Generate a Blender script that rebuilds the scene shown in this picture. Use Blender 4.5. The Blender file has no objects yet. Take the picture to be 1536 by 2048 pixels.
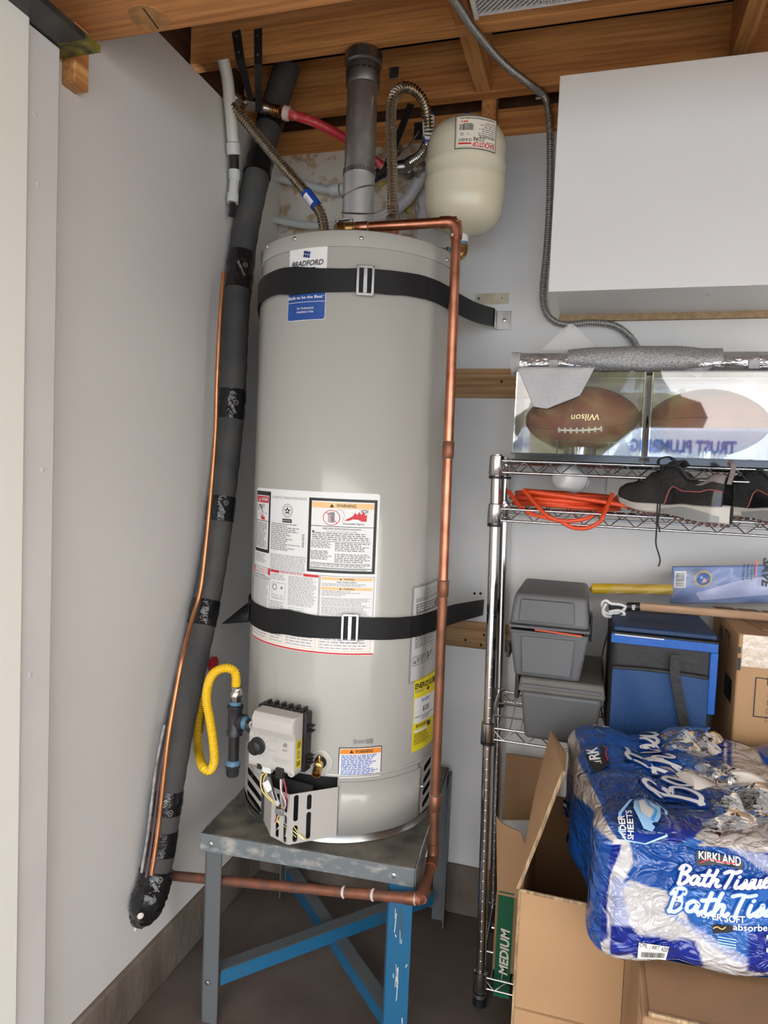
import bpy, bmesh, math, random
from mathutils import Vector, Matrix
from mathutils.geometry import tessellate_polygon
random.seed(7)
V = Vector
SC = bpy.context.scene
COL = SC.collection
R = math.radians

# ------------------------------------------------------------------ camera
FPX = 1400.0                      # focal length in pixels of a 1536 x 2048 frame
PSI, TH, RHO = R(16.5), R(3.2), 0.042
CAM = V((0, 0, 1.31))
c_f = V((-math.sin(PSI)*math.cos(TH), math.cos(PSI)*math.cos(TH), -math.sin(TH)))
_r0 = V((math.cos(PSI), math.sin(PSI), 0)); _u0 = _r0.cross(c_f)
c_r = _r0*math.cos(RHO) + _u0*math.sin(RHO)
c_u = _u0*math.cos(RHO) - _r0*math.sin(RHO)
cd = bpy.data.cameras.new('camera'); cam = bpy.data.objects.new('camera', cd); COL.objects.link(cam)
cam.matrix_world = Matrix(((c_r.x, c_u.x, -c_f.x, CAM.x), (c_r.y, c_u.y, -c_f.y, CAM.y), (c_r.z, c_u.z, -c_f.z, CAM.z), (0, 0, 0, 1)))
cd.sensor_fit = 'VERTICAL'; cd.sensor_height = 36.0; cd.lens = 36.0*FPX/2048.0
cd.clip_start = 0.05; cd.clip_end = 200
SC.camera = cam

# ------------------------------------------------------------------ light
SKY_STRENGTH = 4.2
SUN_STRENGTH = 9.0
EXPOSURE = 0.62
w = bpy.data.worlds.new('sky'); SC.world = w; w.use_nodes = True
nt = w.node_tree; nt.nodes.clear()
o_ = nt.nodes.new('ShaderNodeOutputWorld'); b_ = nt.nodes.new('ShaderNodeBackground')
tc = nt.nodes.new('ShaderNodeTexCoord'); sx = nt.nodes.new('ShaderNodeSeparateXYZ'); rp = nt.nodes.new('ShaderNodeValToRGB')
rp.color_ramp.elements[0].position = 0.0; rp.color_ramp.elements[0].color = (1.0, 0.945, 0.875, 1)
rp.color_ramp.elements[1].position = 0.7; rp.color_ramp.elements[1].color = (0.90, 0.90, 0.93, 1)
nt.links.new(tc.outputs['Generated'], sx.inputs[0]); nt.links.new(sx.outputs['Z'], rp.inputs[0])
nt.links.new(rp.outputs[0], b_.inputs[0]); b_.inputs[1].default_value = SKY_STRENGTH
nt.links.new(b_.outputs[0], o_.inputs[0])
sl = bpy.data.lights.new('sun', 'SUN'); sl.energy = SUN_STRENGTH; sl.angle = R(0.6); sl.color = (1.0, 0.94, 0.85)
so = bpy.data.objects.new('sun', sl); COL.objects.link(so)          # high sun behind the house: lights the driveway, not the garage
so.rotation_euler = V((-0.25, -0.70, -0.75)).to_track_quat('-Z', 'Y').to_euler(); so.location = (3, 6, 8)
SC.view_settings.view_transform = 'Standard'; SC.view_settings.look = 'None'
SC.view_settings.exposure = EXPOSURE; SC.view_settings.gamma = 1.0; SC.view_settings.use_curve_mapping = False

# ------------------------------------------------------------------ pixel -> world
def ray(x, y): return c_f + c_r*((x-768)/FPX) + c_u*((1024-y)/FPX)
def at(ax, val, x, y):
    d = ray(x, y); return CAM + d*((val-CAM[ax])/d[ax])
def aX(v, x, y): return at(0, v, x, y)
def aY(v, x, y): return at(1, v, x, y)
def aZ(v, x, y): return at(2, v, x, y)
HX, HY, HR = -0.595, 1.705, 0.246
def hc(x, y, rad=HR):             # pixel -> (angle, height) on the heater's jacket
    d = ray(x, y); ox, oy = CAM.x-HX, CAM.y-HY
    a = d.x*d.x+d.y*d.y; b = 2*(ox*d.x+oy*d.y); c = ox*ox+oy*oy-rad*rad
    D = b*b-4*a*c
    t = (-b-math.sqrt(max(D, 0)))/(2*a); p = CAM+d*t
    return math.atan2(p.y-HY, p.x-HX), p.z
def hp(a, z, h=0): return V((HX+(HR+h)*math.cos(a), HY+(HR+h)*math.sin(a), z))

# ------------------------------------------------------------------ materials
MATS = {}
def mat(name, col, rough=0.5, metal=0.0, noise=None, bump=None, spec=None, coat=0.0, trans=0.0, ior=None, emit=None, stretch=(1, 1, 1), col2=None, detail=4.0, contrast=(0.35, 0.65), alpha=None, sheen=0, aniso=0):
    if name in MATS: return MATS[name]
    m = bpy.data.materials.new(name); m.use_nodes = True; t = m.node_tree; b = t.nodes['Principled BSDF']
    I = b.inputs
    I['Base Color'].default_value = (*col, 1); I['Roughness'].default_value = rough; I['Metallic'].default_value = metal
    if spec is not None: I['Specular IOR Level'].default_value = spec
    if coat: I['Coat Weight'].default_value = coat; I['Coat Roughness'].default_value = 0.08
    if trans: I['Transmission Weight'].default_value = trans
    if ior: I['IOR'].default_value = ior
    if alpha is not None: I['Alpha'].default_value = alpha
    if emit: I['Emission Color'].default_value = (*emit[0], 1); I['Emission Strength'].default_value = emit[1]
    if sheen: I['Sheen Weight'].default_value = sheen
    if noise or bump:
        tc = t.nodes.new('ShaderNodeTexCoord'); mp = t.nodes.new('ShaderNodeMapping'); mp.inputs['Scale'].default_value = stretch
        t.links.new(tc.outputs['Object'], mp.inputs[0])
    if noise:
        n = t.nodes.new('ShaderNodeTexNoise'); n.inputs['Scale'].default_value = noise[0]; n.inputs['Detail'].default_value = detail
        t.links.new(mp.outputs[0], n.inputs['Vector'])
        r = t.nodes.new('ShaderNodeValToRGB'); e = r.color_ramp.elements
        e[0].position, e[1].position = contrast
        c2 = col2 or tuple(max(0, c*(1-noise[1])) for c in col)
        e[0].color = (*c2, 1); e[1].color = (*col, 1)
        t.links.new(n.outputs[0], r.inputs[0]); t.links.new(r.outputs[0], I['Base Color'])
    if bump:
        n2 = t.nodes.new('ShaderNodeTexNoise'); n2.inputs['Scale'].default_value = bump[0]; n2.inputs['Detail'].default_value = 3
        t.links.new(mp.outputs[0], n2.inputs['Vector'])
        bp = t.nodes.new('ShaderNodeBump'); bp.inputs['Strength'].default_value = bump[1]; bp.inputs['Distance'].default_value = bump[2] if len(bump) > 2 else 0.002
        t.links.new(n2.outputs[0], bp.inputs['Height']); t.links.new(bp.outputs[0], I['Normal'])
    MATS[name] = m; return m
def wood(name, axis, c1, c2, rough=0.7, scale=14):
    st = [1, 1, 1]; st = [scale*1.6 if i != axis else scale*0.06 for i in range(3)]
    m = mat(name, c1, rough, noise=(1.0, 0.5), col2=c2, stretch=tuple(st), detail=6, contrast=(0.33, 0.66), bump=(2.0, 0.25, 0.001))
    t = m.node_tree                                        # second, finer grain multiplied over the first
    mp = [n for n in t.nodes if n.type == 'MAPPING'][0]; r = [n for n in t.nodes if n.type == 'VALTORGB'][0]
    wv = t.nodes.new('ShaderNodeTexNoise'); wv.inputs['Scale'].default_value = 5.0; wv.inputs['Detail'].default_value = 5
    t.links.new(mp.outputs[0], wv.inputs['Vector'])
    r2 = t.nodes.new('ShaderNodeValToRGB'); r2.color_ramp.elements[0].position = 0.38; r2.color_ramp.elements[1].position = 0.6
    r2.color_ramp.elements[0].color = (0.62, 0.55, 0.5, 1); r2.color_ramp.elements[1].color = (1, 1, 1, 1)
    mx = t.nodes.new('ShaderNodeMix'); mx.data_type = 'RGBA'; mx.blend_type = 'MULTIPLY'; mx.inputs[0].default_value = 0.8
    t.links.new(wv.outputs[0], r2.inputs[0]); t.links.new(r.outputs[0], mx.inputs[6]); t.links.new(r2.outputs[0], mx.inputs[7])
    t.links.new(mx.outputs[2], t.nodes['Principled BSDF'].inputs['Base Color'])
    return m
def clear(name, tint=(1, 1, 1), refl=1.0, base=0.04, milky=0.0, milk=(0.9, 0.9, 0.92), bump=None):
    if name in MATS: return MATS[name]                     # thin clear plastic: see-through with Fresnel gloss and a little milkiness
    m = bpy.data.materials.new(name); m.use_nodes = True; t = m.node_tree; t.nodes.clear()
    o = t.nodes.new('ShaderNodeOutputMaterial'); tr = t.nodes.new('ShaderNodeBsdfTransparent'); gl = t.nodes.new('ShaderNodeBsdfGlossy'); df = t.nodes.new('ShaderNodeBsdfDiffuse')
    tr.inputs[0].default_value = (*tint, 1); gl.inputs['Roughness'].default_value = 0.02 if not bump else 0.08; df.inputs[0].default_value = (*milk, 1)
    lw = t.nodes.new('ShaderNodeFresnel'); lw.inputs[0].default_value = 1.5
    ml = t.nodes.new('ShaderNodeMath'); ml.operation = 'MULTIPLY_ADD'; ml.inputs[1].default_value = refl; ml.inputs[2].default_value = base-0.04
    t.links.new(lw.outputs[0], ml.inputs[0])
    a = t.nodes.new('ShaderNodeMixShader'); a.inputs[0].default_value = milky; t.links.new(tr.outputs[0], a.inputs[1]); t.links.new(df.outputs[0], a.inputs[2])
    b = t.nodes.new('ShaderNodeMixShader'); t.links.new(ml.outputs[0], b.inputs[0]); t.links.new(a.outputs[0], b.inputs[1]); t.links.new(gl.outputs[0], b.inputs[2])
    t.links.new(b.outputs[0], o.inputs[0])
    if bump:
        tc = t.nodes.new('ShaderNodeTexCoord'); n2 = t.nodes.new('ShaderNodeTexNoise'); n2.inputs['Scale'].default_value = bump[0]
        t.links.new(tc.outputs['Object'], n2.inputs['Vector'])
        bp = t.nodes.new('ShaderNodeBump'); bp.inputs['Strength'].default_value = bump[1]; bp.inputs['Distance'].default_value = 0.004
        t.links.new(n2.outputs[0], bp.inputs['Height']); t.links.new(bp.outputs[0], gl.inputs['Normal']); t.links.new(bp.outputs[0], df.inputs['Normal'])
    MATS[name] = m; return m
FLAT = {}
def ink(name, col, rough=0.45): return mat('print_'+name, col, rough)
INK = dict(white=(0.80, 0.80, 0.79), black=(0.012, 0.012, 0.013), red=(0.62, 0.02, 0.025), orange=(0.83, 0.27, 0.03), lightorange=(0.9, 0.55, 0.25),
           blue=(0.012, 0.07, 0.30), navy=(0.01, 0.03, 0.13), grey=(0.22, 0.22, 0.22), midgrey=(0.4, 0.4, 0.4), yellow=(0.83, 0.68, 0.02), green=(0.01, 0.16, 0.075),
           sky=(0.06, 0.33, 0.80), lightblue=(0.35, 0.62, 0.90), gold=(0.70, 0.47, 0.16), cream=(0.78, 0.72, 0.6), skin=(0.8, 0.35, 0.25), royal=(0.005, 0.035, 0.28), kblue=(0.01, 0.10, 0.45), lavender=(0.45, 0.5, 0.75))
def inkm(n): return ink(n, INK[n])

# ------------------------------------------------------------------ mesh building
def frame(d, up=None):
    d = V(d).normalized(); up = V(up) if up else (V((0, 0, 1)) if abs(d.z) < 0.95 else V((1, 0, 0)))
    x = up.cross(d).normalized(); return x, d.cross(x).normalized(), d
def catmull(P, n=8, closed=False):
    P = [V(p) for p in P]; out = []; N = len(P)
    for i in range(N if closed else N-1):
        if closed: p0, p1, p2, p3 = P[i-1], P[i], P[(i+1) % N], P[(i+2) % N]
        else: p0, p1, p2, p3 = P[max(i-1, 0)], P[i], P[i+1], P[min(i+2, N-1)]
        for k in range(n):
            t = k/n
            out.append(0.5*((2*p1)+(p2-p0)*t+(2*p0-5*p1+4*p2-p3)*t*t+(3*p1-p0-3*p2+p3)*t**3))
    if not closed: out.append(P[-1])
    return out
def resample(P, step):
    out = [P[0].copy()]; acc = 0.0
    for a, b in zip(P, P[1:]):
        L = (b-a).length
        while acc+L >= step and L > 1e-9:
            t = (step-acc)/L; a = a.lerp(b, t); out.append(a.copy()); L = (b-a).length; acc = 0.0
        acc += L
    if (out[-1]-P[-1]).length > 1e-5: out.append(P[-1].copy())
    return out
def lerp(a, b, t): return a+(b-a)*t
class MB:
    def __init__(s): s.v = []; s.f = []; s.m = []; s.s = []
    def add(s, vs, fs, mi=0, smooth=False):
        o = len(s.v); s.v += [V(v) for v in vs]
        for f in fs: s.f.append(tuple(i+o for i in f)); s.m.append(mi); s.s.append(smooth)
        return s
    def box(s, x0, x1, y0, y1, z0, z1, mi=0):
        return s.hexa([(x0, y0, z0), (x1, y0, z0), (x1, y1, z0), (x0, y1, z0), (x0, y0, z1), (x1, y0, z1), (x1, y1, z1), (x0, y1, z1)], mi)
    def hexa(s, c, mi=0): return s.add(c, [(0, 3, 2, 1), (4, 5, 6, 7), (0, 1, 5, 4), (1, 2, 6, 5), (2, 3, 7, 6), (3, 0, 4, 7)], mi)
    def obox(s, c, ax, ay, az, mi=0):    # centre and three half-axis vectors
        c, ax, ay, az = V(c), V(ax), V(ay), V(az)
        return s.hexa([c-ax-ay-az, c+ax-ay-az, c+ax+ay-az, c-ax+ay-az, c-ax-ay+az, c+ax-ay+az, c+ax+ay+az, c-ax+ay+az], mi)
    def bar(s, a, b, w_, h_, up=(0, 0, 1), mi=0):
        a, b = V(a), V(b); x, y, d = frame(b-a, up); return s.obox((a+b)/2, x*w_/2, y*h_/2, (b-a)/2, mi)
    def tube(s, P, r, n=12, caps=True, mi=0, smooth=True, closed=False, flat=1.0, up=None):
        P = [V(p) for p in P]; N = len(P); rr = r if callable(r) else (lambda i: r[i]) if isinstance(r, (list, tuple)) else (lambda i: r)
        T = [(P[min(i+1, N-1)]-P[max(i-1, 0)]) if not closed else (P[(i+1) % N]-P[i-1]) for i in range(N)]
        x, y, d = frame(T[0], up); vs = []
        for i in range(N):
            d = T[i].normalized(); x = (x-d*x.dot(d)).normalized(); y = d.cross(x)
            for k in range(n):
                a = 2*math.pi*k/n; vs.append(P[i]+(x*math.cos(a)*flat+y*math.sin(a))*rr(i))
        fs = []
        for i in range(N if closed else N-1):
            j = (i+1) % N
            for k in range(n): fs.append((i*n+k, i*n+(k+1) % n, j*n+(k+1) % n, j*n+k))
        s.add(vs, fs, mi, smooth)
        if caps and not closed:
            o = len(s.v)-N*n; s.f.append(tuple(o+k for k in reversed(range(n)))); s.m.append(mi); s.s.append(False)
            s.f.append(tuple(o+(N-1)*n+k for k in range(n))); s.m.append(mi); s.s.append(False)
        return s
    def corrugated(s, P, r, amp, pitch, n=14, mi=0):
        P = resample(P, pitch/6); return s.tube(P, lambda i: r+amp*math.sin(2*math.pi*i/6), n, True, mi)
    def lathe(s, prof, o=(0, 0, 0), d=(0, 0, 1), n=24, mi=0, a0=0, a1=2*math.pi, smooth=True, xdir=None):
        o = V(o); 
        if xdir: x = V(xdir).normalized(); z = V(d).normalized(); y = z.cross(x)
        elif abs(V(d).normalized().z) > 0.999: x, y, z = V((1, 0, 0)), V((0, 1, 0)) if V(d).z > 0 else V((0, -1, 0)), V(d).normalized()
        else: x, y, z = frame(d)
        full = abs(a1-a0-2*math.pi) < 1e-6; k_ = n if full else n+1; vs = []
        for (r, h) in prof:
            for k in range(k_):
                a = a0+(a1-a0)*k/n; vs.append(o+z*h+(x*math.cos(a)+y*math.sin(a))*r)
        fs = []
        for i in range(len(prof)-1):
            for k in range(n):
                k2 = (k+1) % k_ if full else k+1
                fs.append((i*k_+k, i*k_+k2, (i+1)*k_+k2, (i+1)*k_+k))
        s.add(vs, fs, mi, smooth)
        if full:
            o_ = len(s.v)-len(vs)
            if prof[0][0] > 1e-6: s.f.append(tuple(o_+k for k in reversed(range(n)))); s.m.append(mi); s.s.append(False)
            if prof[-1][0] > 1e-6: s.f.append(tuple(o_+(len(prof)-1)*n+k for k in range(n))); s.m.append(mi); s.s.append(False)
        return s
    def prism(s, poly, o, ux, uy, depth, mi=0, holes=()):      # 2-D outline in plane (o, ux, uy) pushed along ux x uy by depth
        o, ux, uy = V(o), V(ux), V(uy); nz = ux.cross(uy).normalized()*depth
        loops = [list(poly)]+[list(h) for h in holes]; flat = [p for l in loops for p in l]
        tris = tessellate_polygon([[V((p[0], p[1], 0)) for p in l] for l in loops])
        N = len(flat); vs = [o+ux*p[0]+uy*p[1] for p in flat]; vs += [v+nz for v in vs]
        fs = []
        for t in tris:
            a, b, c = [flat[i] for i in t]
            if (b[0]-a[0])*(c[1]-a[1])-(b[1]-a[1])*(c[0]-a[0]) < 0: t = (t[0], t[2], t[1])
            fs.append((t[2], t[1], t[0])); fs.append(tuple(i+N for i in t))
        k = 0
        for li, l in enumerate(loops):
            ar = sum(l[i-1][0]*l[i][1]-l[i][0]*l[i-1][1] for i in range(len(l)))
            for i in range(len(l)):
                a, b = k+i, k+(i+1) % len(l)
                if (ar > 0) != (li > 0): fs.append((a, b, b+N, a+N))
                else: fs.append((b, a, a+N, b+N))
            k += len(l)
        return s.add(vs, fs, mi)
    def grid(s, fn, nu, nv, mi=0, smooth=True, flip=False):
        vs = [fn(i/nu, j/nv) for j in range(nv+1) for i in range(nu+1)]; fs = []
        for j in range(nv):
            for i in range(nu):
                a = j*(nu+1)+i; q = (a, a+1, a+nu+2, a+nu+1); fs.append(q[::-1] if flip else q)
        return s.add(vs, fs, mi, smooth)
    def ribbon(s, P, w_, th, up=(0, 0, 1), mi=0):              # flat strap: P centre line, w_ width along up (or list), th thickness
        P = [V(p) for p in P]; N = len(P); vs = []
        for i in range(N):
            d = (P[min(i+1, N-1)]-P[max(i-1, 0)]).normalized(); u_ = V(up[i] if isinstance(up, list) else up); u_ = (u_-d*u_.dot(d)).normalized()
            n_ = d.cross(u_)*th/2; ww = (w_[i] if isinstance(w_, list) else w_)/2
            vs += [P[i]-u_*ww-n_, P[i]+u_*ww-n_, P[i]+u_*ww+n_, P[i]-u_*ww+n_]
        fs = [(0, 1, 2, 3), tuple(4*(N-1)+k for k in (3, 2, 1, 0))]
        for i in range(N-1):
            for k in range(4): fs.append((4*i+k, 4*i+4+k, 4*i+4+(k+1) % 4, 4*i+(k+1) % 4))
        return s.add(vs, fs, mi, False)
    def build(s, name, mats, parent=None, bevel=0, seg=2, loc=None, subsurf=0, label=None, kind=None, solid=0, shade=None, angle=35):
        me = bpy.data.meshes.new(name)
        M = WM.get(parent.name) if parent else (Matrix.Translation(loc) if loc else Matrix.Identity(4))
        inv = M.inverted()
        me.from_pydata([inv@v for v in s.v], [], s.f)
        for m_ in (mats if isinstance(mats, (list, tuple)) else [mats]): me.materials.append(m_)
        me.polygons.foreach_set('material_index', s.m)
        me.polygons.foreach_set('use_smooth', [bool(x) for x in s.s] if shade is None else [shade]*len(s.f)); me.update(); me.set_sharp_from_angle(angle=R(48))
        ob = bpy.data.objects.new(name, me); COL.objects.link(ob)
        if parent: ob.parent = parent
        elif loc: ob.location = loc
        WM[ob.name] = M
        if solid: md = ob.modifiers.new('solid', 'SOLIDIFY'); md.thickness = solid; md.offset = 0
        if subsurf: md = ob.modifiers.new('subsurf', 'SUBSURF'); md.levels = subsurf; md.render_levels = subsurf
        if bevel:
            md = ob.modifiers.new('bevel', 'BEVEL'); md.width = bevel; md.segments = seg; md.limit_method = 'ANGLE'; md.angle_limit = R(angle); md.harden_normals = False
        if label: ob['label'] = label
        if kind: ob['kind'] = kind
        return ob
WM = {}
def thing(name, label, cat, loc=(0, 0, 0), rot=(0, 0, 0), group=None):
    o = bpy.data.objects.new(name, None); COL.objects.link(o); o.empty_display_size = 0.05
    o.location = loc; o.rotation_euler = rot; o['label'] = label; o['category'] = cat
    if group: o['group'] = group
    from mathutils import Euler
    WM[o.name] = Matrix.Translation(loc)@Euler(rot).to_matrix().to_4x4(); return o
def tag(o, label, cat, group=None):
    o['label'] = label; o['category'] = cat
    if group: o['group'] = group
    return o
def struct(o): o['kind'] = 'structure'; return o

# ------------------------------------------------------------------ flat print: sheets, rules, lettering mapped on a surface
_TX = {}
def text2d(s, size=1.0, bold=0.0, shear=0.0, space=1.0):
    key = (s, bold, shear, space)
    if key not in _TX:
        cu = bpy.data.curves.new('t', 'FONT'); cu.body = s; cu.size = 1.0; cu.offset = bold; cu.shear = shear; cu.space_character = space; cu.resolution_u = 3
        cu.fill_mode = 'FRONT'
        ob = bpy.data.objects.new('t', cu); COL.objects.link(ob); bpy.context.view_layer.update()
        me = ob.evaluated_get(bpy.context.evaluated_depsgraph_get()).to_mesh()
        vs = [(v.co.x, v.co.y) for v in me.vertices]; fs = [tuple(p.vertices) for p in me.polygons]
        x0, x1 = min(v[0] for v in vs), max(v[0] for v in vs); y0, y1 = min(v[1] for v in vs), max(v[1] for v in vs)
        _TX[key] = (vs, fs, x0, x1, y0, y1)
        bpy.data.objects.remove(ob); bpy.data.curves.remove(cu)
    return _TX[key]
class Print:
    def __init__(s, fn, du=1e9, dv=1e9, lift=0.0004): s.fn = fn; s.du = du; s.dv = dv; s.mb = MB(); s.mats = []; s.lift = lift; s.rnd = random.Random(3)
    def mi(s, c):
        m_ = inkm(c) if isinstance(c, str) else c
        if m_ not in s.mats: s.mats.append(m_)
        return s.mats.index(m_)
    def raw(s, pts, fs, c, L): s.mb.add([s.fn(p[0], p[1], s.lift*(1+L)) for p in pts], fs, s.mi(c))
    def rect(s, x0, y0, x1, y1, c, L=0):
        nu = max(1, math.ceil(abs(x1-x0)/s.du)); nv = max(1, math.ceil(abs(y1-y0)/s.dv))
        pts = [(lerp(x0, x1, i/nu), lerp(y0, y1, j/nv)) for j in range(nv+1) for i in range(nu+1)]
        s.raw(pts, [(j*(nu+1)+i, j*(nu+1)+i+1, (j+1)*(nu+1)+i+1, (j+1)*(nu+1)+i) for j in range(nv) for i in range(nu)], c, L)
    def rrect(s, x0, y0, x1, y1, r, c, L=0):
        s.rect(x0+r, y0, x1-r, y1, c, L); s.rect(x0, y0+r, x0+r, y1-r, c, L); s.rect(x1-r, y0+r, x1, y1-r, c, L)
        for cx, cy, a in ((x1-r, y1-r, 0), (x0+r, y1-r, 90), (x0+r, y0+r, 180), (x1-r, y0+r, 270)):
            P = [(cx, cy)]+[(cx+r*math.cos(R(a+k*15)), cy+r*math.sin(R(a+k*15))) for k in range(7)]
            s.raw(P, [tuple(range(8))], c, L)
    def border(s, x0, y0, x1, y1, t, c, L=0):
        s.rect(x0, y0, x1, y0+t, c, L); s.rect(x0, y1-t, x1, y1, c, L); s.rect(x0, y0+t, x0+t, y1-t, c, L); s.rect(x1-t, y0+t, x1, y1-t, c, L)
    def poly(s, P, c, L=0):
        tr = tessellate_polygon([[V((p[0], p[1], 0)) for p in P]]); fs = []
        for t in tr:
            a, b, d = [P[i] for i in t]
            fs.append(t if (b[0]-a[0])*(d[1]-a[1])-(b[1]-a[1])*(d[0]-a[0]) > 0 else (t[0], t[2], t[1]))
        s.raw(P, fs, c, L)
    def disc(s, cx, cy, r, c, L=0, n=20, ry=None): s.raw([(cx+r*math.cos(2*math.pi*k/n), cy+(ry or r)*math.sin(2*math.pi*k/n)) for k in range(n)], [tuple(range(n))], c, L)
    def ring(s, cx, cy, r, t, c, L=0, n=24):
        P = []
        for k in range(n):
            a = 2*math.pi*k/n
            for q in (r-t, r): P.append((cx+q*math.cos(a), cy+q*math.sin(a)))
        s.raw(P, [(2*k, 2*k+1, (2*k+3) % (2*n), (2*k+2) % (2*n)) for k in range(n)], c, L)
    def line(s, a, b, t, c, L=0):
        d = V((b[0]-a[0], b[1]-a[1])); 
        if d.length < 1e-9: return
        n_ = V((-d.y, d.x)).normalized()*t/2
        s.raw([(a[0]-n_.x, a[1]-n_.y), (b[0]-n_.x, b[1]-n_.y), (b[0]+n_.x, b[1]+n_.y), (a[0]+n_.x, a[1]+n_.y)], [(0, 1, 2, 3)], c, L)
    def stroke(s, P, t, c, L=0, smooth=5):            # brush-like lettering stroke
        Q = catmull([(p[0], p[1], 0) for p in P], smooth) if smooth else [V((p[0], p[1], 0)) for p in P]
        vs = []; N = len(Q)
        for i in range(N):
            d = (Q[min(i+1, N-1)]-Q[max(i-1, 0)]); d = d.normalized() if d.length > 1e-9 else V((1, 0, 0)); tt = (t(i/(N-1)) if callable(t) else t)/2
            n_ = V((-d.y, d.x, 0))*tt; vs += [(Q[i].x-n_.x, Q[i].y-n_.y), (Q[i].x+n_.x, Q[i].y+n_.y)]
        s.raw(vs, [(2*i, 2*i+2, 2*i+3, 2*i+1) for i in range(N-1)], c, L)
        if not callable(t):
            for q in (Q[0], Q[-1]): s.disc(q.x, q.y, t/2, c, L, 10)
    def text(s, st, x, y, h, c, L=1, w=None, bold=0.0, shear=0.0, align='l', rot=0.0, space=1.0):  # h = cap height; w = forced width
        vs, fs, x0, x1, y0, y1 = text2d(st, 1, bold, shear, space); k = h/0.70; kx = (w/(x1-x0)) if w else k
        W = (x1-x0)*kx; ox = {'l': 0, 'c': -W/2, 'r': -W}[align]; ca, sa = math.cos(R(rot)), math.sin(R(rot)); P = []
        for vx, vy in vs:
            a, b = (vx-x0)*kx+ox, vy*k; P.append((x+a*ca-b*sa, y+a*sa+b*ca))
        s.raw(P, fs, c, L)
    def para(s, x0, y0, x1, y1, n, c='grey', L=1, fill=0.55, ragged=0.25, word=None):   # lines of small type too small to read
        ph = (y1-y0)/n; r = s.rnd
        for i in range(n):
            yt = y1-i*ph; yb = yt-ph*fill; xe = x1-(x1-x0)*r.random()*ragged; x = x0
            wl = word or ph*1.8
            while x < xe:
                l_ = min(wl*(0.4+1.2*r.random()), xe-x); s.raw([(x, yb), (x+l_, yb), (x+l_, yt), (x, yt)], [(0, 1, 2, 3)], c, L); x += l_+ph*0.45
    def bars(s, x0, y0, x1, y1, n, c='black', L=1, vert=True):
        r = s.rnd; ws = [0.5+1.5*r.random() for _ in range(2*n)]; T = sum(ws); x = 0
        for i, q in enumerate(ws):
            a, b = x/T, (x+q)/T; x += q
            if i % 2 == 0:
                if vert: s.raw([(lerp(x0, x1, a), y0), (lerp(x0, x1, b), y0), (lerp(x0, x1, b), y1), (lerp(x0, x1, a), y1)], [(0, 1, 2, 3)], c, L)
                else: s.raw([(x0, lerp(y0, y1, a)), (x1, lerp(y0, y1, a)), (x1, lerp(y0, y1, b)), (x0, lerp(y0, y1, b))], [(0, 1, 2, 3)], c, L)
    def tri(s, cx, cy, h, c='black', L=1): s.raw([(cx-h*0.58, cy), (cx+h*0.58, cy), (cx, cy+h)], [(0, 1, 2)], c, L)
    def build(s, name, parent, label=None): return s.mb.build(name, s.mats, parent, label=label)
def plane_fn(o, ux, uy, rot=0.0):
    o, ux, uy = V(o), V(ux).normalized(), V(uy).normalized(); n_ = ux.cross(uy).normalized()
    return lambda u, v, h: o+ux*u+uy*v+n_*h
def cyl_fn(cx, cy, rad, a0, z0, flip=False):
    def f(u, v, h):
        if flip: u, v = -u, -v
        a = a0+u/rad; return V((cx+(rad+h)*math.cos(a), cy+(rad+h)*math.sin(a), z0+v))
    return f

# ================================================================== SETTING
XL, YB = -0.98, 2.03
paint = mat('wall_paint', (0.72, 0.70, 0.68), 0.55, noise=(2.2, 0.05), bump=(55, 0.12, 0.0015))
paintb = mat('rough_wall_paint', (0.76, 0.75, 0.73), 0.5, noise=(3.0, 0.06), bump=(22, 0.5, 0.003))
osb = mat('speckled_panel', (0.66, 0.60, 0.51), 0.7, noise=(26, 0.35), col2=(0.45, 0.31, 0.17), contrast=(0.36, 0.46), bump=(40, 0.3))
conc = mat('stem_concrete', (0.20, 0.165, 0.135), 0.9, noise=(6, 0.5), col2=(0.095, 0.072, 0.055), detail=8, bump=(35, 0.8, 0.006), stretch=(1, 1, 0.5))
flo = mat('floor_concrete', (0.155, 0.125, 0.105), 0.6, noise=(3.5, 0.5), col2=(0.085, 0.062, 0.05), detail=8, bump=(60, 0.25, 0.002))
fir_x = wood('fir_x', 0, (0.74, 0.36, 0.12), (0.52, 0.22, 0.068))
fir_y = wood('fir_y', 1, (0.70, 0.35, 0.125), (0.48, 0.21, 0.07))
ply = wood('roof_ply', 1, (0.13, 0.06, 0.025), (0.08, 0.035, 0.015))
trimp = mat('trim_paint', (0.74, 0.715, 0.70), 0.5, noise=(5, 0.05), bump=(18, 0.25, 0.003))
jamb_lit = mat('jamb_lit_paint', (0.92, 0.91, 0.84), 0.5, bump=(20, 0.2))  # whiter than the trim: direct daylight put into the colour
foam_d = mat('dark_gap', (0.02, 0.015, 0.012), 0.9)

floor = struct(MB().box(-1.3, 3.2, -0.9, 2.3, -0.1, 0).build('floor', flo))
wl = struct(MB().box(XL-0.1, XL, 0.80, YB, 0.135, 2.265).build('wall_left', paint))
MB().box(XL-0.11, XL+0.012, 0.80, YB, 0.0, 0.135).build('concrete_stem', conc, wl, bevel=0.006)
wb = struct(MB().box(XL-0.1, 3.1, YB, YB+0.1, 0.15, 2.27).build('wall_back', paintb))
MB().box(XL-0.1, 3.1, YB-0.012, YB+0.1, 0.0, 0.15).build('concrete_stem', conc, wb, bevel=0.006)
# bare speckled panel high on the back wall behind the flue
a, b = aY(YB, 556, 312), aY(YB, 856, 290)
MB().box(a.x, b.x-0.02, YB-0.004, YB, 1.70, 2.272).build('bare_panel', osb, wb)
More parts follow.
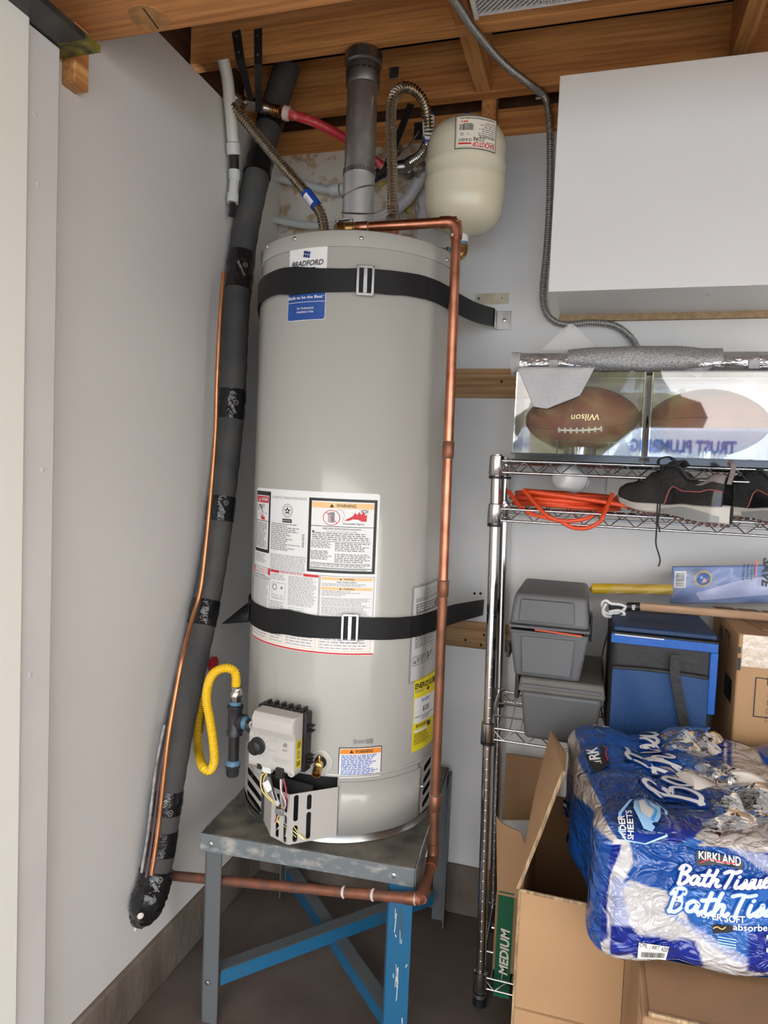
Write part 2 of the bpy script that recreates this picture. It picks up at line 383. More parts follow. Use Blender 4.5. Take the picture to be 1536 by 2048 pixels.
# two exposed blocking boards in the back wall
brd = wood('blocking_wood', 0, (0.50, 0.30, 0.14), (0.33, 0.18, 0.075))
a, b = aY(YB, 917, 738), aY(YB, 1032, 797)
MB().box(a.x-0.3, b.x+0.15, YB-0.006, YB+0.02, b.z, a.z).build('wood_blocking', brd, wb, bevel=0.002)
a, b = aY(YB, 890, 1250), aY(YB, 985, 1300)
MB().box(a.x-0.3, b.x+0.06, YB-0.006, YB+0.02, b.z, a.z+0.02).build('wood_blocking', brd, wb, bevel=0.002)
nm = MB()
for x, y in ((968, 1270), (931, 1280), (962, 1290), (949, 1187), (961, 1187), (1003, 763)):
    p = aY(YB-0.007, x, y); nm.lathe([(0.004, 0), (0.003, 0.002)], p, (0, -1, 0), 8)
nm.build('nail_hole', foam_d, wb)
struct(MB().box(3.1, 3.2, -0.9, 2.13, 0, 2.535).build('wall_right', paint))
struct(MB().box(-1.3, 3.2, -0.95, -0.9, 2.12, 2.56).build('wall_front', mat('header_board', (0.72, 0.66, 0.58), 0.7)))
MB().box(-1.3, -1.2, -0.9, 0.80, 0, 2.53).build('light_blocking_wall', paint, bpy.data.objects['wall_front'])  # unseen wall added to close off light from the left
# ceiling: dark roof deck, top plate, joists, blocking
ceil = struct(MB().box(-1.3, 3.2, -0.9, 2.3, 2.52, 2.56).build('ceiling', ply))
MB().box(XL-0.1, 3.1, YB+0.001, YB+0.1, 2.272, 2.348).build('top_plate', fir_x, ceil, bevel=0.002)
JZ = 2.352
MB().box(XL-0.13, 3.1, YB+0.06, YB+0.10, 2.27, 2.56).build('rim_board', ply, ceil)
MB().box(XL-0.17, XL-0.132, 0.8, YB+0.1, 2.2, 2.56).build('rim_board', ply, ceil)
for y0, y1 in ((1.655, 1.695), (1.945, 1.985)):
    MB().box(XL-0.09, 3.1, y0, y1, JZ, JZ+0.15).build('joist', fir_x, ceil, bevel=0.002)
for x in (-0.365, 0.262, 0.88):
    MB().box(x, x+0.04, 1.697, 1.943, JZ+0.001, JZ+0.14).build('blocking', fir_y, ceil, bevel=0.002)
    MB().box(x, x+0.04, 1.25, 1.653, JZ+0.001, JZ+0.14).build('blocking', fir_y, ceil, bevel=0.002)
    MB().box(x+0.01, x+0.05, 1.987, YB+0.0, 2.275, JZ+0.14).build('blocking', fir_y, ceil, bevel=0.002)
bm_ = MB().box(XL-0.05, 3.1, 1.02, 1.165, 2.11, 2.33).build('header_beam', wood('beam_wood', 0, (0.72, 0.34, 0.115), (0.53, 0.22, 0.07), scale=11), ceil, bevel=0.003)
p = aZ(2.11, 298, 36)
kn = mat('knot_wood', (0.50, 0.25, 0.09), 0.7, noise=(60, 0.35), stretch=(1, 1, 1))
MB().lathe([(0.0, 0.0), (0.036, 0.0), (0.036, 0.002)], (p.x, p.y, 2.1085), (0, 0, 1), 18).build('knot', kn, bm_)
MB().obox((p.x+0.004, p.y, 2.108), (0.004, -0.028, 0), (0.0009, 0.0002, 0), (0, 0, 0.0006)).build('crack', foam_d, bm_)
# painted jamb boards at the left
t1 = struct(MB().box(XL, -0.945, 0.978, 1.056, 0.0, 2.035).build('trim_1', trimp, bevel=0.003))
t2 = struct(MB().box(XL, -0.936, 0.80, 0.977, 0.0, 2.10).build('trim_2', jamb_lit, bevel=0.003))
# nail dimples on the jamb board
nd = MB()
for x, y in ((46, 140), (76, 370), (70, 228), (85, 940), (60, 1350)):
    p = aX(-0.945, x, y); nd.lathe([(0.0, 0.0015), (0.0045, 0.0008), (0.006, 0)], p, (1, 0, 0), 10)
nd.build('filled_nail', trimp, t1, shade=True)
# black painted steel track with yellow overspray above the jamb
trk = thing('door_track', 'black steel bar with yellow overspray on its end above the white jamb', 'bar', (-0.93, 0.98, 2.036))
blk = mat('black_paint_worn', (0.02, 0.021, 0.022), 0.35, noise=(14, 0.3), col2=(0.055, 0.06, 0.05), contrast=(0.3, 0.5))
MB().box(-0.978, -0.884, 0.70, 1.045, 2.0365, 2.048).box(-0.978, -0.970, 0.70, 1.045, 2.048, 2.10).build('track_bar', blk, trk, bevel=0.001)
MB().box(-0.978, -0.884, 1.0455, 1.085, 2.0365, 2.048).build('track_end', mat('yellow_overspray', (0.20, 0.17, 0.015), 0.5, noise=(30, 0.8), col2=(0.03, 0.033, 0.02), contrast=(0.4, 0.6)), trk, label='track end with yellow overspray')
a = aX(XL+0.02, 183, 148)
tag(MB().box(XL+0.001, XL+0.03, 1.098, 1.135, 2.0, 2.108).build('wood_block', fir_y, bevel=0.002), 'small brown wood block under the beam end by the left wall', 'block')

# outside, seen only as reflections: driveway, hedge, white work van
grass = mat('hedge_leaves', (0.10, 0.11, 0.035), 0.8, noise=(5, 0.85), bump=(9, 1.0, 0.1), col2=(0.03, 0.022, 0.012))
drive = struct(MB().box(-14, 14, -22, -0.9, -0.12, -0.01).build('driveway', mat('driveway_concrete', (0.42, 0.40, 0.37), 0.9, noise=(1.5, 0.2))))
van = thing('work_van', 'white plumbing work van parked on the driveway outside the open door', 'van', (1.6, -6.5, -0.01))
vw = mat('van_paint', (0.55, 0.70, 0.92), 0.3)
MB().prism([(-2.6, 0.35), (2.6, 0.35), (2.6, 1.15), (1.8, 1.4), (1.1, 2.05), (-2.6, 2.1)], (1.6, -8.3, 0), (-1, 0, 0), (0, 0, 1), 1.795).build('van_body', vw, van, bevel=0.08, seg=3)
for x in (0.0, 3.3): MB().lathe([(0.0, 0), (0.2, 0), (0.34, 0.02), (0.36, 0.1), (0.34, 0.2), (0, 0.2)], (x, -6.28, 0.35), (0, -1, 0), 20).build('wheel', mat('tyre', (0.02, 0.02, 0.02), 0.8), van)
pt = Print(plane_fn((3.7, -6.49, 0), (-1, 0, 0), (0, 0, 1)))
pt.text('TRUST PLUMBING', 1.98, 1.74, 0.155, 'kblue', bold=0.03, w=1.28); pt.rect(0.3, 0.8, 4.4, 1.15, 'sky', 1)
pt.build('lettering', van)
for i, (x, y, s_) in enumerate(((-4.9, -12, 2.3), (0.2, -13.5, 2.4), (5.2, -12.6, 2.3), (10.3, -13, 2.4), (-10, -12.5, 2.3))):
    rg = random.Random(i); cr = bmesh.new(); bmesh.ops.create_icosphere(cr, subdivisions=4, radius=1)
    for v_ in cr.verts: v_.co *= 1+0.22*math.sin(9*v_.co.x+i)*math.sin(8*v_.co.y+2*i)*math.cos(7*v_.co.z)+rg.uniform(-0.06, 0.06)
    me = bpy.data.meshes.new('hedge_tree'); cr.to_mesh(me); cr.free(); me.materials.append(grass)
    ob = bpy.data.objects.new('hedge_tree', me); COL.objects.link(ob); ob.location = (x, y, s_*0.75); ob.scale = (s_*0.85, s_*0.7, s_*0.85)
    tag(ob, ['leafy green tree across the driveway left of the van', 'middle leafy green tree directly behind the work van', 'leafy green tree behind the back of the van', 'rightmost leafy green tree across the driveway', 'leftmost leafy green tree across the driveway'][i], 'tree', 'trees across the driveway')

# ================================================================== WATER HEATER
gal = mat('galvanized', (0.55, 0.56, 0.57), 0.28, 1.0, noise=(9, 0.25), bump=(30, 0.1))
galr = mat('galvanized_dull', (0.50, 0.51, 0.52), 0.42, 1.0, noise=(20, 0.35))
jack = mat('heater_enamel', (0.43, 0.42, 0.385), 0.14, spec=0.55, noise=(2.5, 0.03))
jack2 = mat('heater_enamel_matt', (0.475, 0.455, 0.43), 0.38)
black = mat('black_plastic', (0.012, 0.012, 0.013), 0.45)
dark = mat('dark_recess', (0.012, 0.011, 0.011), 0.8)
brass = mat('brass', (0.62, 0.40, 0.14), 0.25, 1.0, noise=(50, 0.3))
copper = mat('copper', (0.60, 0.265, 0.165), 0.33, 1.0, noise=(18, 0.45), col2=(0.33, 0.12, 0.07), detail=6, contrast=(0.3, 0.62))
copper_d = mat('copper_dull', (0.36, 0.15, 0.085), 0.5, 0.75, noise=(14, 0.55), col2=(0.18, 0.085, 0.055), detail=8, contrast=(0.35, 0.65), bump=(80, 0.2))
solder = mat('solder', (0.5, 0.47, 0.43), 0.4, 0.8, noise=(90, 0.4))
screw = mat('screw_steel', (0.6, 0.6, 0.6), 0.3, 1.0)
SZ = 0.458
heater = thing('water_heater', 'tall light grey cylindrical gas water heater with warning labels on the blue stand', 'water heater', (HX, HY, SZ))
A0 = 0.0
MB().lathe([(HR, 0.618), (HR, 1.797), (HR-0.002, 1.80)], (HX, HY, 0), n=96).build('jacket', jack, heater)
MB().lathe([(HR+0.0015, 1.800), (HR+0.0018, 1.833), (HR-0.002, 1.8365), (HR-0.012, 1.838), (0.05, 1.846), (0.0, 1.846)], (HX, HY, 0), n=96).build('lid', jack, heater)
sc = MB()
for px, py in ((723, 477), (536, 494), (590, 478), (893, 520)):
    a, z = hc(px, py); q = hp(a, z, 0.0015); d = V((math.cos(a), math.sin(a), 0))
    MB().lathe([(0.0048, 0), (0.0048, 0.001), (0.003, 0.003), (0.0, 0.0035)], q, d, 10).build('screw', screw, heater)
# lower skirt with louvre slots, open towards the burner
def arc_sheet(a0, a1, z0, z1, h, holes, th, name, m, n=0.035):
    """curved sheet on the heater, holes = (angle centre, z centre, half angle, half height) round ended"""
    r_ = HR+h; outer = []
    k = max(2, int(abs(a1-a0)/n))
    for i in range(k+1): outer.append((lerp(a0, a1, i/k)*r_, z0))
    for i in range(k+1): outer.append((lerp(a1, a0, i/k)*r_, z1))
    b = bmesh.new(); mb = MB(); hs = []
    for (ac, zc, ha, hz, sk) in holes:
        P = []; w_, h_ = ha*r_, hz; rr = min(w_, h_)
        for kk in range(20):
            t = 2*math.pi*kk/20; x = (w_-rr)*(1 if math.cos(t) > 0 else -1)+rr*math.cos(t); y = (h_-rr)*(1 if math.sin(t) > 0 else -1)+rr*math.sin(t)
            P.append((ac*r_+x, zc+y+sk*x))
        hs.append(P)
    if not holes:
        mb.grid(lambda u, v: hp(lerp(a0, a1, u), lerp(z0, z1, v), h), k, 1)
    else:
        # split columns so the curved sheet keeps its curvature: tessellate strips around hole area
        mb.prism(outer, (0, 0, 0), (1, 0, 0), (0, 1, 0), 0.0005, holes=hs)
        mb.v = [hp(v.x/r_, v.y, h-0.0006+v.z) for v in mb.v]
    return mb.build(name, m, heater, solid=th if not holes else 0)
pi = math.pi
skz0, skz1 = 0.479, 0.618
# skirt split into panels between slot columns
MB().lathe([(HR-0.03, skz0-0.004), (HR-0.03, skz1)], (HX, HY, 0), n=64).build('burner_chamber', dark, heater)
aL0, aL1 = R(-175), R(-128)
slots = []
for zc in (0.553, 0.523, 0.495): slots.append((R(-130.5), zc, R(10.5), 0.0085, -0.12))
arc_sheet(R(-155), R(-117), skz0, skz1, 0.0, slots, 0.001, 'louvre_panel', jack2)
for zc in (0.583, 0.606): MB().tube([hp(R(-139+2.2*i), zc+0.006-0.0014*i, -0.001) for i in range(9)], lambda i: 0.0062*math.sin(pi*(i+0.6)/9.2), 8).build('closed_louvre', jack2, heater)
arc_sheet(R(-72), R(-20), skz0, skz1, 0.0, [], 0.001, 'skirt_panel', jack)
slots = [(R(-9.5), zc, R(5.5), 0.0085, 0.25) for zc in (0.596, 0.566, 0.536, 0.506)]
arc_sheet(R(-20), R(-1), skz0, skz1, 0.0, slots, 0.001, 'louvre_panel', jack2)
arc_sheet(R(-1), R(205), skz0, skz1, 0.0, [], 0.001, 'skirt_panel', jack)
# outer burner door skin
arc_sheet(R(-71), R(-19.2), 0.484, 0.604, 0.0035, [], 0.0015, 'burner_door', jack)
q = hp(R(-17.4), 0.553, 0.004); MB().lathe([(0.006, 0), (0.005, 0.004), (0, 0.005)], q, (math.cos(R(-17.4)), math.sin(R(-17.4)), 0), 12).build('door_screw', screw, heater)
MB().lathe([(HR-0.012, SZ), (HR-0.001, SZ+0.001), (HR-0.003, SZ+0.004), (HR-0.003, 0.480), (HR-0.03, 0.482)], (HX, HY, 0), n=96).build('base_ring', gal, heater)
MB().lathe([(HR+0.0006, 0.6145), (HR+0.0022, 0.618), (HR+0.0006, 0.6215)], (HX, HY, 0), n=96, a0=R(-130), a1=R(-5)).build('seam_bead', jack, heater)
# folded sheet cover over the burner opening
zb, zt = 0.480, 0.594
Q1, Q2 = aZ(zb, 541, 1672), aZ(zb, 576, 1690)
a0_, a3_ = R(-117.5), R(-71.5)
Q0 = hp(a0_, zb, 0.004); Q3 = hp(a3_, zb, 0.006); Q1.z = Q2.z = zb
cover = MB()
def wallpanel(mb, A, B, z0, z1, slots, th=0.0012):
    ux = (B-A).normalized(); L = (B-A).length; hs = []
    for (cx, cy, hw, hh) in slots:
        P = []
        for k in range(16):
            t = 2*pi*(k+0.5)/16; P.append((cx+hw*math.cos(t), cy+(hh-hw)*(1 if math.sin(t) > 0 else -1)+hw*math.sin(t)))
        hs.append(P)
    nz = ux.cross(V((0, 0, 1)))
    mb.prism([(0, 0), (L, 0), (L, z1-z0), (0, z1-z0)], V((A.x, A.y, z0)), ux, (0, 0, 1), -th, holes=hs)
H = zt-zb; L12 = (Q2-Q1).length; L23 = (Q3-Q2).length
cs = mat('cover_enamel', (0.465, 0.44, 0.415), 0.4)
cov = MB(); hw = 0.0056
wallpanel(cov, Q0, Q1, zb, zt+0.006, [])
wallpanel(cov, Q1, Q2, zb, zt, [(L12*0.36, H*0.66, hw*0.95, 0.030), (L12*0.36, H*0.19, hw*0.95, 0.017), (L12*0.80, H*0.77, hw*0.95, 0.018), (L12*0.80, H*0.29, hw*0.95, 0.031)])
wallpanel(cov, Q2, Q3, zb, zt, [(0.0155, H*0.71, hw, 0.030), (0.0155, H*0.2, hw, 0.019), (0.046, H*0.79, hw, 0.0175), (0.046, H*0.32, hw, 0.031)])
cov.build('burner_cover', cs, heater)
# black panel painted in for the unlit interior; tray inside the cover
n98 = R(-100)
MB().obox(hp(n98, 0.54, 0.003), V((-math.sin(n98), math.cos(n98), 0))*0.07, V((math.cos(n98), math.sin(n98), 0))*0.002, (0, 0, 0.056)).build('dark_interior_panel', mat('interior_shade_black', (0.03, 0.03, 0.032), 0.4), heater)
MB().prism([(p.x, p.y) for p in (Q0, Q1.lerp(Q0, 0.03), Q2.lerp(V((HX, HY, zb)), 0.03), Q3)], (0, 0, zb+0.003), (1, 0, 0), (0, 1, 0), 0.001).build('cover_floor', galr, heater)
# drain valve
a, z = hc(641, 1524); d = V((math.cos(a), math.sin(a), 0)); q = hp(a, z)
MB().lathe([(0.029, 0.0), (0.0285, 0.0012), (0.024, 0.002), (0.0145, 0.0005)], q, d, 32).build('escutcheon', mat('clear_escutcheon', (0.52, 0.51, 0.475), 0.1, spec=0.8), heater)
MB().lathe([(0.0, 0.0016), (0.0142, 0.0014), (0.0142, 0.0002)], q, d, 24).build('drain_hole', dark, heater)
dv = MB().lathe([(0.0075, 0), (0.0075, 0.012), (0.010, 0.013), (0.010, 0.03), (0.0085, 0.031)], q, d, 16).build('drain_valve', brass, heater)
t_ = V((-math.sin(a), math.cos(a), 0)); dn = (d*0.55+V((0, 0, -0.83)))
MB().lathe([(0.0105, 0), (0.0105, 0.003), (0.0095, 0.004), (0.0105, 0.006), (0.0105, 0.020), (0.0085, 0.020), (0.0080, 0.004), (0, 0.004)], q+d*0.024+V((0, 0, -0.002)), (d*0.86+V((0, 0, -0.5))), 20).build('hose_outlet', brass, dv)
MB().lathe([(0.0045, 0), (0.0045, 0.014), (0.003, 0.016)], q+d*0.012+V((0, 0, 0.006)), V((0, 0, 1))+d*0.15, 10).build('valve_stem', brass, dv)

# ---- labels
def hlabel(a0, z0): return cyl_fn(HX, HY, HR, R(a0), z0)
# brand label
L = Print(hlabel(-111, 1.642), du=0.01); Wd = R(23)*HR; Hh = 0.166
L.rrect(-0.001, -0.001, Wd+0.001, Hh+0.001, 0.007, 'midgrey', 0); L.rrect(0, 0, Wd, Hh, 0.0065, 'white', 1)
L.rrect(0.001, 0.001, Wd-0.001, 0.052, 0.0055, 'blue', 2); L.rect(0.001, 0.02, Wd-0.001, 0.074, 'blue', 2)
for i in range(3):
    for j in range(2):
        x0 = 0.040+i*0.0058+j*0.001; y0 = 0.1365+j*0.0075
        L.poly([(x0, y0+0.0022*(2-i)*0.6), (x0+0.005, y0+0.0022*(1-i)*0.6), (x0+0.0058, y0+0.0065+0.0022*(1-i)*0.6), (x0+0.0008, y0+0.0065+0.0022*(2-i)*0.6)], 'navy' if i < 2 else 'blue', 3)
L.text('BRADFORD', 0.008, 0.1195, 0.0115, 'black', 3, w=Wd-0.016, bold=0.02, shear=0.25)
L.text('WHITE', Wd/2, 0.105, 0.010, 'black', 3, align='c', bold=0.02, shear=0.25)
L.rect(0.002, 0.0605, Wd-0.002, 0.0615, 'white', 4); L.rect(0.002, 0.0395, Wd-0.002, 0.0405, 'white', 4)
L.text('Built to be the Best', 0.003, 0.0475, 0.0062, 'white', 4, w=Wd-0.010, bold=0.015); L.ring(Wd-0.0045, 0.0525, 0.0013, 0.0004, 'white', 4, 10)
L.text('For Professional', Wd/2, 0.0245, 0.0046, 'white', 4, align='c', shear=0.2, bold=0.01); L.text('Installation Only', Wd/2, 0.0165, 0.0046, 'white', 4, align='c', shear=0.2, bold=0.01)
L.build('brand_label', heater, 'blue and white brand label')
# big rating and warning label
L = Print(hlabel(-139.2, 0.896), du=0.012); W_ = R(83.7)*HR; H_ = 0.366
L.rrect(0, 0, W_, H_, 0.006, 'white', 0)
L.rrect(0.001, 0.001, W_-0.002, 0.0045, 0.0005, 'red', 1)
x1, x2 = 0.005, 0.082                                       # danger column
L.rect(x1, 0.214, x2, 0.359, 'black', 1); L.rect(x1+0.006, 0.222, x2-0.006, 0.349, 'white', 2)
L.rect(x1+0.009, 0.332, x2-0.007, 0.347, 'red', 3); L.text('DANGER', 0.042, 0.3365, 0.0075, 'white', 4, w=0.03, bold=0.02); L.tri(0.030, 0.335, 0.009, 'white', 4)
L.rect(x1+0.006, 0.288, x2-0.006, 0.2895, 'black', 3)
for cx, cy, r_ in ((0.025, 0.318, 0.005), (0.040, 0.322, 0.0055), (0.052, 0.325, 0.0045)): L.ring(cx, cy, r_, 0.0016, 'black', 3, 12)
L.stroke([(0.024, 0.326), (0.034, 0.324), (0.043, 0.318), (0.046, 0.309)], 0.003, 'black', 3)
L.poly([(0.040, 0.292), (0.060, 0.291), (0.058, 0.300), (0.052, 0.297), (0.047, 0.308), (0.045, 0.299), (0.039, 0.302)], 'red', 3)
L.stroke([(0.018, 0.300), (0.032, 0.306), (0.043, 0.298)], 0.0007, 'black', 3); L.stroke([(0.050, 0.312), (0.060, 0.306), (0.070, 0.308)], 0.0007, 'black', 3)
L.para(x1+0.009, 0.224, x2-0.009, 0.284, 14, 'grey', 3)
L.para(x1+0.002, 0.188, x2-0.01, 0.210, 6, 'midgrey', 1)
L.text('AUTOMATIC STORAGE WATER HEATER', 0.088, 0.345, 0.0052, 'grey', 1, w=0.104)
L.ring(0.140, 0.318, 0.0155, 0.0009, 'black', 1, 26); L.ring(0.140, 0.318, 0.0115, 0.0006, 'black', 1, 26)
st = []
for k in range(10):
    a = R(90+36*k); r_ = 0.010 if k % 2 == 0 else 0.0042; st.append((0.140+r_*math.cos(a), 0.318+r_*math.sin(a)))
L.poly(st, 'black', 1); L.disc(0.140, 0.318, 0.0026, 'white', 2, 12)
L.rect(0.126, 0.291, 0.154, 0.2995, 'black', 1); L.text('AHRI CERTIFIED', 0.1275, 0.2935, 0.0035, 'white', 2, w=0.024)
L.para(0.088, 0.224, 0.180, 0.288, 15, 'grey', 1, fill=0.5, ragged=0.5)
L.bars(0.1835, 0.238, 0.1890, 0.268, 14, 'grey', 2, vert=False)
L.para(0.088, 0.176, 0.196, 0.216, 10, 'midgrey', 1, ragged=0.05)
x0, x3, y0, y3 = 0.198, 0.354, 0.165, 0.352                # framed warning
_fn0 = L.fn; L.fn = lambda u, v, h: _fn0(u, 0.185+(v-0.165)*(0.352-0.185)/(0.352-0.165), h)
L.rect(x0, y0, x3, y3, 'black', 1); L.rect(x0+0.007, y0+0.007, x3-0.007, y3-0.007, 'white', 2)
L.rect(x0+0.008, 0.328, x3-0.008, 0.342, 'lightorange', 3); L.text('WARNING', 0.262, 0.3315, 0.0075, 'black', 4, w=0.044, bold=0.015); L.tri(0.252, 0.330, 0.009, 'black', 4)
L.ring(0.252, 0.304, 0.0195, 0.0016, 'red', 4, 28); L.line((0.239, 0.3175), (0.265, 0.2905), 0.0016, 'red', 4)
L.poly([(0.244, 0.292), (0.259, 0.292), (0.259, 0.316), (0.256, 0.319), (0.244, 0.316)], 'grey', 3)
for k in range(5): L.rect(0.245, 0.2935+k*0.004, 0.250, 0.295+k*0.004, 'white', 4)
L.stroke([(0.260, 0.318), (0.270, 0.325), (0.279, 0.318), (0.280, 0.306), (0.275, 0.296)], 0.0006, 'black', 3)
L.poly([(0.280, 0.298), (0.300, 0.3105), (0.304, 0.319), (0.309, 0.313), (0.313, 0.321), (0.318, 0.314), (0.323, 0.322), (0.327, 0.312), (0.331, 0.316), (0.330, 0.297)], 'red', 4)
L.ring(0.325, 0.322, 0.005, 0.0015, 'black', 5, 12); L.line((0.318, 0.319), (0.318, 0.327), 0.0012, 'black', 5); L.line((0.332, 0.319), (0.332, 0.327), 0.0012, 'black', 5)
L.text('Flammable Vapors', 0.302, 0.2885, 0.0045, 'black', 4, align='c', bold=0.01)
L.rect(x0+0.007, 0.2815, x3-0.007, 0.2830, 'black', 3)
L.text('FIRE AND EXPLOSION HAZARD', 0.276, 0.2745, 0.0042, 'black', 3, align='c', w=0.086, bold=0.015); L.tri(0.211, 0.266, 0.006, 'black', 3)
L.text('Can result in serious injury or death.', 0.276, 0.2685, 0.0034, 'black', 3, align='c', w=0.07)
L.para(0.209, 0.246, x3-0.012, 0.266, 4, 'grey', 3, ragged=0.1); L.rect(0.207, 0.2438, x3-0.012, 0.2450, 'black', 3)
L.para(0.207, 0.226, 0.256, 0.2415, 4, 'grey', 3); L.para(0.262, 0.219, x3-0.014, 0.2415, 5, 'grey', 3)
L.para(0.207, 0.196, 0.256, 0.220, 6, 'grey', 3); L.para(0.262, 0.191, x3-0.012, 0.214, 5, 'grey', 3)
L.rect(0.207, 0.1888, x3-0.012, 0.1898, 'black', 3); L.para(0.207, 0.1795, x3-0.012, 0.1875, 2, 'grey', 3, ragged=0.1)
L.rect(x0+0.007, 0.1765, x3-0.007, 0.1780, 'black', 3); L.para(0.207, 0.1705, x3-0.014, 0.1755, 2, 'grey', 3, ragged=0.1)
# lower half: lighting instructions
L.fn = _fn0
L.border(x1, 0.062, 0.089, 0.179, 0.0008, 'black', 1); L.rect(x1, 0.163, x1+0.006, 0.178, 'red', 2); L.rect(0.080, 0.163, 0.088, 0.178, 'red', 2)
L.text('FOR YOUR SAFETY', 0.047, 0.1715, 0.0036, 'red', 2, align='c', w=0.05); L.text('READ BEFORE OPERATING', 0.047, 0.1655, 0.0034, 'red', 2, align='c', w=0.058)
L.rect(x1, 0.1525, 0.089, 0.1538, 'black', 2); L.para(x1+0.003, 0.155, 0.086, 0.162, 2, 'grey', 2)
L.para(x1+0.003, 0.066, 0.086, 0.1505, 20, 'midgrey', 2, ragged=0.15)
L.rect(0.091, 0.1725, 0.121, 0.1785, 'red', 1); L.rect(0.190, 0.1725, 0.227, 0.1785, 'red', 1); L.text('OPERATING INSTRUCTIONS', 0.1555, 0.1735, 0.0046, 'red', 1, align='c', w=0.064, bold=0.01)
L.rect(0.228, 0.055, 0.229, 0.1785, 'black', 1)
L.para(0.093, 0.155, 0.140, 0.170, 4, 'midgrey', 1); L.para(0.150, 0.102, 0.225, 0.170, 18, 'midgrey', 1, ragged=0.15)
L.border(0.098, 0.112, 0.142, 0.150, 0.0006, 'black', 1); L.ring(0.108, 0.139, 0.0075, 0.0022, 'grey', 2, 18); L.rect(0.128, 0.136, 0.134, 0.142, 'grey', 2)
L.ring(0.106, 0.119, 0.005, 0.0008, 'grey', 2, 14); L.ring(0.117, 0.117, 0.005, 0.0008, 'grey', 2, 14); L.ring(0.132, 0.119, 0.004, 0.0008, 'grey', 2, 14)
L.para(0.093, 0.080, 0.146, 0.106, 6, 'midgrey', 1); L.border(0.152, 0.080, 0.194, 0.098, 0.0006, 'grey', 1); L.bars(0.153, 0.081, 0.193, 0.094, 10, 'midgrey', 1)
L.border(0.231, 0.060, 0.354, 0.1785, 0.0007, 'black', 1)
for yy, s_ in ((0.169, 'WARNING'), (0.147, 'WARNING')):
    L.rect(0.234, yy, 0.350, yy+0.0065, 'lightorange', 1); L.text(s_, 0.284, yy+0.0012, 0.0042, 'black', 2, w=0.025, bold=0.01); L.tri(0.278, yy+0.001, 0.0045, 'black', 2)
L.text('FOR YOUR SAFETY', 0.292, 0.1632, 0.0036, 'black', 2, align='c', w=0.045, bold=0.01); L.para(0.236, 0.1545, 0.346, 0.1615, 2, 'midgrey', 2)
L.para(0.236, 0.132, 0.346, 0.1455, 4, 'midgrey', 2, ragged=0.6)
for k, yy in enumerate((0.110, 0.090, 0.070)): L.rect(0.236, yy+0.0185, 0.348, yy+0.0190, 'black', 2); L.para(0.236, yy, 0.347, yy+0.017, 5, 'midgrey', 2, ragged=0.2)
for xa, xb in ((x1, 0.088), (0.092, 0.140), (0.144, 0.226), (0.231, 0.352)):      # table below the strap
    L.border(xa+0.001, 0.008, xb-0.001, 0.044, 0.0012, 'lightorange', 1); L.para(xa+0.004, 0.0095, xb-0.004, 0.042, 5, 'midgrey', 1, fill=0.4)
    for k in range(1, 5): L.rect(xa+0.002, 0.008+k*0.0072, xb-0.002, 0.0085+k*0.0072, 'lightorange', 1)
L.build('rating_label', heater, 'large white label with danger and warning panels')
# small warning sticker, silver tag
L = Print(hlabel(-72, 0.611), du=0.01); W_ = R(23.6)*HR; H_ = 0.0725
L.rrect(0, 0, W_, H_, 0.003, 'black', 0); L.rrect(0.002, 0.002, W_-0.002, H_-0.002, 0.002, 'white', 1); L.rect(0.003, 0.057, W_-0.003, 0.069, 'orange', 2)
L.text('WARNING', 0.037, 0.0597, 0.0072, 'black', 3, w=0.042, bold=0.02); L.tri(0.029, 0.0595, 0.008, 'black', 3); L.para(0.006, 0.007, W_-0.008, 0.0545, 12, 'kblue', 2, fill=0.5); L.para(W_-0.02, 0.0035, W_-0.004, 0.006, 1, 'black', 2)
L.build('warning_sticker', heater, 'white warning sticker with orange heading')
L = Print(hlabel(-65, 0.6895)); L.rrect(0, 0, 0.0475, 0.014, 0.002, mat('foil_tag', (0.6, 0.6, 0.6), 0.3, 1.0), 0); L.bars(0.004, 0.003, 0.030, 0.011, 11, 'grey', 1); L.rect(0.032, 0.002, 0.045, 0.012, 'grey', 1)
L.build('serial_tag', heater, 'silver serial number tag')
# energy label and the manual packet on the right hand side
L = Print(hlabel(-28.2, 0.648), du=0.008); W_ = R(27)*HR; H_ = 0.180
L.rect(0, 0, W_, H_, 'yellow', 0); L.rect(0.003, 0.068, W_-0.003, 0.130, 'white', 1)
L.text('ENERGYGUIDE', 0.003, 0.153, 0.013, 'black', 2, w=0.105, bold=0.03); L.poly([(0.058, 0.140), (0.068, 0.147), (0.048, 0.147)], 'black', 2); L.rect(0.056, 0.146, 0.060, 0.153, 'black', 2)
L.para(0.004, 0.142, 0.045, 0.149, 2, 'grey', 2); L.text('$325', 0.036, 0.094, 0.0115, 'black', 2, bold=0.02); L.para(0.03, 0.116, 0.075, 0.124, 2, 'blue', 2)
L.rect(0.006, 0.0825, 0.095, 0.0840, 'black', 2); L.para(0.034, 0.072, 0.075, 0.080, 2, 'grey', 2); L.para(0.012, 0.056, 0.08, 0.064, 2, 'black', 2); L.rect(0.006, 0.046, 0.06, 0.052, 'white', 2)
L.rect(0.062, 0.050, 0.078, 0.062, 'black', 2); L.para(0.006, 0.014, 0.075, 0.043, 7, 'black', 2, fill=0.35)
L.build('energy_label', heater, 'yellow energy cost label')
fn = lambda u, v, h: hp(R(-33)+u/HR, 0.822+v+0.09*u, 0.001+h)
L = Print(fn, du=0.01); L.rect(0, 0, 0.125, 0.222, 'white', 2); L.rect(0.0, 0.0, 0.004, 0.222, 'midgrey', 3); L.text('ULTRA LOW NOx', 0.045, 0.208, 0.005, 'grey', 3); L.text('GAS WATER HEATER', 0.035, 0.200, 0.005, 'grey', 3); L.para(0.012, 0.186, 0.115, 0.196, 3, 'grey', 3)
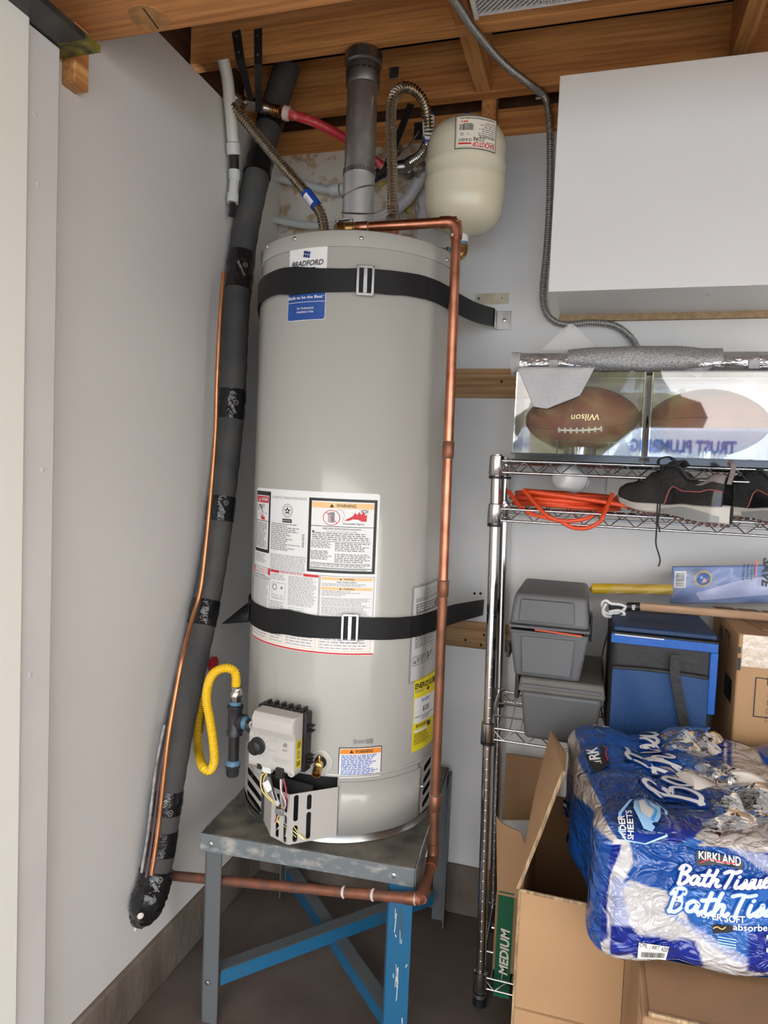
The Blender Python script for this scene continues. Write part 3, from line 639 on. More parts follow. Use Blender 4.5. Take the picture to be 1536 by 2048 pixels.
L.rect(0.014, 0.158, 0.110, 0.182, 'grey', 3); L.para(0.018, 0.162, 0.106, 0.179, 3, 'white', 4); L.para(0.014, 0.075, 0.11, 0.154, 16, 'grey', 3, ragged=0.35)
L.border(0.008, 0.036, 0.055, 0.057, 0.001, 'black', 3); L.tri(0.016, 0.041, 0.009, 'grey', 4); L.para(0.022, 0.040, 0.052, 0.053, 3, 'grey', 4); L.border(0.058, 0.036, 0.088, 0.072, 0.001, 'black', 3)
L.line((0.066, 0.040), (0.066, 0.060), 0.004, 'black', 4); L.line((0.070, 0.044), (0.083, 0.058), 0.0035, 'black', 4)
man = L.build('instruction_booklet', heater, 'white instruction booklet in a clear sleeve')
MB().grid(lambda u, v: hp(R(-34)+u*0.132/HR, 0.818+v*0.232+0.09*u*0.132, 0.0040), 12, 1).build('clear_sleeve', clear('pouch_plastic', milky=0.06), man)

# ---- gas control valve
va = R(-98); vn = V((math.cos(va), math.sin(va), 0)); vt = V((-math.sin(va), math.cos(va), 0)); vz = V((0, 0, 1))
vo = V((HX, HY, 0.712))+vn*HR
def vl(t, z, n): return vo+vt*t+vz*z+vn*n
VP = mat('valve_plastic', (0.50, 0.47, 0.44), 0.4)
MB().obox(vl(0.006, -0.004, 0.016), vt*0.03, vn*0.016, vz*0.035).build('mounting_block', galr, heater)
hs = MB().obox(vl(0.004, 0.0, 0.043), vt*0.063, vn*0.0135, vz*0.066)
for k in range(6): hs.obox(vl(-0.045+k*0.019, 0.066, 0.036), vt*0.0035, vn*0.012, vz*0.006)
for z_ in (-0.05, -0.042, -0.034, 0.022, 0.033): hs.obox(vl(0.067, z_, 0.036), vt*0.008, vn*0.010, vz*0.0022)
hsk = hs.build('valve_back', black, heater, bevel=0.006, seg=2)
prof = [(0.057, -0.062), (0.086, -0.062), (0.089, -0.055), (0.089, 0.012), (0.100, 0.030), (0.101, 0.052), (0.092, 0.064), (0.057, 0.066)]
vb = MB(); out = [(n_, z_) for n_, z_ in prof]
def vsec(t, top_in): return [vl(t, z_, n_) for n_, z_ in out]
secs = [-0.060, -0.058, 0.056, 0.060]
vs = []; 
for i, t in enumerate(secs):
    for n_, z_ in out:
        nn = n_ if i in (1, 2) else 0.057+(n_-0.057)*0.82
        tt = t+(0.013 if (z_ > 0.02 and i < 2) else 0)
        vs.append(vl(tt, z_, nn))
fs = []; k = len(out)
for i in range(3):
    for j in range(k): fs.append((i*k+j, (i+1)*k+j, (i+1)*k+(j+1) % k, i*k+(j+1) % k))
fs.append(tuple(range(k))); fs.append(tuple(3*k+j for j in reversed(range(k))))
vb.add(vs, fs).build('valve_body', VP, heater, bevel=0.004, seg=3, angle=20)
for t, z_ in ((0.050, 0.050), (0.052, -0.058), (-0.052, 0.028)):
    MB().lathe([(0.009, 0.0), (0.009, 0.026), (0.005, 0.027), (0.0045, 0.022), (0, 0.022)], vl(t, z_, 0.062), vn, 14).build('screw_boss', VP, heater)
kb = MB().lathe([(0.0195, 0), (0.0195, 0.003), (0.0175, 0.004), (0.0165, 0.017), (0.0145, 0.019), (0, 0.019)], vl(-0.034, -0.014, 0.0885), vn, 28).build('temperature_knob', black, heater)
MB().obox(vl(-0.034, -0.014, 0.1075), vt*0.002+vz*0.001, vn*0.002, vz*0.014-vt*0.006).build('knob_ridge', black, kb)
pv = Print(lambda u, v, h: vl(u, v, 0.0892+h))
for k in range(10):
    a = R(140-k*28); pv.line((-0.034+0.0225*math.cos(a), -0.014+0.0225*math.sin(a)), (-0.034+0.027*math.cos(a), -0.014+0.027*math.sin(a)), 0.0009, 'grey', 0)
pv.text('VAC', -0.054, 0.013, 0.003, 'grey', 0); pv.text('PILOT', -0.044, 0.0155, 0.003, 'grey', 0); pv.text('HOT', -0.024, 0.012, 0.003, 'grey', 0); pv.para(-0.004, 0.000, 0.022, 0.010, 3, 'midgrey', 0); pv.text('VERY HOT', -0.006, -0.019, 0.0025, 'grey', 0)
pv.border(0.027, -0.006, 0.045, 0.010, 0.0005, 'midgrey', 0); pv.poly([(0.031, -0.003), (0.041, -0.003), (0.041, 0.005), (0.036, 0.0065), (0.031, 0.002)], 'grey', 0); pv.para(0.030, -0.014, 0.043, -0.009, 2, 'grey', 0)
pv.para(0.006, -0.042, 0.052, -0.030, 4, 'midgrey', 0, fill=0.4)
pv.build('valve_print', heater)
pv = Print(lambda u, v, h: vl(0.0597+h-0.0002*0, v, 0.060+u), lift=0.0009); pv.fn = lambda u, v, h: vl(0.0604+h, v, 0.086-u)
pv.fn = lambda u, v, h: vl(0.0603+h, v, 0.0845-u)
pv.rect(0, -0.050, 0.022, 0.012, 'yellow', 0); pv.para(0.003, -0.046, 0.019, -0.034, 4, 'black', 1); pv.para(0.003, -0.006, 0.019, 0.009, 5, 'black', 1); pv.para(0.004, -0.03, 0.018, -0.010, 4, 'grey', 1)
pv.build('valve_sticker', heater, 'yellow sticker on the side of the gas valve')
MB().obox(vl(-0.030, -0.060, 0.082), vt*0.0055, vn*0.007, vz*0.0065).build('plug', black, heater, bevel=0.001)
MB().obox(vl(-0.012, -0.064, 0.080), vt*0.011, vn*0.007, vz*0.008).build('plug', mat('plug_white', (0.7, 0.69, 0.66), 0.5), heater, bevel=0.001, label='white wire plug')
MB().obox(vl(0.026, -0.062, 0.088), vt*0.009, vn*0.008, vz*0.011).build('plug', black, heater, bevel=0.001)
# wires and tubes from valve to the burner
pin = vl(0.012, -0.155, 0.060)
def wire(pts, r, col, nm='wire', lab=None):
    m_ = mat('wire_'+nm+str(col), col, 0.4); MB().tube(catmull(pts, 8), r, 8).build('wire', m_, heater, label=lab)
wire([vl(-0.012, -0.070, 0.080), vl(-0.026, -0.085, 0.085), vl(-0.022, -0.115, 0.085), vl(0.000, -0.140, 0.075), pin], 0.0014, (0.75, 0.62, 0.2), lab='yellow wire')
wire([vl(-0.009, -0.070, 0.080), vl(-0.020, -0.088, 0.082), vl(-0.015, -0.115, 0.084), vl(0.004, -0.138, 0.075), pin+vt*0.004], 0.0014, (0.75, 0.62, 0.2), lab='yellow wire')
wire([vl(0.026, -0.072, 0.088), vl(0.030, -0.10, 0.090), vl(0.040, -0.128, 0.085), vl(0.030, -0.147, 0.075), pin+vt*0.010], 0.0015, (0.75, 0.6, 0.58), lab='pale pink wire')
wire([vl(0.030, -0.072, 0.085), vl(0.036, -0.10, 0.080), vl(0.036, -0.125, 0.078), vl(0.026, -0.150, 0.07), pin+vt*0.012], 0.0018, (0.45, 0.06, 0.10), lab='red wire')
wire([vl(0.020, -0.066, 0.07), vl(0.021, -0.10, 0.075), vl(0.020, -0.13, 0.072), pin+vt*0.006], 0.0022, (0.45, 0.46, 0.46), lab='grey wire')
wire([vl(0.014, -0.066, 0.06), vl(0.015, -0.10, 0.066), vl(0.016, -0.13, 0.066), pin+vt*0.008], 0.0016, (0.1, 0.2, 0.17), lab='green wire')
wire([vl(-0.006, -0.068, 0.080), vl(0.002, -0.085, 0.088), vl(0.014, -0.125, 0.085), pin], 0.0022, (0.02, 0.02, 0.02), lab='black wire')
MB().tube([vl(0.008, -0.06, 0.055), vl(0.009, -0.20, 0.052)], 0.004, 10).build('gas_tube', galr, heater)
MB().obox(vl(-0.006, -0.100, 0.088), (vt*0.6-vz*0.8)*0.011, vn*0.0006, (vz*0.6+vt*0.8)*0.009).build('wire_flag', mat('wire_flag_white', (0.78, 0.78, 0.77), 0.5), heater, label='white paper flag on the wire')
MB().tube([vl(0.006, -0.107, 0.086), vl(0.016, -0.140, 0.078)], 0.005, 10).build('connector', mat('connector_clear', (0.55, 0.57, 0.6), 0.3), heater)
MB().obox(pin+V((0, 0, -0.008)), vt*0.010, vn*0.008, vz*0.007).build('wire_clamp', galr, heater, bevel=0.001)
for k, (c, o1, o2, lab) in enumerate((((0.75, 0.62, 0.1), 0.02, 0.06, 'yellow wire'), ((0.8, 0.8, 0.8), 0.0, 0.055, 'white wire'), ((0.8, 0.8, 0.8), 0.01, -0.02, 'white wire'), ((0.4, 0.04, 0.04), -0.01, -0.03, 'red wire'), ((0.75, 0.62, 0.1), -0.005, 0.035, 'yellow wire'))):
    wire([pin+vt*0.002*k, vl(0.01+o1, -0.185, 0.05+0.003*k), vl(0.01+(o1+o2)/2, -0.205, 0.05), vl(0.01+o2, -0.222, 0.045)], 0.0013, c, lab=lab)
MB().lathe([(0.008, 0), (0.0045, 0.004), (0.0045, 0.03), (0.006, 0.032), (0.006, 0.05)], vl(0.02, -0.225, 0.045), (0, 0, 1), 12).build('burner_fitting', galr, heater)
ob = MB().tube([vl(0.012+0.004*math.cos(k), -0.17-0.0007*k, 0.055+0.004*math.sin(k)) for k in range(50)], 0.0011, 6).build('spring_coil', galr, heater)
# ---- relief valve on the lid, water nipples
tp = aY(1.56, 684, 452); tz = 1.872
tpo = V((tp.x, 1.56, 1.842))
tv = MB().lathe([(0.014, 0), (0.014, 0.014), (0.019, 0.015), (0.019, 0.036), (0.015, 0.040), (0.013, 0.042), (0.0, 0.043)], tpo, (0, 0, 1), 18)
tv.tube([(tpo.x, 1.56, tz), (tpo.x+0.03, 1.56, tz)], 0.0145, 14)
tvo = tv.build('relief_valve', brass, heater)
MB().obox((tpo.x+0.006, 1.553, 1.8905), (0.020, 0, 0.001), (0, 0.006, 0), (0, 0, 0.002)).obox((tpo.x+0.026, 1.553, 1.888), (0.002, 0, 0), (0, 0.006, 0), (0, 0, 0.005)).obox((tpo.x-0.008, 1.553, 1.8875), (0.003, 0, 0), (0, 0.005, 0), (0, 0, 0.003)).build('test_lever', galr, tvo, bevel=0.0008)
NL, NR = V((-0.690, 1.70, 1.845)), V((-0.512, 1.70, 1.845))
MB().lathe([(0.0135, 0), (0.0135, 0.055)], NL, n=14).build('hot_nipple', galr, heater)
MB().lathe([(0.020, 0.0), (0.020, 0.012), (0.0145, 0.014), (0.0145, 0.075), (0.017, 0.076), (0.017, 0.088)], NR, n=16).build('cold_nipple', copper, heater)

# ================================================================== STAND
SL, SR_, SB = aZ(SZ, 402, 1665), aZ(SZ, 830, 1737), aZ(SZ, 899, 1541)
sx_ = (SR_-SL).normalized(); sy_ = V((-sx_.y, sx_.x, 0)); SWd = (SR_-SL).length; SDp = 0.545
SL = SL
stand = thing('heater_stand', 'square steel angle stand in flaking blue and grey paint under the water heater', 'stand', (SL.x+0.26, SL.y+0.27, 0), (0, 0, math.atan2(sx_.y, sx_.x)))
def sp(u, v, z): return V((SL.x, SL.y, 0))+sx_*u+sy_*v+V((0, 0, z))
topm = mat('stand_top_worn', (0.21, 0.19, 0.145), 0.5, noise=(13, 0.5), col2=(0.065, 0.065, 0.06), detail=9, bump=(25, 0.35), contrast=(0.35, 0.62))
edgem = mat('stand_edge_worn', (0.145, 0.165, 0.175), 0.5, noise=(46, 0.4), col2=(0.36, 0.345, 0.31), detail=12, contrast=(0.30, 0.50), stretch=(0.7, 0.7, 1.3))
bluem = mat('stand_blue', (0.014, 0.115, 0.235), 0.42, noise=(13, 0.4), col2=(0.05, 0.085, 0.105), detail=8, contrast=(0.30, 0.42), stretch=(1.5, 1.5, 0.4))
greym = mat('stand_grey', (0.105, 0.115, 0.12), 0.5, noise=(12, 0.3), col2=(0.02, 0.10, 0.19), detail=6, contrast=(0.26, 0.33), stretch=(1.5, 1.5, 0.4))
def sbox(mb, u0, u1, v0, v1, z0, z1, mi=0):
    return mb.hexa([sp(u0, v0, z0), sp(u1, v0, z0), sp(u1, v1, z0), sp(u0, v1, z0), sp(u0, v0, z1), sp(u1, v0, z1), sp(u1, v1, z1), sp(u0, v1, z1)], mi)
sbox(MB(), 0.002, SWd-0.002, 0.002, SDp-0.002, SZ-0.006, SZ-0.0005).build('top_plate', topm, stand, bevel=0.002)
ap = 0.042
e = MB(); sbox(e, 0, SWd, -0.003, 0.0, SZ-ap, SZ); e.build('front_apron', edgem, stand, bevel=0.0015)
e = MB(); sbox(e, 0, SWd, SDp, SDp+0.003, SZ-ap, SZ); e.build('back_apron', edgem, stand, bevel=0.0015)
e = MB(); sbox(e, -0.003, 0, 0, SDp, SZ-ap, SZ); e.build('side_apron', edgem, stand, bevel=0.0015)
e = MB(); sbox(e, SWd, SWd+0.003, 0, SDp, SZ-ap, SZ); e.build('side_apron', edgem, stand, bevel=0.0015)
lw_ = 0.04
for (u, v, du, dv, mm) in ((0.012, 0.002, 1, 1, 0), (SWd-0.012-0.038, 0.002, -1, 1, 1), (0.012, SDp-0.004, 1, -1, 0), (SWd+0.012, SDp-0.004, -1, -1, 0)):
    e = MB()
    if du == -1 and dv == 1:      # front right leg: blue angle, one flange to the front, one to the side
        sbox(e, SWd-0.058, SWd-0.002, 0.0, 0.004, 0, SZ-0.007, 0); sbox(e, SWd-0.058, SWd-0.054, 0.0, 0.05, 0, SZ-0.007, 1)
    else:
        u0, u1 = sorted((u, u+du*lw_)); v0, v1 = sorted((v, v+dv*0.004)); sbox(e, u0, u1, v0, v1, 0, SZ-0.007, 1)
        u0, u1 = sorted((u, u+du*0.004)); v0, v1 = sorted((v, v+dv*lw_)); sbox(e, u0, u1, v0, v1, 0, SZ-0.007, 1)
    e.build('leg', [bluem, greym], stand, label='blue painted front leg' if mm else None)
def angle_bar(A, B, w_=0.034, th=0.003):
    x, y, d = frame(B-A); c = (A+B)/2; m_ = MB()
    m_.obox(c-y*w_/2, x*th/2, y*w_/2, (B-A)/2, 0); m_.obox(c+x*w_/2, x*w_/2, y*th/2, (B-A)/2, 1); return m_
angle_bar(sp(0.05, 0.02, 0.118), sp(SWd-0.02, SDp-0.05, 0.105)).build('cross_brace', [bluem, greym], stand)
angle_bar(sp(0.03, SDp-0.03, 0.082), sp(SWd-0.045, 0.03, 0.075)).build('cross_brace', [bluem, greym], stand)
for u, z_ in ((0.028, SZ-0.021), (0.028, 0.10), (SWd-0.045, SZ-0.021), (SWd-0.028, 0.075), (SWd-0.028, 0.045)):
    MB().lathe([(0.006, 0), (0.006, 0.003), (0.003, 0.004), (0.003, 0.0045)], sp(u, -0.003 if z_ > 0.3 else 0.0, z_), -sy_, 8).build('bolt', screw, stand)

PS = Print(lambda u, v, h: sp(SWd-0.058+u, -h, v))
rg = random.Random(12)
for k in range(14):
    u = rg.uniform(0.018, 0.05); z_ = rg.uniform(0.06, 0.40); l_ = rg.uniform(0.004, 0.045); PS.line((u, z_), (u+rg.uniform(-0.003, 0.003), z_+l_), rg.uniform(0.0008, 0.0018), 'cream', 0)
PS.build('paint_scrape', stand, 'pale paint scrapes')

# ================================================================== SEISMIC STRAPS
web = mat('strap_webbing', (0.010, 0.010, 0.011), 0.55, bump=(320, 0.3, 0.0006), spec=0.3)
zinc = mat('zinc_plate', (0.62, 0.62, 0.63), 0.3, 1.0, noise=(30, 0.2))
def strap(name, label, px, zs_w, left_pts, right_pts, buck, bracket_px, tailpx, lp):
    s_ = thing(name, label, 'strap', tuple(hp(R(-68), lp, 0)))
    P = list(left_pts); W = [q[1] for q in P]; P = [q[0] for q in P]
    for (x, y, w__) in px:
        a, z = hc(x, y); P.append(hp(a, z, 0.0055)); W.append(w__)
    for q, w__ in right_pts: P.append(V(q)); W.append(w__)
    Q = catmull(P, 6); n_ = len(P)
    Wf = [lerp(W[min(i//6, n_-1)], W[min(i//6+1, n_-1)], (i % 6)/6) for i in range(len(Q))]
    # keep the band outside the jacket
    for q in Q:
        d = V((q.x-HX, q.y-HY, 0)); 
        if d.length < HR+0.005: d = d.normalized()*(HR+0.005); q.x, q.y = HX+d.x, HY+d.y
    MB().ribbon(Q, Wf, 0.0028).build('band', web, s_)
    if tailpx:
        T = [hp(*hc(x, y), 0.0085) for x, y in tailpx]; MB().ribbon(catmull(T, 5), 0.050, 0.0026).build('strap_end', web, s_)
    a, z = hc(*buck); d = V((math.cos(a), math.sin(a), 0)); t = V((-math.sin(a), math.cos(a), 0)); q = hp(a, z, 0.0125)
    bk = MB()
    for sgn in (-1, 1):
        bk.obox(q+t*sgn*0.0165, t*0.003, d*0.0018, vz*0.032); bk.obox(q+vz*sgn*0.0295, t*0.0195, d*0.0018, vz*0.003)
    bk.obox(q-d*0.001, t*0.0045, d*0.002, vz*0.027)
    bk.build('buckle', zinc, s_, bevel=0.001)
    if bracket_px:
        b = aY(YB-0.004, *bracket_px); bw = MB().box(b.x-0.018, b.x+0.022, YB-0.006, YB-0.002, b.z-0.026, b.z+0.026).box(b.x-0.021, b.x-0.018, YB-0.03, YB-0.002, b.z-0.026, b.z+0.026)
        bw.lathe([(0.006, 0), (0.006, 0.004), (0, 0.005)], (b.x+0.004, YB-0.006, b.z), (0, -1, 0), 8); bw.build('wall_bracket', zinc, s_, bevel=0.001)
    return s_
zt_ = 1.728
rp = aY(YB-0.02, 985, 638)
strap('upper_strap', 'upper black webbing strap with metal buckle around the top of the water heater', [(556, 566, 0.056), (590, 563, 0.062), (640, 562, 0.052), (690, 562, 0.050), (730, 562, 0.050), (800, 568, 0.050), (850, 577, 0.050), (893, 596, 0.050)], 0,
      [(V((-0.93, 2.0, 1.66)), 0.045), (V((-0.905, 1.90, 1.665)), 0.04), (V((-0.878, 1.78, 1.675)), 0.045), (V((-0.850, 1.685, 1.70)), 0.050), (hp(R(-163), 1.722, 0.005), 0.054), (hp(R(-143), 1.732, 0.005), 0.055)],
      [(hp(R(-8), 1.727, 0.006), 0.050), (V((-0.318, 1.83, 1.736)), 0.050), (V((rp.x+0.005, YB-0.022, rp.z+0.004)), 0.050)], (730, 564), (1006, 641), ((742, 564), (775, 568), (810, 570), (846, 577)), 1.728)
t = aY(YB-0.1, 962, 630)
rp = aY(YB-0.02, 965, 1216)
strap('lower_strap', 'lower black webbing strap with white buckle across the big rating label', [(540, 1240, 0.056), (575, 1243, 0.058), (600, 1248, 0.056), (640, 1253, 0.050), (700, 1255, 0.050), (760, 1256, 0.050), (815, 1254, 0.050), (858, 1243, 0.050)], 0,
      [(V((-0.93, 2.0, 0.955)), 0.05), (V((-0.862, 1.80, 0.955)), 0.050), (V((-0.850, 1.70, 0.955)), 0.052), (hp(R(-160), 0.955, 0.005), 0.055), (hp(R(-140), 0.956, 0.005), 0.056)],
      [(hp(R(-6), 0.957, 0.006), 0.050), (V((-0.325, 1.80, 0.950)), 0.050), (V((rp.x, YB-0.01, rp.z)), 0.045)], (699, 1254), None, ((712, 1255), (745, 1256), (780, 1256), (815, 1253)), 0.956)
ls = bpy.data.objects['lower_strap']
q1 = hp(R(-153), 0.945, 0.008); q2 = V((-0.862, 1.575, 0.925))
MB().add([hp(R(-150), 0.968, 0.009), hp(R(-140), 0.975, 0.009), hp(R(-142), 0.928, 0.009), q2+V((-0.005, -0.03, -0.008)), hp(R(-150), 0.968, 0.011)], [(0, 3, 2, 1)]).build('loose_end', web, ls, solid=0.002)
us = bpy.data.objects['upper_strap']
b = aY(YB-0.06, 962, 630)
MB().obox((b.x, b.y-0.02, b.z), (0.004, 0.003, -0.002), (0.001, 0.0015, 0), (0, 0, 0.024)).build('white_tag', inkm('white'), us)

# ================================================================== PIPES AND FITTINGS
steel_c = mat('corrugated_steel', (0.64, 0.585, 0.47), 0.22, 1.0)
nut = mat('nickel_nut', (0.50, 0.46, 0.42), 0.3, 1.0, noise=(40, 0.3))
bw_blue = ink('band_blue', (0.01, 0.06, 0.33))
# flue
fl = thing('flue_pipe', 'shiny galvanised flue pipe rising from heater top through the joists', 'flue', (HX-0.012, HY, 1.847))
fx = HX-0.012
MB().lathe([(0.0395, 1.8475), (0.0395, 2.055)], (fx, HY, 0), n=40).build('lower_section', mat('galvanized_bright', (0.74, 0.76, 0.77), 0.34, 0.75, noise=(6, 0.15), bump=(14, 0.15)), fl)
for k, z0 in enumerate((1.905, 1.962, 2.012)):
    MB().tube([V((fx+0.0400*math.cos(a), HY+0.0400*math.sin(a), z0+0.016*math.sin(a+1.0+0.6*(k % 2)*math.pi)*(1 if k != 1 else -1))) for a in [2*pi*i/40 for i in range(40)]], 0.0022, 6, closed=True).build('swivel_seam', gal, fl)
cr = MB()
for i in range(30):
    a = 2*pi*i/30; cr.obox((fx+0.0405*math.cos(a), HY+0.0405*math.sin(a), 2.058), (-math.sin(a)*0.0028, math.cos(a)*0.0028, 0), (math.cos(a)*0.001, math.sin(a)*0.001, 0), (0, 0, 0.006))
cr.build('crimped_edge', gal, fl)
MB().lathe([(0.0385, 2.05), (0.0385, 2.30)], (fx, HY, 0), n=40).build('upper_section', mat('galvanized_dark', (0.52, 0.51, 0.50), 0.3, 0.85, noise=(20, 0.3)), fl)
cl = MB().lathe([(0.0405, 2.268), (0.0425, 2.270), (0.0425, 2.318), (0.047, 2.322), (0.047, 2.345), (0.0425, 2.348), (0.0425, 2.515)], (fx, HY, 0), n=40).build('storm_collar', mat('flue_dull', (0.20, 0.20, 0.205), 0.35, 0.9), fl)
for i in range(9):
    a = R(-170+20*i); MB().obox((fx+0.0430*math.cos(a), HY+0.0430*math.sin(a), 2.300), (-math.sin(a)*0.005, math.cos(a)*0.005, 0), (math.cos(a)*0.0006, math.sin(a)*0.0006, 0), (0, 0, 0.0025)).build('lock_slot', dark, cl)
b = aY(1.935, 787, 143)
tag(MB().box(b.x-0.013, b.x+0.013, 1.9405, 1.9445, b.z-0.016, b.z+0.016).build('junction_plate', galr, bevel=0.001), 'small grey metal plate on the joist behind the flue', 'plate')
# ---- hot water flexible connector (left) with brass valve and red pipe
hot = thing('hot_connector', 'long corrugated steel connector slanting from heater lid up to the left wall', 'water connector', tuple(NL))
P = [V((-0.690, 1.70, 1.905)), aY(1.70, 645, 440), aY(1.70, 637, 418), aY(1.70, 610, 382), aY(1.69, 560, 325), aY(1.68, 510, 265), aY(1.67, 474, 222), aY(1.665, 459, 206), aY(1.675, 456, 196), aY(1.70, 464, 194), aY(1.73, 480, 201), aY(1.745, 492, 206)]
C_ = catmull(P, 8)
MB().corrugated(C_, 0.0118, 0.0023, 0.0078).build('corrugated_tube', steel_c, hot)
a_, b_ = aY(1.70, 634, 414), aY(1.70, 612, 385)
MB().tube([a_, (a_+b_)/2, b_], 0.0146, 16, mi=0).build('band_label', bw_blue, hot, label='blue paper band')
m_ = (a_+b_)/2; d_ = (b_-a_).normalized(); v_ = (CAM-m_); v_ = (v_-d_*v_.dot(d_)).normalized()
Lb = Print(lambda u, v, h: m_+d_*u+(v_*math.cos(v/0.0146)+d_.cross(v_)*math.sin(v/0.0146))*(0.0148+h), dv=0.004)
Lb.rect(-0.016, -0.016, 0.016, 0.001, 'white', 0); Lb.bars(-0.012, -0.014, 0.010, -0.006, 9, 'grey', 1); Lb.build('band_print', hot)
v0, v1 = aY(1.75, 492, 206), aY(1.775, 575, 227)
ax_ = (v1-v0).normalized()
bv = thing('hot_valve', 'brass and nickel valve hung by black strap near the upper left corner', 'valve', tuple(v0))
def along(t): return v0.lerp(v1, t)
MB().lathe([(0.012, 0), (0.0175, 0.002), (0.0175, 0.028), (0.0145, 0.030), (0.0145, 0.036)], along(0.02), ax_, 6, smooth=False).build('hex_nut', nut, bv)
MB().lathe([(0.012, 0), (0.015, 0.003), (0.016, 0.018), (0.013, 0.024), (0.013, 0.034)], along(0.33), ax_, 16).build('valve_body', nut, bv)
rb = MB()
pr_ = [(0.0125, 0)]
for k in range(4): pr_ += [(0.0125, 0.002+0.006*k), (0.0155, 0.003+0.006*k), (0.0155, 0.006+0.006*k), (0.0125, 0.0075+0.006*k)]
rb.lathe(pr_, along(0.62), ax_, 18).build('ribbed_fitting', brass, bv)
MB().lathe([(0.014, 0), (0.0185, 0.001), (0.0185, 0.016), (0.016, 0.018)], along(0.90), ax_, 18).build('clamp_ring', mat('pale_clamp', (0.72, 0.55, 0.53), 0.5), bv)
redp = mat('red_pex', (0.55, 0.035, 0.05), 0.4, noise=(35, 0.3), col2=(0.62, 0.2, 0.2), contrast=(0.3, 0.38))
MB().tube(catmull([along(0.98), aY(1.80, 630, 245), aY(1.85, 690, 277), aY(1.90, 735, 310), aY(1.93, 765, 332)], 8), 0.0125, 14).build('red_pipe', redp, bv, label='red plastic pipe passing behind the flue')
# hanger strips for that valve
for nm_, q0, q1, x0, x1, lb in (('a', (472, 62), (502, 200), 0.024, 0.015, 'left slanted black hanger strip holding the brass valve from the joist'), ('b', (516, 58), (517, 225), 0.021, 0.015, 'upright black hanger strip beside the slanted one on the joist')):
    A, B = aY(1.652, *q0), aY(1.735 if nm_ == 'a' else 1.745, *q1); M_ = aY(1.652, lerp(q0[0], q1[0], 0.28), lerp(q0[1], q1[1], 0.42))
    h_ = thing('hanger_strip', lb, 'hanger', tuple(A), group='black hanger strips on the joist')
    hm = MB().ribbon([A, M_, B], [x0, x0, x1], 0.002, up=[(1, 0, 0)]*3)
    hm.build('strip', mat('black_hanger', (0.02, 0.02, 0.022), 0.4), h_)
    for t in (0.2, 0.75): MB().lathe([(0.003, 0), (0.003, 0.002), (0, 0.0025)], A.lerp(M_, t)+V((0, -0.001, 0)), (0, -1, 0), 8).build('rivet', copper if t < 0.5 else screw, h_)
# ---- cold connector (right)
cold = thing('cold_connector', 'corrugated steel connector looping over beside the flue to the back wall', 'water connector', tuple(NR))
P = [NR+V((0, 0, 0.095)), aY(1.70, 785, 400), aY(1.70, 784, 330), aY(1.70, 782, 250), aY(1.705, 785, 200), aY(1.72, 800, 177), aY(1.74, 822, 177), aY(1.77, 845, 200), aY(1.80, 856, 240), aY(1.83, 856, 280), aY(1.87, 843, 308), aY(1.90, 826, 322)]
MB().corrugated(catmull(P, 8), 0.0118, 0.0023, 0.0078).build('corrugated_tube', steel_c, cold)
MB().lathe([(0.0168, 0), (0.0175, 0.002), (0.0175, 0.022), (0.0130, 0.026), (0.0125, 0.048)], NR+V((0, 0, 0.078)), n=16).build('union_nut', nut, cold)
a_, b_ = aY(1.80, 854, 226), aY(1.832, 856, 284)
MB().tube([a_, a_.lerp(b_, 0.5)+V((0.004, 0, 0)), b_], 0.0148, 16).build('band_label', bw_blue, cold, label='blue and white barcode band')
m_ = (a_+b_)/2+V((0.003, 0, 0)); d_ = (b_-a_).normalized(); v_ = (CAM-m_); v_ = (v_-d_*v_.dot(d_)).normalized(); s_ = d_.cross(v_)
Lb = Print(lambda u, v, h: m_+d_*u+(v_*math.cos(v/0.0148)+s_*math.sin(v/0.0148))*(0.0152+h), dv=0.004)
Lb.rect(-0.028, -0.020, 0.026, 0.020, 'white', 0); Lb.bars(-0.018, -0.013 if s_.x < 0 else 0.002, 0.018, -0.002 if s_.x < 0 else 0.013, 11, 'grey', 1); Lb.para(-0.02, 0.002 if s_.x < 0 else -0.013, 0.018, 0.012 if s_.x < 0 else -0.003, 3, 'grey', 1); Lb.build('band_print', cold)
cvv = thing('cold_valve', 'nickel valve and fittings on the back wall behind the looped connector', 'valve', tuple(aY(1.93, 812, 330)))
d_ = (aY(1.93, 800, 336)-aY(1.90, 826, 322)).normalized(); q = aY(1.90, 828, 321)
MB().lathe([(0.012, 0), (0.0165, 0.003), (0.0165, 0.024), (0.014, 0.026)], q, d_, 6, smooth=False).build('hex_nut', nut, cvv)
cb = aY(1.95, 808, 333)
MB().lathe([(0.013, -0.03), (0.017, -0.028), (0.019, 0.0), (0.014, 0.028)], cb, (1, 0.2, 0.15), 14).lathe([(0.018, 0), (0.018, 0.05)], cb, (0, 1, 0), 12).build('valve_body', nut, cvv)
for px, py, r_ in ((822, 337, 0.010), (835, 334, 0.011), (845, 332, 0.012), (797, 300, 0.012)):
    c_ = aY(1.955, px, py); MB().lathe([(r_*0.7, -0.014), (r_, -0.012), (r_, 0.0), (r_*0.75, 0.002), (r_*0.75, 0.01), (r_*0.95, 0.012)], c_, (0.7, -0.3, 0.5), 6, smooth=False).build('fitting', nut, cvv)
MB().tube([aY(1.95, 800, 300), aY(1.96, 815, 296), aY(1.97, 838, 262)], 0.0025, 8).build('wire_clip', galr, cvv)
A, B = aY(1.93, 770, 340), aY(1.942, 822, 208)
MB().ribbon([A, A.lerp(B, 0.5), B], 0.020, 0.0022, up=[(1, 0, 0.3)]*3).build('black_hanger', MATS['black_hanger'], cvv)
A = aY(1.975, 836, 262); MB().box(A.x-0.012, A.x+0.012, 1.9745, 1.9775, A.z-0.024, A.z+0.024).build('wall_bracket', MATS['black_hanger'], cvv)
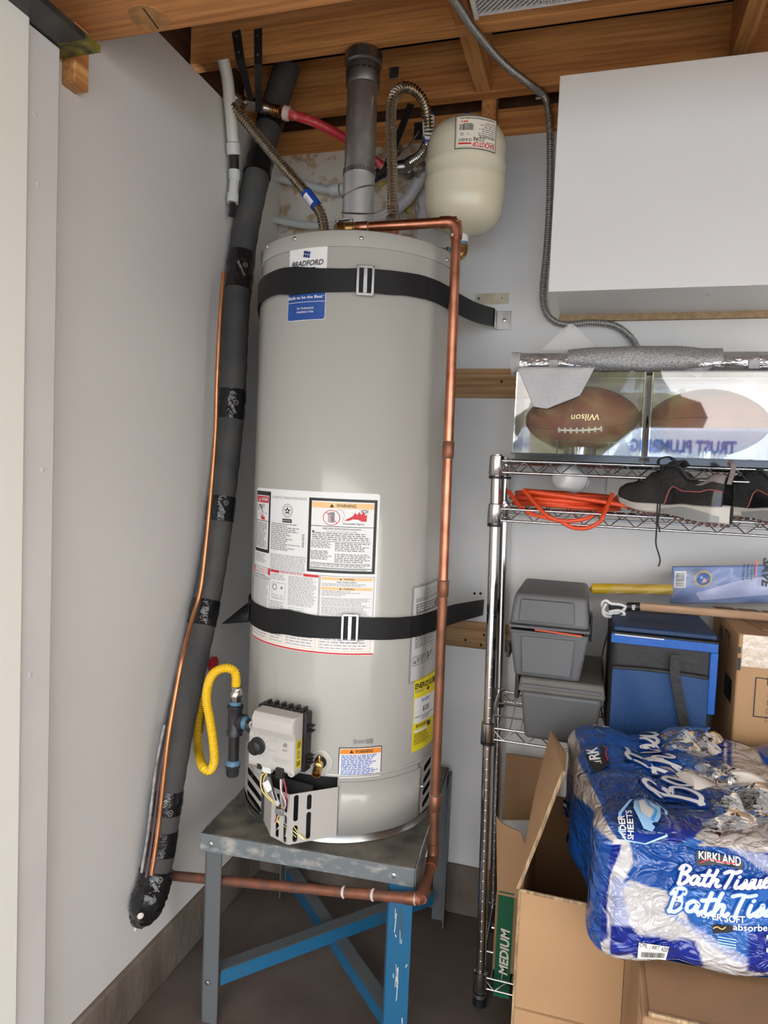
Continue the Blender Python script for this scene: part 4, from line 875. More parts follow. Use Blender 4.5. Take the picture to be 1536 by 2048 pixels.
A, B = aY(1.955, 752, 352), aY(1.94, 778, 336)
MB().lathe([(0.019, 0), (0.019, 0.022), (0.0165, 0.024), (0.0165, 0.055)], B, (A-B), 18).build('black_coupling', mat('black_abs', (0.02, 0.02, 0.021), 0.3), cvv)
MB().tube([B, cb], 0.014, 12).build('pipe_stub', nut, cvv)
# translucent white pipes on the back wall
pex = mat('white_pex', (0.62, 0.63, 0.60), 0.35)
pexf = mat('pex_fitting', (0.58, 0.60, 0.58), 0.4)
wp = thing('white_water_pipes', 'translucent white water pipe run along the back wall behind the flue', 'pipe', tuple(aY(2.0, 600, 370)))
MB().tube(catmull([aY(1.99, 520, 352), aY(1.995, 560, 357), aY(2.0, 640, 377), aY(2.0, 672, 382)], 6), 0.0125, 12).build('pipe', pex, wp)
for px, py in ((670, 380), (692, 378)): MB().lathe([(0.0135, -0.016), (0.018, -0.015), (0.018, 0.012), (0.0155, 0.015)], aY(2.0, px, py), (1, 0, 0.02), 16).build('coupling', pexf, wp)
MB().tube(catmull([aY(1.99, 505, 430), aY(1.995, 540, 437), aY(2.0, 600, 449), aY(2.0, 660, 452), aY(2.0, 705, 450), aY(1.99, 760, 430), aY(1.985, 805, 405), aY(1.98, 836, 372), aY(1.985, 850, 345)], 8), 0.0115, 12).build('pipe', pex, wp)
MB().tube(catmull([aY(2.0, 720, 445), aY(1.995, 770, 432), aY(1.985, 815, 398), aY(1.98, 838, 360)], 8), 0.0165, 12).build('wide_pipe', mat('pipe_beige', (0.60, 0.57, 0.53), 0.4), wp)
pu = thing('pipe_upright', 'upright white plastic pipe with couplings in the back left corner', 'pipe', tuple(aX(-0.955, 465, 380)))
MB().tube(catmull([aX(-0.955, 446, 118), aX(-0.955, 455, 160), aX(-0.955, 462, 230), aX(-0.957, 466, 285)], 6), 0.0155, 14).build('pipe', pex, pu)
def seg(p, q, r_, m_, n_): MB().tube([aX(-0.957, *p), aX(-0.957, *q)], r_, 14).build(n_, m_, pu)
seg((466, 287), (468, 311), 0.0185, pexf, 'coupling'); seg((468, 311), (469, 341), 0.0125, MATS['black_abs'], 'black_sleeve'); seg((469, 341), (469, 360), 0.0155, pexf, 'coupling'); seg((469, 358), (466, 392), 0.0125, pex, 'pipe'); seg((466, 388), (465, 406), 0.0155, pexf, 'coupling'); seg((465, 405), (463, 432), 0.008, MATS['black_abs'], 'cable_end')
# yellow and grey caulk leavings on the back wall
fo = mat('foam_yellow', (0.62, 0.50, 0.12), 0.7, noise=(40, 0.4), bump=(60, 0.8, 0.004)); fg = mat('foam_grey', (0.50, 0.48, 0.44), 0.7, bump=(60, 0.8, 0.004))
for nm_, pts, m_, lb in (('foam_blob', ((808, 412), (822, 404), (828, 418), (820, 434), (808, 430)), fo, 'yellow dried foam blob on the back wall below the white pipe'), ('foam_blob', ((832, 402), (840, 408), (840, 425), (834, 434), (829, 420)), fg, 'grey dried foam blob on the back wall beside the yellow one'), ('foam_blob', ((752, 368), (772, 360), (780, 364), (770, 374), (754, 378)), fo, 'yellow foam smear on back wall right of the flue')):
    c_ = aY(2.028, sum(p[0] for p in pts)/len(pts), sum(p[1] for p in pts)/len(pts)); bm = MB()
    ring = [aY(2.028, *p) for p in pts]; n_ = len(ring); vs = [c_+V((0, -0.016, 0))]+[lerp(c_, q_, 0.6)+V((0, -0.011, 0)) for q_ in ring]+[q_+V((0, 0.001, 0)) for q_ in ring]
    fs = [(0, 1+(i+1) % n_, 1+i) for i in range(n_)]+[(1+i, 1+(i+1) % n_, 1+n_+(i+1) % n_, 1+n_+i) for i in range(n_)]
    tag(bm.add(vs, fs, 0, True).build(nm_, m_, subsurf=1), lb, 'foam', 'dried foam on the back wall')

# ---- copper discharge pipe
cp = thing('discharge_pipe', 'long copper relief pipe running down the right side of the heater and under the stand', 'pipe', (-0.315, 1.56, 0.4))
CR = 0.0112
x0 = tpo.x+0.03; ztop = 1.873; xe = -0.322
pt0 = V((x0, 1.56, ztop)); E1 = V((xe, 1.56, ztop)); E2 = V((-0.308, 1.56, 0.418)); E3 = V((-0.297, 1.405, 0.414)); 
e4 = aX(-0.98, 350, 1760); E4 = V((-0.978, e4.y-0.02, 0.0)); E4.z = aY(E4.y, 345, 1757).z
e4x = aY(1.405, 345, 1757); 
def straight(a, b, m_, nm_='tube', r_=CR): MB().tube([a, b], r_, 16).build(nm_, m_, cp)
def elbow(c, a, b, m_, k=0.022):
    da, db = (a-c).normalized(), (b-c).normalized(); P = [c+da*k*1.7, c+da*k]
    for i in range(1, 6):
        t = i/6; P.append((c+da*k)*(1-t)**2+c*2*t*(1-t)+(c+db*k)*t*t)
    P += [c+db*k, c+db*k*1.7]; MB().tube(P, CR+0.0022, 16).build('elbow', m_, cp)
straight(pt0, E1, copper, 'top_run'); straight(E1, V((-0.3145, 1.56, 1.05)), copper, 'upper_riser'); straight(V((-0.3145, 1.56, 1.05)), E2, copper_d, 'lower_riser')
straight(E2, E3, copper_d, 'forward_run'); E4 = V((-0.979, 1.44, 0)); E4.z = aY(1.44, 345, 1757).z; straight(E3, E4, mat('copper_painted', (0.30, 0.105, 0.06), 0.55, 0.5, noise=(22, 0.6), col2=(0.17, 0.085, 0.06), detail=8, contrast=(0.4, 0.6), bump=(50, 0.3)), 'floor_run')
elbow(E1, pt0, E2, copper); elbow(E2, E1, E3, copper_d); elbow(E3, E2, E4, copper_d)
def coupler(p, d, L_, m_=copper_d):
    MB().lathe([(CR, -L_/2-0.002), (CR+0.002, -L_/2), (CR+0.002, L_/2), (CR, L_/2+0.002)], p, d, 16).build('coupling', m_, cp)
    for s__ in (-1, 1): MB().lathe([(CR+0.0005, -0.0015), (CR+0.0026, 0), (CR+0.0005, 0.0015)], p+V(d).normalized()*s__*(L_/2+0.001), d, 16).build('solder_ring', solder, cp)
def onr(py): 
    p = aY(1.56, 905, py); return V((lerp(-0.322, -0.308, (1.873-p.z)/1.455), 1.56, p.z))
coupler(onr(900), (0, 0, 1), 0.034); coupler(onr(1178), (0, 0, 1), 0.034); coupler(onr(1612), (0, 0, 1), 0.036); coupler(pt0+V((0.02, 0, 0)), (1, 0, 0), 0.03, copper)
for t in (0.02, 0.16, 0.26, 0.93): MB().lathe([(CR+0.0002, -0.003), (CR+0.0022, 0), (CR+0.0002, 0.003)], E3.lerp(E4, t), (E4-E3), 16).build('paint_ring', mat('paint_drip', (0.62, 0.57, 0.52), 0.7), cp)
# white paint drips
MB().lathe([(0.0045, 0), (0.002, 0.001)], aY(1.548, 905, 468), (0, -1, 0), 8).build('solder_drop', solder, cp)
MB().lathe([(0.024, 0), (0.022, 0.003), (0.012, 0.004)], (-0.979, E4.y, E4.z), (1, 0, 0), 20).build('wall_collar', mat('paint_drip', (0, 0, 0)), cp)

# ---- expansion tank and its brass branch
TX, TY = -0.355, 1.80
cream = mat('tank_cream', (0.66, 0.62, 0.46), 0.22, spec=0.5)
tk = thing('expansion_tank', 'cream pressure tank standing on brass elbow right of the heater top', 'tank', (TX, TY, 1.925))
zb_, zt_ = 1.930, 2.208; rT = 0.1015
prf = [(0.014, zb_-0.004), (0.03, zb_), (0.06, zb_+0.008), (0.082, zb_+0.022), (0.095, zb_+0.042), (rT-0.001, zb_+0.070), (rT, 2.045), (rT+0.0015, 2.050), (rT, 2.055), (rT, 2.083), (rT+0.0015, 2.088), (rT, 2.093), (rT-0.001, zt_-0.075), (0.096, zt_-0.050), (0.084, zt_-0.028), (0.062, zt_-0.012), (0.03, zt_-0.002), (0.0, zt_)]
MB().lathe(prf, (TX, TY, 0), n=64).build('shell', cream, tk)
MB().lathe([(0.021, 0), (0.021, 0.012), (0.018, 0.016), (0.0, 0.016)], (TX, TY, zt_-0.004), n=20).build('valve_cap', ink('cap_blue', (0.01, 0.03, 0.45)), tk)
MB().lathe([(0.012, 1.905), (0.0155, 1.907), (0.0155, 1.922), (0.011, 1.924), (0.011, 1.93)], (TX, TY, 0), n=14).build('thread_collar', mat('thread_tape', (0.66, 0.68, 0.68), 0.5), tk)
MB().lathe([(0.0135, 1.895), (0.0135, 1.906)], (TX, TY, 0), n=14).build('pipe_dope', mat('dope_blue', (0.085, 0.19, 0.28), 0.5), tk)
LT = Print(lambda u, v, h: V((TX+(rT+h)*math.cos(R(-73)-u/rT), TY+(rT+h)*math.sin(R(-73)-u/rT), 2.172-v)), du=0.008)
q0, q1 = -0.062, 0.040; hL = 0.078      # upside-down label: u runs to the left, v runs down
u0, u1 = -0.066, 0.040
LT.rect(u0, 0, u1, hL, 'black', 0); LT.rect(u0+0.002, 0.002, u1-0.002, hL-0.002, 'cream', 1); LT.border(u0+0.004, 0.004, u1-0.004, hL-0.004, 0.0006, 'black', 2)
LT.text('BACKSTOP', u0+0.007, hL-0.0165, 0.0105, 'red', 3, w=0.056, bold=0.02); LT.text('CORE', u0+0.034, hL-0.027, 0.0082, 'black', 3, w=0.028, bold=0.015); LT.rect(u0+0.008, hL-0.0195, u0+0.03, hL-0.0185, 'black', 3)
LT.para(u0+0.007, 0.012, u0+0.052, hL-0.032, 7, 'grey', 2, ragged=0.5, fill=0.4); LT.para(u0+0.007, hL-0.036, u0+0.052, hL-0.028, 2, 'black', 2, ragged=0.3, fill=0.5)
LT.rect(0.000, hL-0.014, 0.031, hL-0.010, 'red', 3); LT.text('12-A101C', 0.000, hL-0.0235, 0.0068, 'black', 3, w=0.031, bold=0.015); LT.ring(0.023, hL-0.034, 0.0035, 0.001, 'black', 3, 14); LT.ring(0.008, hL-0.034, 0.003, 0.0008, 'midgrey', 3, 14)
LT.bars(-0.003, 0.021, 0.030, 0.035, 20, 'black', 3); LT.para(0.0, 0.018, 0.028, 0.0205, 1, 'black', 3); LT.text('Amtrol', 0.010, 0.012, 0.0045, 'red', 3, shear=0.2) if False else LT.para(0.010, 0.011, 0.026, 0.016, 1, 'red', 3, ragged=0.0)
LT.para(u0+0.008, 0.0055, u1-0.01, 0.0085, 1, 'black', 3, fill=0.8, ragged=0.02, word=0.0022)
LT.build('tank_label', tk, 'upside down cream label with red lettering')
br = thing('brass_branch', 'brass tee pipe from the cold nipple to the elbow under the cream tank', 'pipe fitting', (TX, TY, 1.86))
ctee = NR+V((0, 0, 0.03)); el = V((TX, TY, ctee.z-0.002))
MB().tube([ctee, ctee.lerp(el, 0.86)], 0.0125, 14).build('nipple', brass, br)
P = [el.lerp(ctee, 0.2), el.lerp(ctee, 0.12), el.lerp(ctee, 0.02)+V((0, 0, 0.004)), el+V((0, 0, 0.016)), V((TX, TY, 1.897))]
MB().tube(catmull(P, 4), [0.0175]+[0.0155]*15+[0.0175], 16).build('elbow', brass, br)
d_ = (el-ctee).normalized(); MB().lathe([(0.016, 0), (0.0165, 0.006)], el.lerp(ctee, 0.23), d_, 16).build('pipe_dope', MATS['dope_blue'], br)

# ---- gas line: yellow connector, tee and drip leg
blackiron = mat('black_iron', (0.055, 0.055, 0.06), 0.45, 0.5, noise=(40, 0.3), bump=(80, 0.2))
dope = MATS['dope_blue']
gx = thing('gas_drip_leg', 'black iron gas tee with drip leg beside the heater control valve', 'pipe fitting', tuple(vl(-0.115, -0.02, 0.05)))
GY = vl(-0.115, 0, 0.045).y
tc_ = aY(GY, 470, 1441)
def gz(py): return aY(GY, 468, py).z
MB().lathe([(0.0155, gz(1470)), (0.0185, gz(1469)), (0.0185, gz(1460)), (0.0165, gz(1458)), (0.0165, gz(1418)), (0.0185, gz(1416)), (0.0185, gz(1410)), (0.0155, gz(1409))], (tc_.x, GY, 0), n=20).lathe([(0.0155, 0.0), (0.0155, 0.016), (0.0185, 0.017), (0.0185, 0.026)], (tc_.x, GY, tc_.z), vt, 18).build('tee', blackiron, gx)
MB().lathe([(0.0125, 0.024), (0.0155, 0.026), (0.0155, 0.032), (0.0125, 0.036)], (tc_.x, GY, tc_.z), vt, 16).build('pipe_dope', dope, gx, label='blue thread sealant')
MB().tube([V((tc_.x, GY, tc_.z))+vt*0.03, vl(-0.058, -0.012, 0.045)], 0.0115, 14).build('inlet_nipple', blackiron, gx)
MB().lathe([(0.0135, gz(1409)), (0.0145, gz(1408)), (0.0135, gz(1402))], (tc_.x, GY, 0), n=16).build('pipe_dope', dope, gx, label='blue thread sealant')
MB().lathe([(0.0125, gz(1524)), (0.0125, gz(1466))], (tc_.x-0.001, GY, 0), n=16).build('nipple', black, gx)
MB().lathe([(0.0125, gz(1530)), (0.0175, gz(1529)), (0.0165, gz(1522)), (0.0125, gz(1519))], (tc_.x-0.002, GY, 0), n=16).build('pipe_dope', dope, gx, label='blue thread sealant')
MB().lathe([(0.0, gz(1553)), (0.013, gz(1552)), (0.0155, gz(1547)), (0.0155, gz(1536)), (0.018, gz(1534)), (0.018, gz(1528))], (tc_.x-0.002, GY, 0), n=8).build('pipe_cap', blackiron, gx)
yc = mat('yellow_coating', (0.80, 0.50, 0.012), 0.35)
gc = thing('gas_connector', 'yellow corrugated gas hose looping down beside the black insulated pipe', 'gas hose', tuple(aY(GY, 470, 1380)))
gy2 = GY-0.0
MB().lathe([(0.0115, gz(1402)), (0.0115, gz(1393)), (0.0155, gz(1392)), (0.0155, gz(1382)), (0.013, gz(1380)), (0.013, gz(1372))], (tc_.x+0.002, GY, 0), n=6, smooth=False).build('flare_nut', nut, gc)
P = [aY(GY, 472, 1376), aY(GY, 472, 1356), aY(GY, 468, 1342), aY(GY-0.01, 452, 1336), aY(GY-0.02, 430, 1344), aY(GY-0.02, 417, 1366), aY(GY-0.015, 413, 1400), aY(GY-0.01, 420, 1440), aY(GY-0.005, 427, 1490), aY(GY, 428, 1525), aY(GY+0.005, 418, 1541), aY(GY+0.01, 405, 1532), aX(-0.93, 397, 1500), aX(-0.945, 395, 1460), aX(-0.95, 399, 1425), aX(-0.955, 404, 1395)]
Cg = catmull(P, 8)
MB().corrugated(Cg, 0.0098, 0.0011, 0.0052).build('hose', yc, gc)
a_, b_ = aX(-0.947, 395, 1466), aX(-0.953, 402, 1412); MB().tube([a_, (a_+b_)/2, b_], 0.0135, 14).build('tag_sleeve', clear('yellow_sleeve', tint=(0.9, 0.75, 0.2), milky=0.35, milk=(0.7, 0.5, 0.05)), gc)
q = aX(-0.955, 425, 1328)
gv = thing('gas_shutoff', 'red shutoff handle on left wall behind the black insulated pipe', 'valve', tuple(q))
MB().lathe([(0.010, 0), (0.010, 0.02), (0.020, 0.021), (0.021, 0.030), (0.014, 0.033), (0, 0.034)], V((-0.978, q.y, q.z)), (1, 0, 0), 16).build('red_handle', mat('red_handle', (0.45, 0.02, 0.03), 0.4), gv)

# ---- black insulated line set taped to the copper line
foam = mat('foam_sleeve', (0.040, 0.040, 0.043), 0.75, noise=(9, 0.45), col2=(0.075, 0.073, 0.07), contrast=(0.42, 0.75), bump=(30, 0.25, 0.003), detail=6)
tape = mat('black_vinyl_tape', (0.010, 0.010, 0.011), 0.18, bump=(38, 0.9, 0.006))
ins = thing('insulated_pipe', 'thick black foam insulated pipe running down the left wall with taped joints', 'pipe', tuple(aX(-0.94, 300, 1800)))
key = [(575, 130), (556, 190), (533, 270), (512, 360), (492, 455), (478, 560), (470, 660), (466, 760), (459, 860), (447, 970), (432, 1090), (413, 1200), (386, 1330), (358, 1460), (337, 1580), (322, 1690), (306, 1775)]
xs = [-0.88, -0.905, -0.925, -0.933, -0.937]+[-0.938]*12
BP = [aX(x, *k) for x, k in zip(xs, key)]
BC = catmull(BP, 10)
def bpt(py):       # index along the run nearest an image height
    best = 0; bd = 1e9
    for i in range(len(BC)):
        d = BC[i]-CAM; yy = 1024-FPX*(d.dot(c_u)/d.dot(c_f))
        if abs(yy-py) < bd: bd = abs(yy-py); best = i
    return best
rI = 0.0355
cuts = [100, 232, 254, 322, 358, 500, 588, 778, 840, 994, 1040, 1206, 1256, 1575, 1625, 1760]
# foam sleeves between joints, each a piece of its own; taped joints over them
joints = [(bpt(232), bpt(254)), (bpt(305), bpt(350)), (bpt(505), bpt(585)), (bpt(782), bpt(838)), (bpt(996), bpt(1038)), (bpt(1206), bpt(1252)), (bpt(1578), bpt(1622))]
st_ = 0
ends = [(a+b)//2 for a, b in joints]+[len(BC)-1]
for e_ in ends:
    if e_-st_ >= 1:
        seg_ = BC[st_:e_+1]
        MB().tube(seg_, lambda i, s0=st_: rI*(1+0.02*math.sin((i+s0)*1.7)), 20).build('foam_sleeve', foam, ins)
    st_ = e_
tpm = tape
for k, (a, b) in enumerate(joints):
    sl = BC[a:max(b, a+1)+1]
    MB().tube(sl, lambda i: rI+0.0022+0.0008*((i*7) % 3-1), 22).build('tape_wrap', tpm, ins)
# slanting wrap and the crumpled taped end that enters the wall
sl = BC[bpt(1655):bpt(1705)+1]
MB().tube(sl, rI+0.001, 22).build('tape_wrap', tpm, ins)
endw = [BC[bpt(1740)], BC[-1], aX(-0.94, 296, 1800), aX(-0.957, 288, 1822), aX(-0.975, 276, 1838)]
Ce = catmull(endw, 6)
rg = random.Random(5)
em = MB(); em.tube(Ce, lambda i: (rI+0.004)*(1 if i < len(Ce)*0.5 else 1-0.5*((i/len(Ce)-0.5)*2)**1.5), 24)
for v in em.v: v += V((rg.uniform(-1, 1), rg.uniform(-1, 1), rg.uniform(-1, 1)))*0.0022
em.build('taped_end', tpm, ins)
for px, py, r_ in ((281, 1832, 0.0075), (270, 1848, 0.005), (271, 1858, 0.006)):
    MB().lathe([(0.0, 0.004), (r_*0.7, 0.003), (r_, 0)], aX(-0.906 if px > 275 else -0.978, px, py), (0.7, -0.7, 0) if px > 275 else (1, 0, 0), 10).build('plaster_blob', mat('plaster', (0.72, 0.66, 0.6), 0.8, bump=(60, 0.6)), ins)
# copper line beside the sleeve
ck = [(447, 545), (440, 640), (434, 760), (431, 860), (424, 960), (413, 1080), (401, 1180), (384, 1240), (366, 1310), (349, 1400), (336, 1480), (327, 1560), (316, 1660), (303, 1750)]
CP_ = catmull([aX(-0.905 if i > 7 else -0.925-0.000*i, *k) for i, k in enumerate(ck)], 8)
MB().tube(CP_, 0.0052, 12).build('copper_line', mat('copper_line', (0.62, 0.27, 0.12), 0.35, 0.85, noise=(30, 0.25)), ins, label='thin bare copper line')
wk = [(338, 1460), (322, 1540), (312, 1620), (303, 1690), (292, 1755)]
MB().tube(catmull([aX(-0.925, *k) for k in wk], 8), 0.0030, 8).build('cable', mat('cable_purple', (0.12, 0.07, 0.08), 0.5), ins)
MB().tube(catmull([aX(-0.945, k[0]-9, k[1]-10) for k in wk], 8), 0.0034, 8).build('cable', mat('cable_white', (0.5, 0.48, 0.46), 0.7, noise=(60, 0.6)), ins, label='whitish paint covered cable')
# tape lettering
def tapetext(s_, px, py, rot, h_, ):
    i = bpt(py); c_ = BC[i]; d_ = (BC[min(i+1, len(BC)-1)]-BC[max(i-1, 0)]).normalized(); v_ = CAM-c_; v_ = (v_-d_*v_.dot(d_)).normalized(); r_ = v_.cross(d_)*-1
    rr = rI+0.0045; upv = -d_; 
    right = upv.cross(v_)
    T_ = Print(lambda u, v, h: c_+upv*v+(v_*math.cos(u/rr)+right*math.sin(u/rr))*(rr+h)); T_.text(s_, 0, 0, h_, 'midgrey', 0, align='c', rot=rot, bold=0.01); T_.ring(0.012, 0.014 if rot < 0 else -0.016, 0.0065, 0.001, 'midgrey', 0, 18); T_.text('UL', 0.012, (0.014 if rot < 0 else -0.016)-0.002, 0.004, 'midgrey', 0, align='c'); T_.build('tape_print', ins)
tapetext('RESISTANT', 0, 545, -60, 0.006); tapetext('UV RESIST', 0, 815, -60, 0.006); tapetext('RESISTANT', 0, 1012, -55, 0.005); tapetext('AIR', 0, 1598, 55, 0.012); tapetext('UV RESIST', 0, 1765, -50, 0.006)

# ---- armoured electrical cable and tape patch
pl_ = thing('armoured_cable', 'flexible grey armoured cable curving down from joists beside the white cabinet', 'cable', tuple(aY(2.0, 1100, 300)))
P = [V((-0.355, 1.50, 2.335)), aZ(2.335, 922, 20), aZ(2.335, 945, 55), aZ(2.335, 1000, 120), aZ(2.330, 1055, 165), aY(1.965, 1088, 192), aY(1.99, 1097, 225), aY(2.01, 1100, 280), aY(2.015, 1099, 400), aY(2.015, 1093, 500), aY(2.015, 1086, 570), aY(2.015, 1088, 615), aY(2.015, 1105, 640), aY(2.015, 1135, 649), aY(2.015, 1180, 645), aY(2.015, 1225, 650), aY(2.015, 1255, 668), aY(2.015, 1274, 695), aY(2.015, 1280, 740)]
MB().corrugated(catmull(P, 8), 0.0088, 0.0011, 0.0062, 10).build('armour', mat('armour_zinc', (0.40, 0.40, 0.39), 0.4, 0.85), pl_)
c_ = aY(1.97, 1080, 192); MB().obox(c_, (0.012, 0, 0), (0, 0.004, 0), (0, 0, 0.008)).build('cable_clip', galr, pl_, bevel=0.002)
a, b = aY(YB, 950, 583), aY(YB, 1022, 608)
tp_ = Print(plane_fn((a.x, YB-0.0002, b.z), (1, 0, 0), (0, 0, 1)), lift=0.0006)
tp_.rect(0, 0, 0.098, 0.032, mat('old_tape', (0.66, 0.58, 0.44), 0.6, noise=(25, 0.25)), 0); tp_.disc(0.012, 0.018, 0.004, 'green', 1); tp_.stroke([(0.05, 0.001), (0.054, 0.012), (0.051, 0.022), (0.058, 0.031)], 0.002, 'gold', 1); tp_.disc(0.078, 0.017, 0.0018, 'black', 1)
tag(tp_.build('tape_patch', None), 'old beige tape strip stuck on the back wall above the strap bracket', 'tape')

# ================================================================== WHITE WALL CABINET
mel = mat('white_melamine', (0.74, 0.735, 0.725), 0.35, noise=(3, 0.03))
cabt = thing('wall_cabinet', 'large white wall cabinet mounted high on the right of the back wall', 'cabinet', (0.4, 1.9, 1.75))
MB().box(-0.112, 1.02, 1.742, 2.029, 1.765, 2.240).build('carcass', mel, cabt, bevel=0.001)
MB().box(-0.127, 0.455, 1.720, 1.738, 1.754, 2.250).build('door', mel, cabt, bevel=0.0015)
MB().box(0.459, 1.03, 1.720, 1.738, 1.754, 2.250).build('door', mel, cabt, bevel=0.0015)
MB().box(-0.116, 1.02, 2.013, 2.0295, 1.748, 1.766).build('hanging_cleat', mat('particle_edge', (0.42, 0.28, 0.15), 0.7, noise=(60, 0.3)), cabt)
c_ = aZ(1.7645, 1417, 588); MB().lathe([(0.004, 0), (0.004, 0.003), (0, 0.004)], (c_.x, c_.y, 1.7648), (0, 0, -1), 10).build('screw', screw, cabt)
# white mesh panel lying on the joists, upper right
mp_ = thing('mesh_panel', 'white perforated panel with white frame under the joists at top right', 'panel', (0.1, 1.5, 2.335))
zM = 2.338; xa, ya = aZ(zM, 957, 30).x, aZ(zM, 957, 30).y; xb = 0.55
fr = MB(); fr.box(xa-0.010, xa, 1.15, ya+0.01, zM-0.004, zM+0.014); fr.build('frame_edge', mel, mp_, bevel=0.001)
MB().box(xa, xb, ya, ya+0.006, zM, zM+0.012).build('frame_edge', mel, mp_, bevel=0.001)
MB().box(xa+0.0005, xb, 1.16, ya-0.0005, zM+0.006, zM+0.010).build('backing', mat('panel_backing', (0.30, 0.29, 0.28), 0.7), mp_)
mw = MB(); d1 = 0.0075
def mesh_line(x0, y0, x1, y1): mw.bar((x0, y0, zM+0.003), (x1, y1, zM+0.003), 0.0032, 0.003)
n_ = int((xb-xa+0.3)/d1)
yA, yB = 1.30, ya
for i in range(n_):
    for sg in (1, -1):
        x0 = xa-0.15+i*d1*1.7; x1 = x0+sg*(yB-yA); q0, q1 = (x0, yA), (x1, yB)
        t0, t1 = 0.0, 1.0
        dx = x1-x0
        lo, hi = sorted(((xa-x0)/dx, (xb-x0)/dx)); t0, t1 = max(t0, lo), min(t1, hi)
        if t1-t0 > 0.02: mesh_line(x0+dx*t0, lerp(yA, yB, t0), x0+dx*t1, lerp(yA, yB, t1))
mw.build('wire_mesh', mel, mp_, kind='stuff')

# ================================================================== CHROME WIRE RACK
chrome = mat('chrome', (0.62, 0.62, 0.63), 0.14, 1.0)
chromed = mat('chrome_wire', (0.66, 0.66, 0.67), 0.22, 1.0)
rack = thing('wire_rack', 'chrome wire shelving rack standing against the back wall right of the heater', 'rack', (0.24, 1.84, 0))
RY0, RY1, RX1 = 1.686, 1.985, 0.70
def post(x0, xt, y, ztop=1.365):
    A, B = V((x0, y, 0.03)), V((xt, y, ztop)); d = (B-A); L_ = d.length; h = 0.012; pm = MB(); d.normalize()
    pm.lathe([(0.0125, 0.0), (0.0125, h)], A, d, 20)
    while h < L_-0.03:
        pm.lathe([(0.0117, h-0.001), (0.0117, h+0.003)], A, d, 20); pm.lathe([(0.0125, h+0.002), (0.0125, min(h+0.0254, L_))], A, d, 20); h += 0.0254
    pm.lathe([(0.0122, h), (0.0122, L_)], A, d, 20); pm.lathe([(0.0122, L_), (0.0, L_+0.001)], A, d, 20)
    pm.build('post', chrome, rack)
    MB().lathe([(0.016, 0.0), (0.018, 0.002), (0.017, 0.018), (0.010, 0.022)], V((x0, y, 0)), n=18).build('foot', black, rack)
    MB().lathe([(0.0165, 0.022), (0.0165, 0.060), (0.0145, 0.066)], V((x0, y, 0)), n=18).build('foot_sleeve', galr, rack)
    return lambda z: lerp(x0, xt, (z-0.03)/(ztop-0.03))
pf = post(-0.198, -0.224, RY0); pb = post(-0.208, -0.238, RY1)
post(RX1, RX1, RY0); post(RX1, RX1, RY1)
def shelf_(z, hgt=0.028):
    s_ = MB(); x0f, x0b = pf(z), pb(z)
    n_ = int((RX1-x0f)/0.0254)
    for i in range(n_+1):
        t = i/n_; a = V((lerp(x0f, RX1, t), RY0, z)); b = V((lerp(x0b, RX1, t), RY1, z)); s_.tube([a, b+V((0, 0, -0.0005))], 0.0016, 6, caps=False)
    for t in (0.33, 0.67): s_.tube([V((x0f, lerp(RY0, RY1, t), z-0.004)), V((RX1, lerp(RY0, RY1, t), z-0.004))], 0.0026, 6)
    sh = s_.build('shelf', chromed, rack)
    for nm_, A, B in (('front', V((x0f, RY0-0.004, z)), V((RX1, RY0-0.004, z))), ('back', V((x0b, RY1, z)), V((RX1, RY1, z))), ('side', V((x0f, RY0, z)), V((x0b, RY1, z)))):
        MB().tube([A, B], 0.0029, 8).build(nm_+'_rail', chromed, sh); MB().tube([A-V((0, 0, hgt)), B-V((0, 0, hgt))], 0.0029, 8).build(nm_+'_rail', chromed, sh)
        L_ = (B-A).length; n2 = max(2, int(L_/0.028)); P = []
        for i in range(n2+1): P.append(A.lerp(B, (i+0.3)/(n2+0.6))-V((0, 0.0005, (hgt-0.001) if i % 2 else 0.001)))
        MB().tube(P, 0.0021, 6).build('zigzag_wire', chromed, sh)
    for (px_, y) in ((x0f, RY0), (x0b, RY1)):
        MB().lathe([(0.0160, -0.036), (0.0178, -0.034), (0.0168, 0.010), (0.0140, 0.012)], V((px_, y, z)), n=18).build('collar', chrome, sh)
        MB().lathe([(0.0145, -0.044), (0.0172, -0.043), (0.0172, -0.037)], V((px_, y, z)), n=18).build('clip_sleeve', black, sh)
for z in (1.351, 1.236, 0.703, 0.075): shelf_(z)

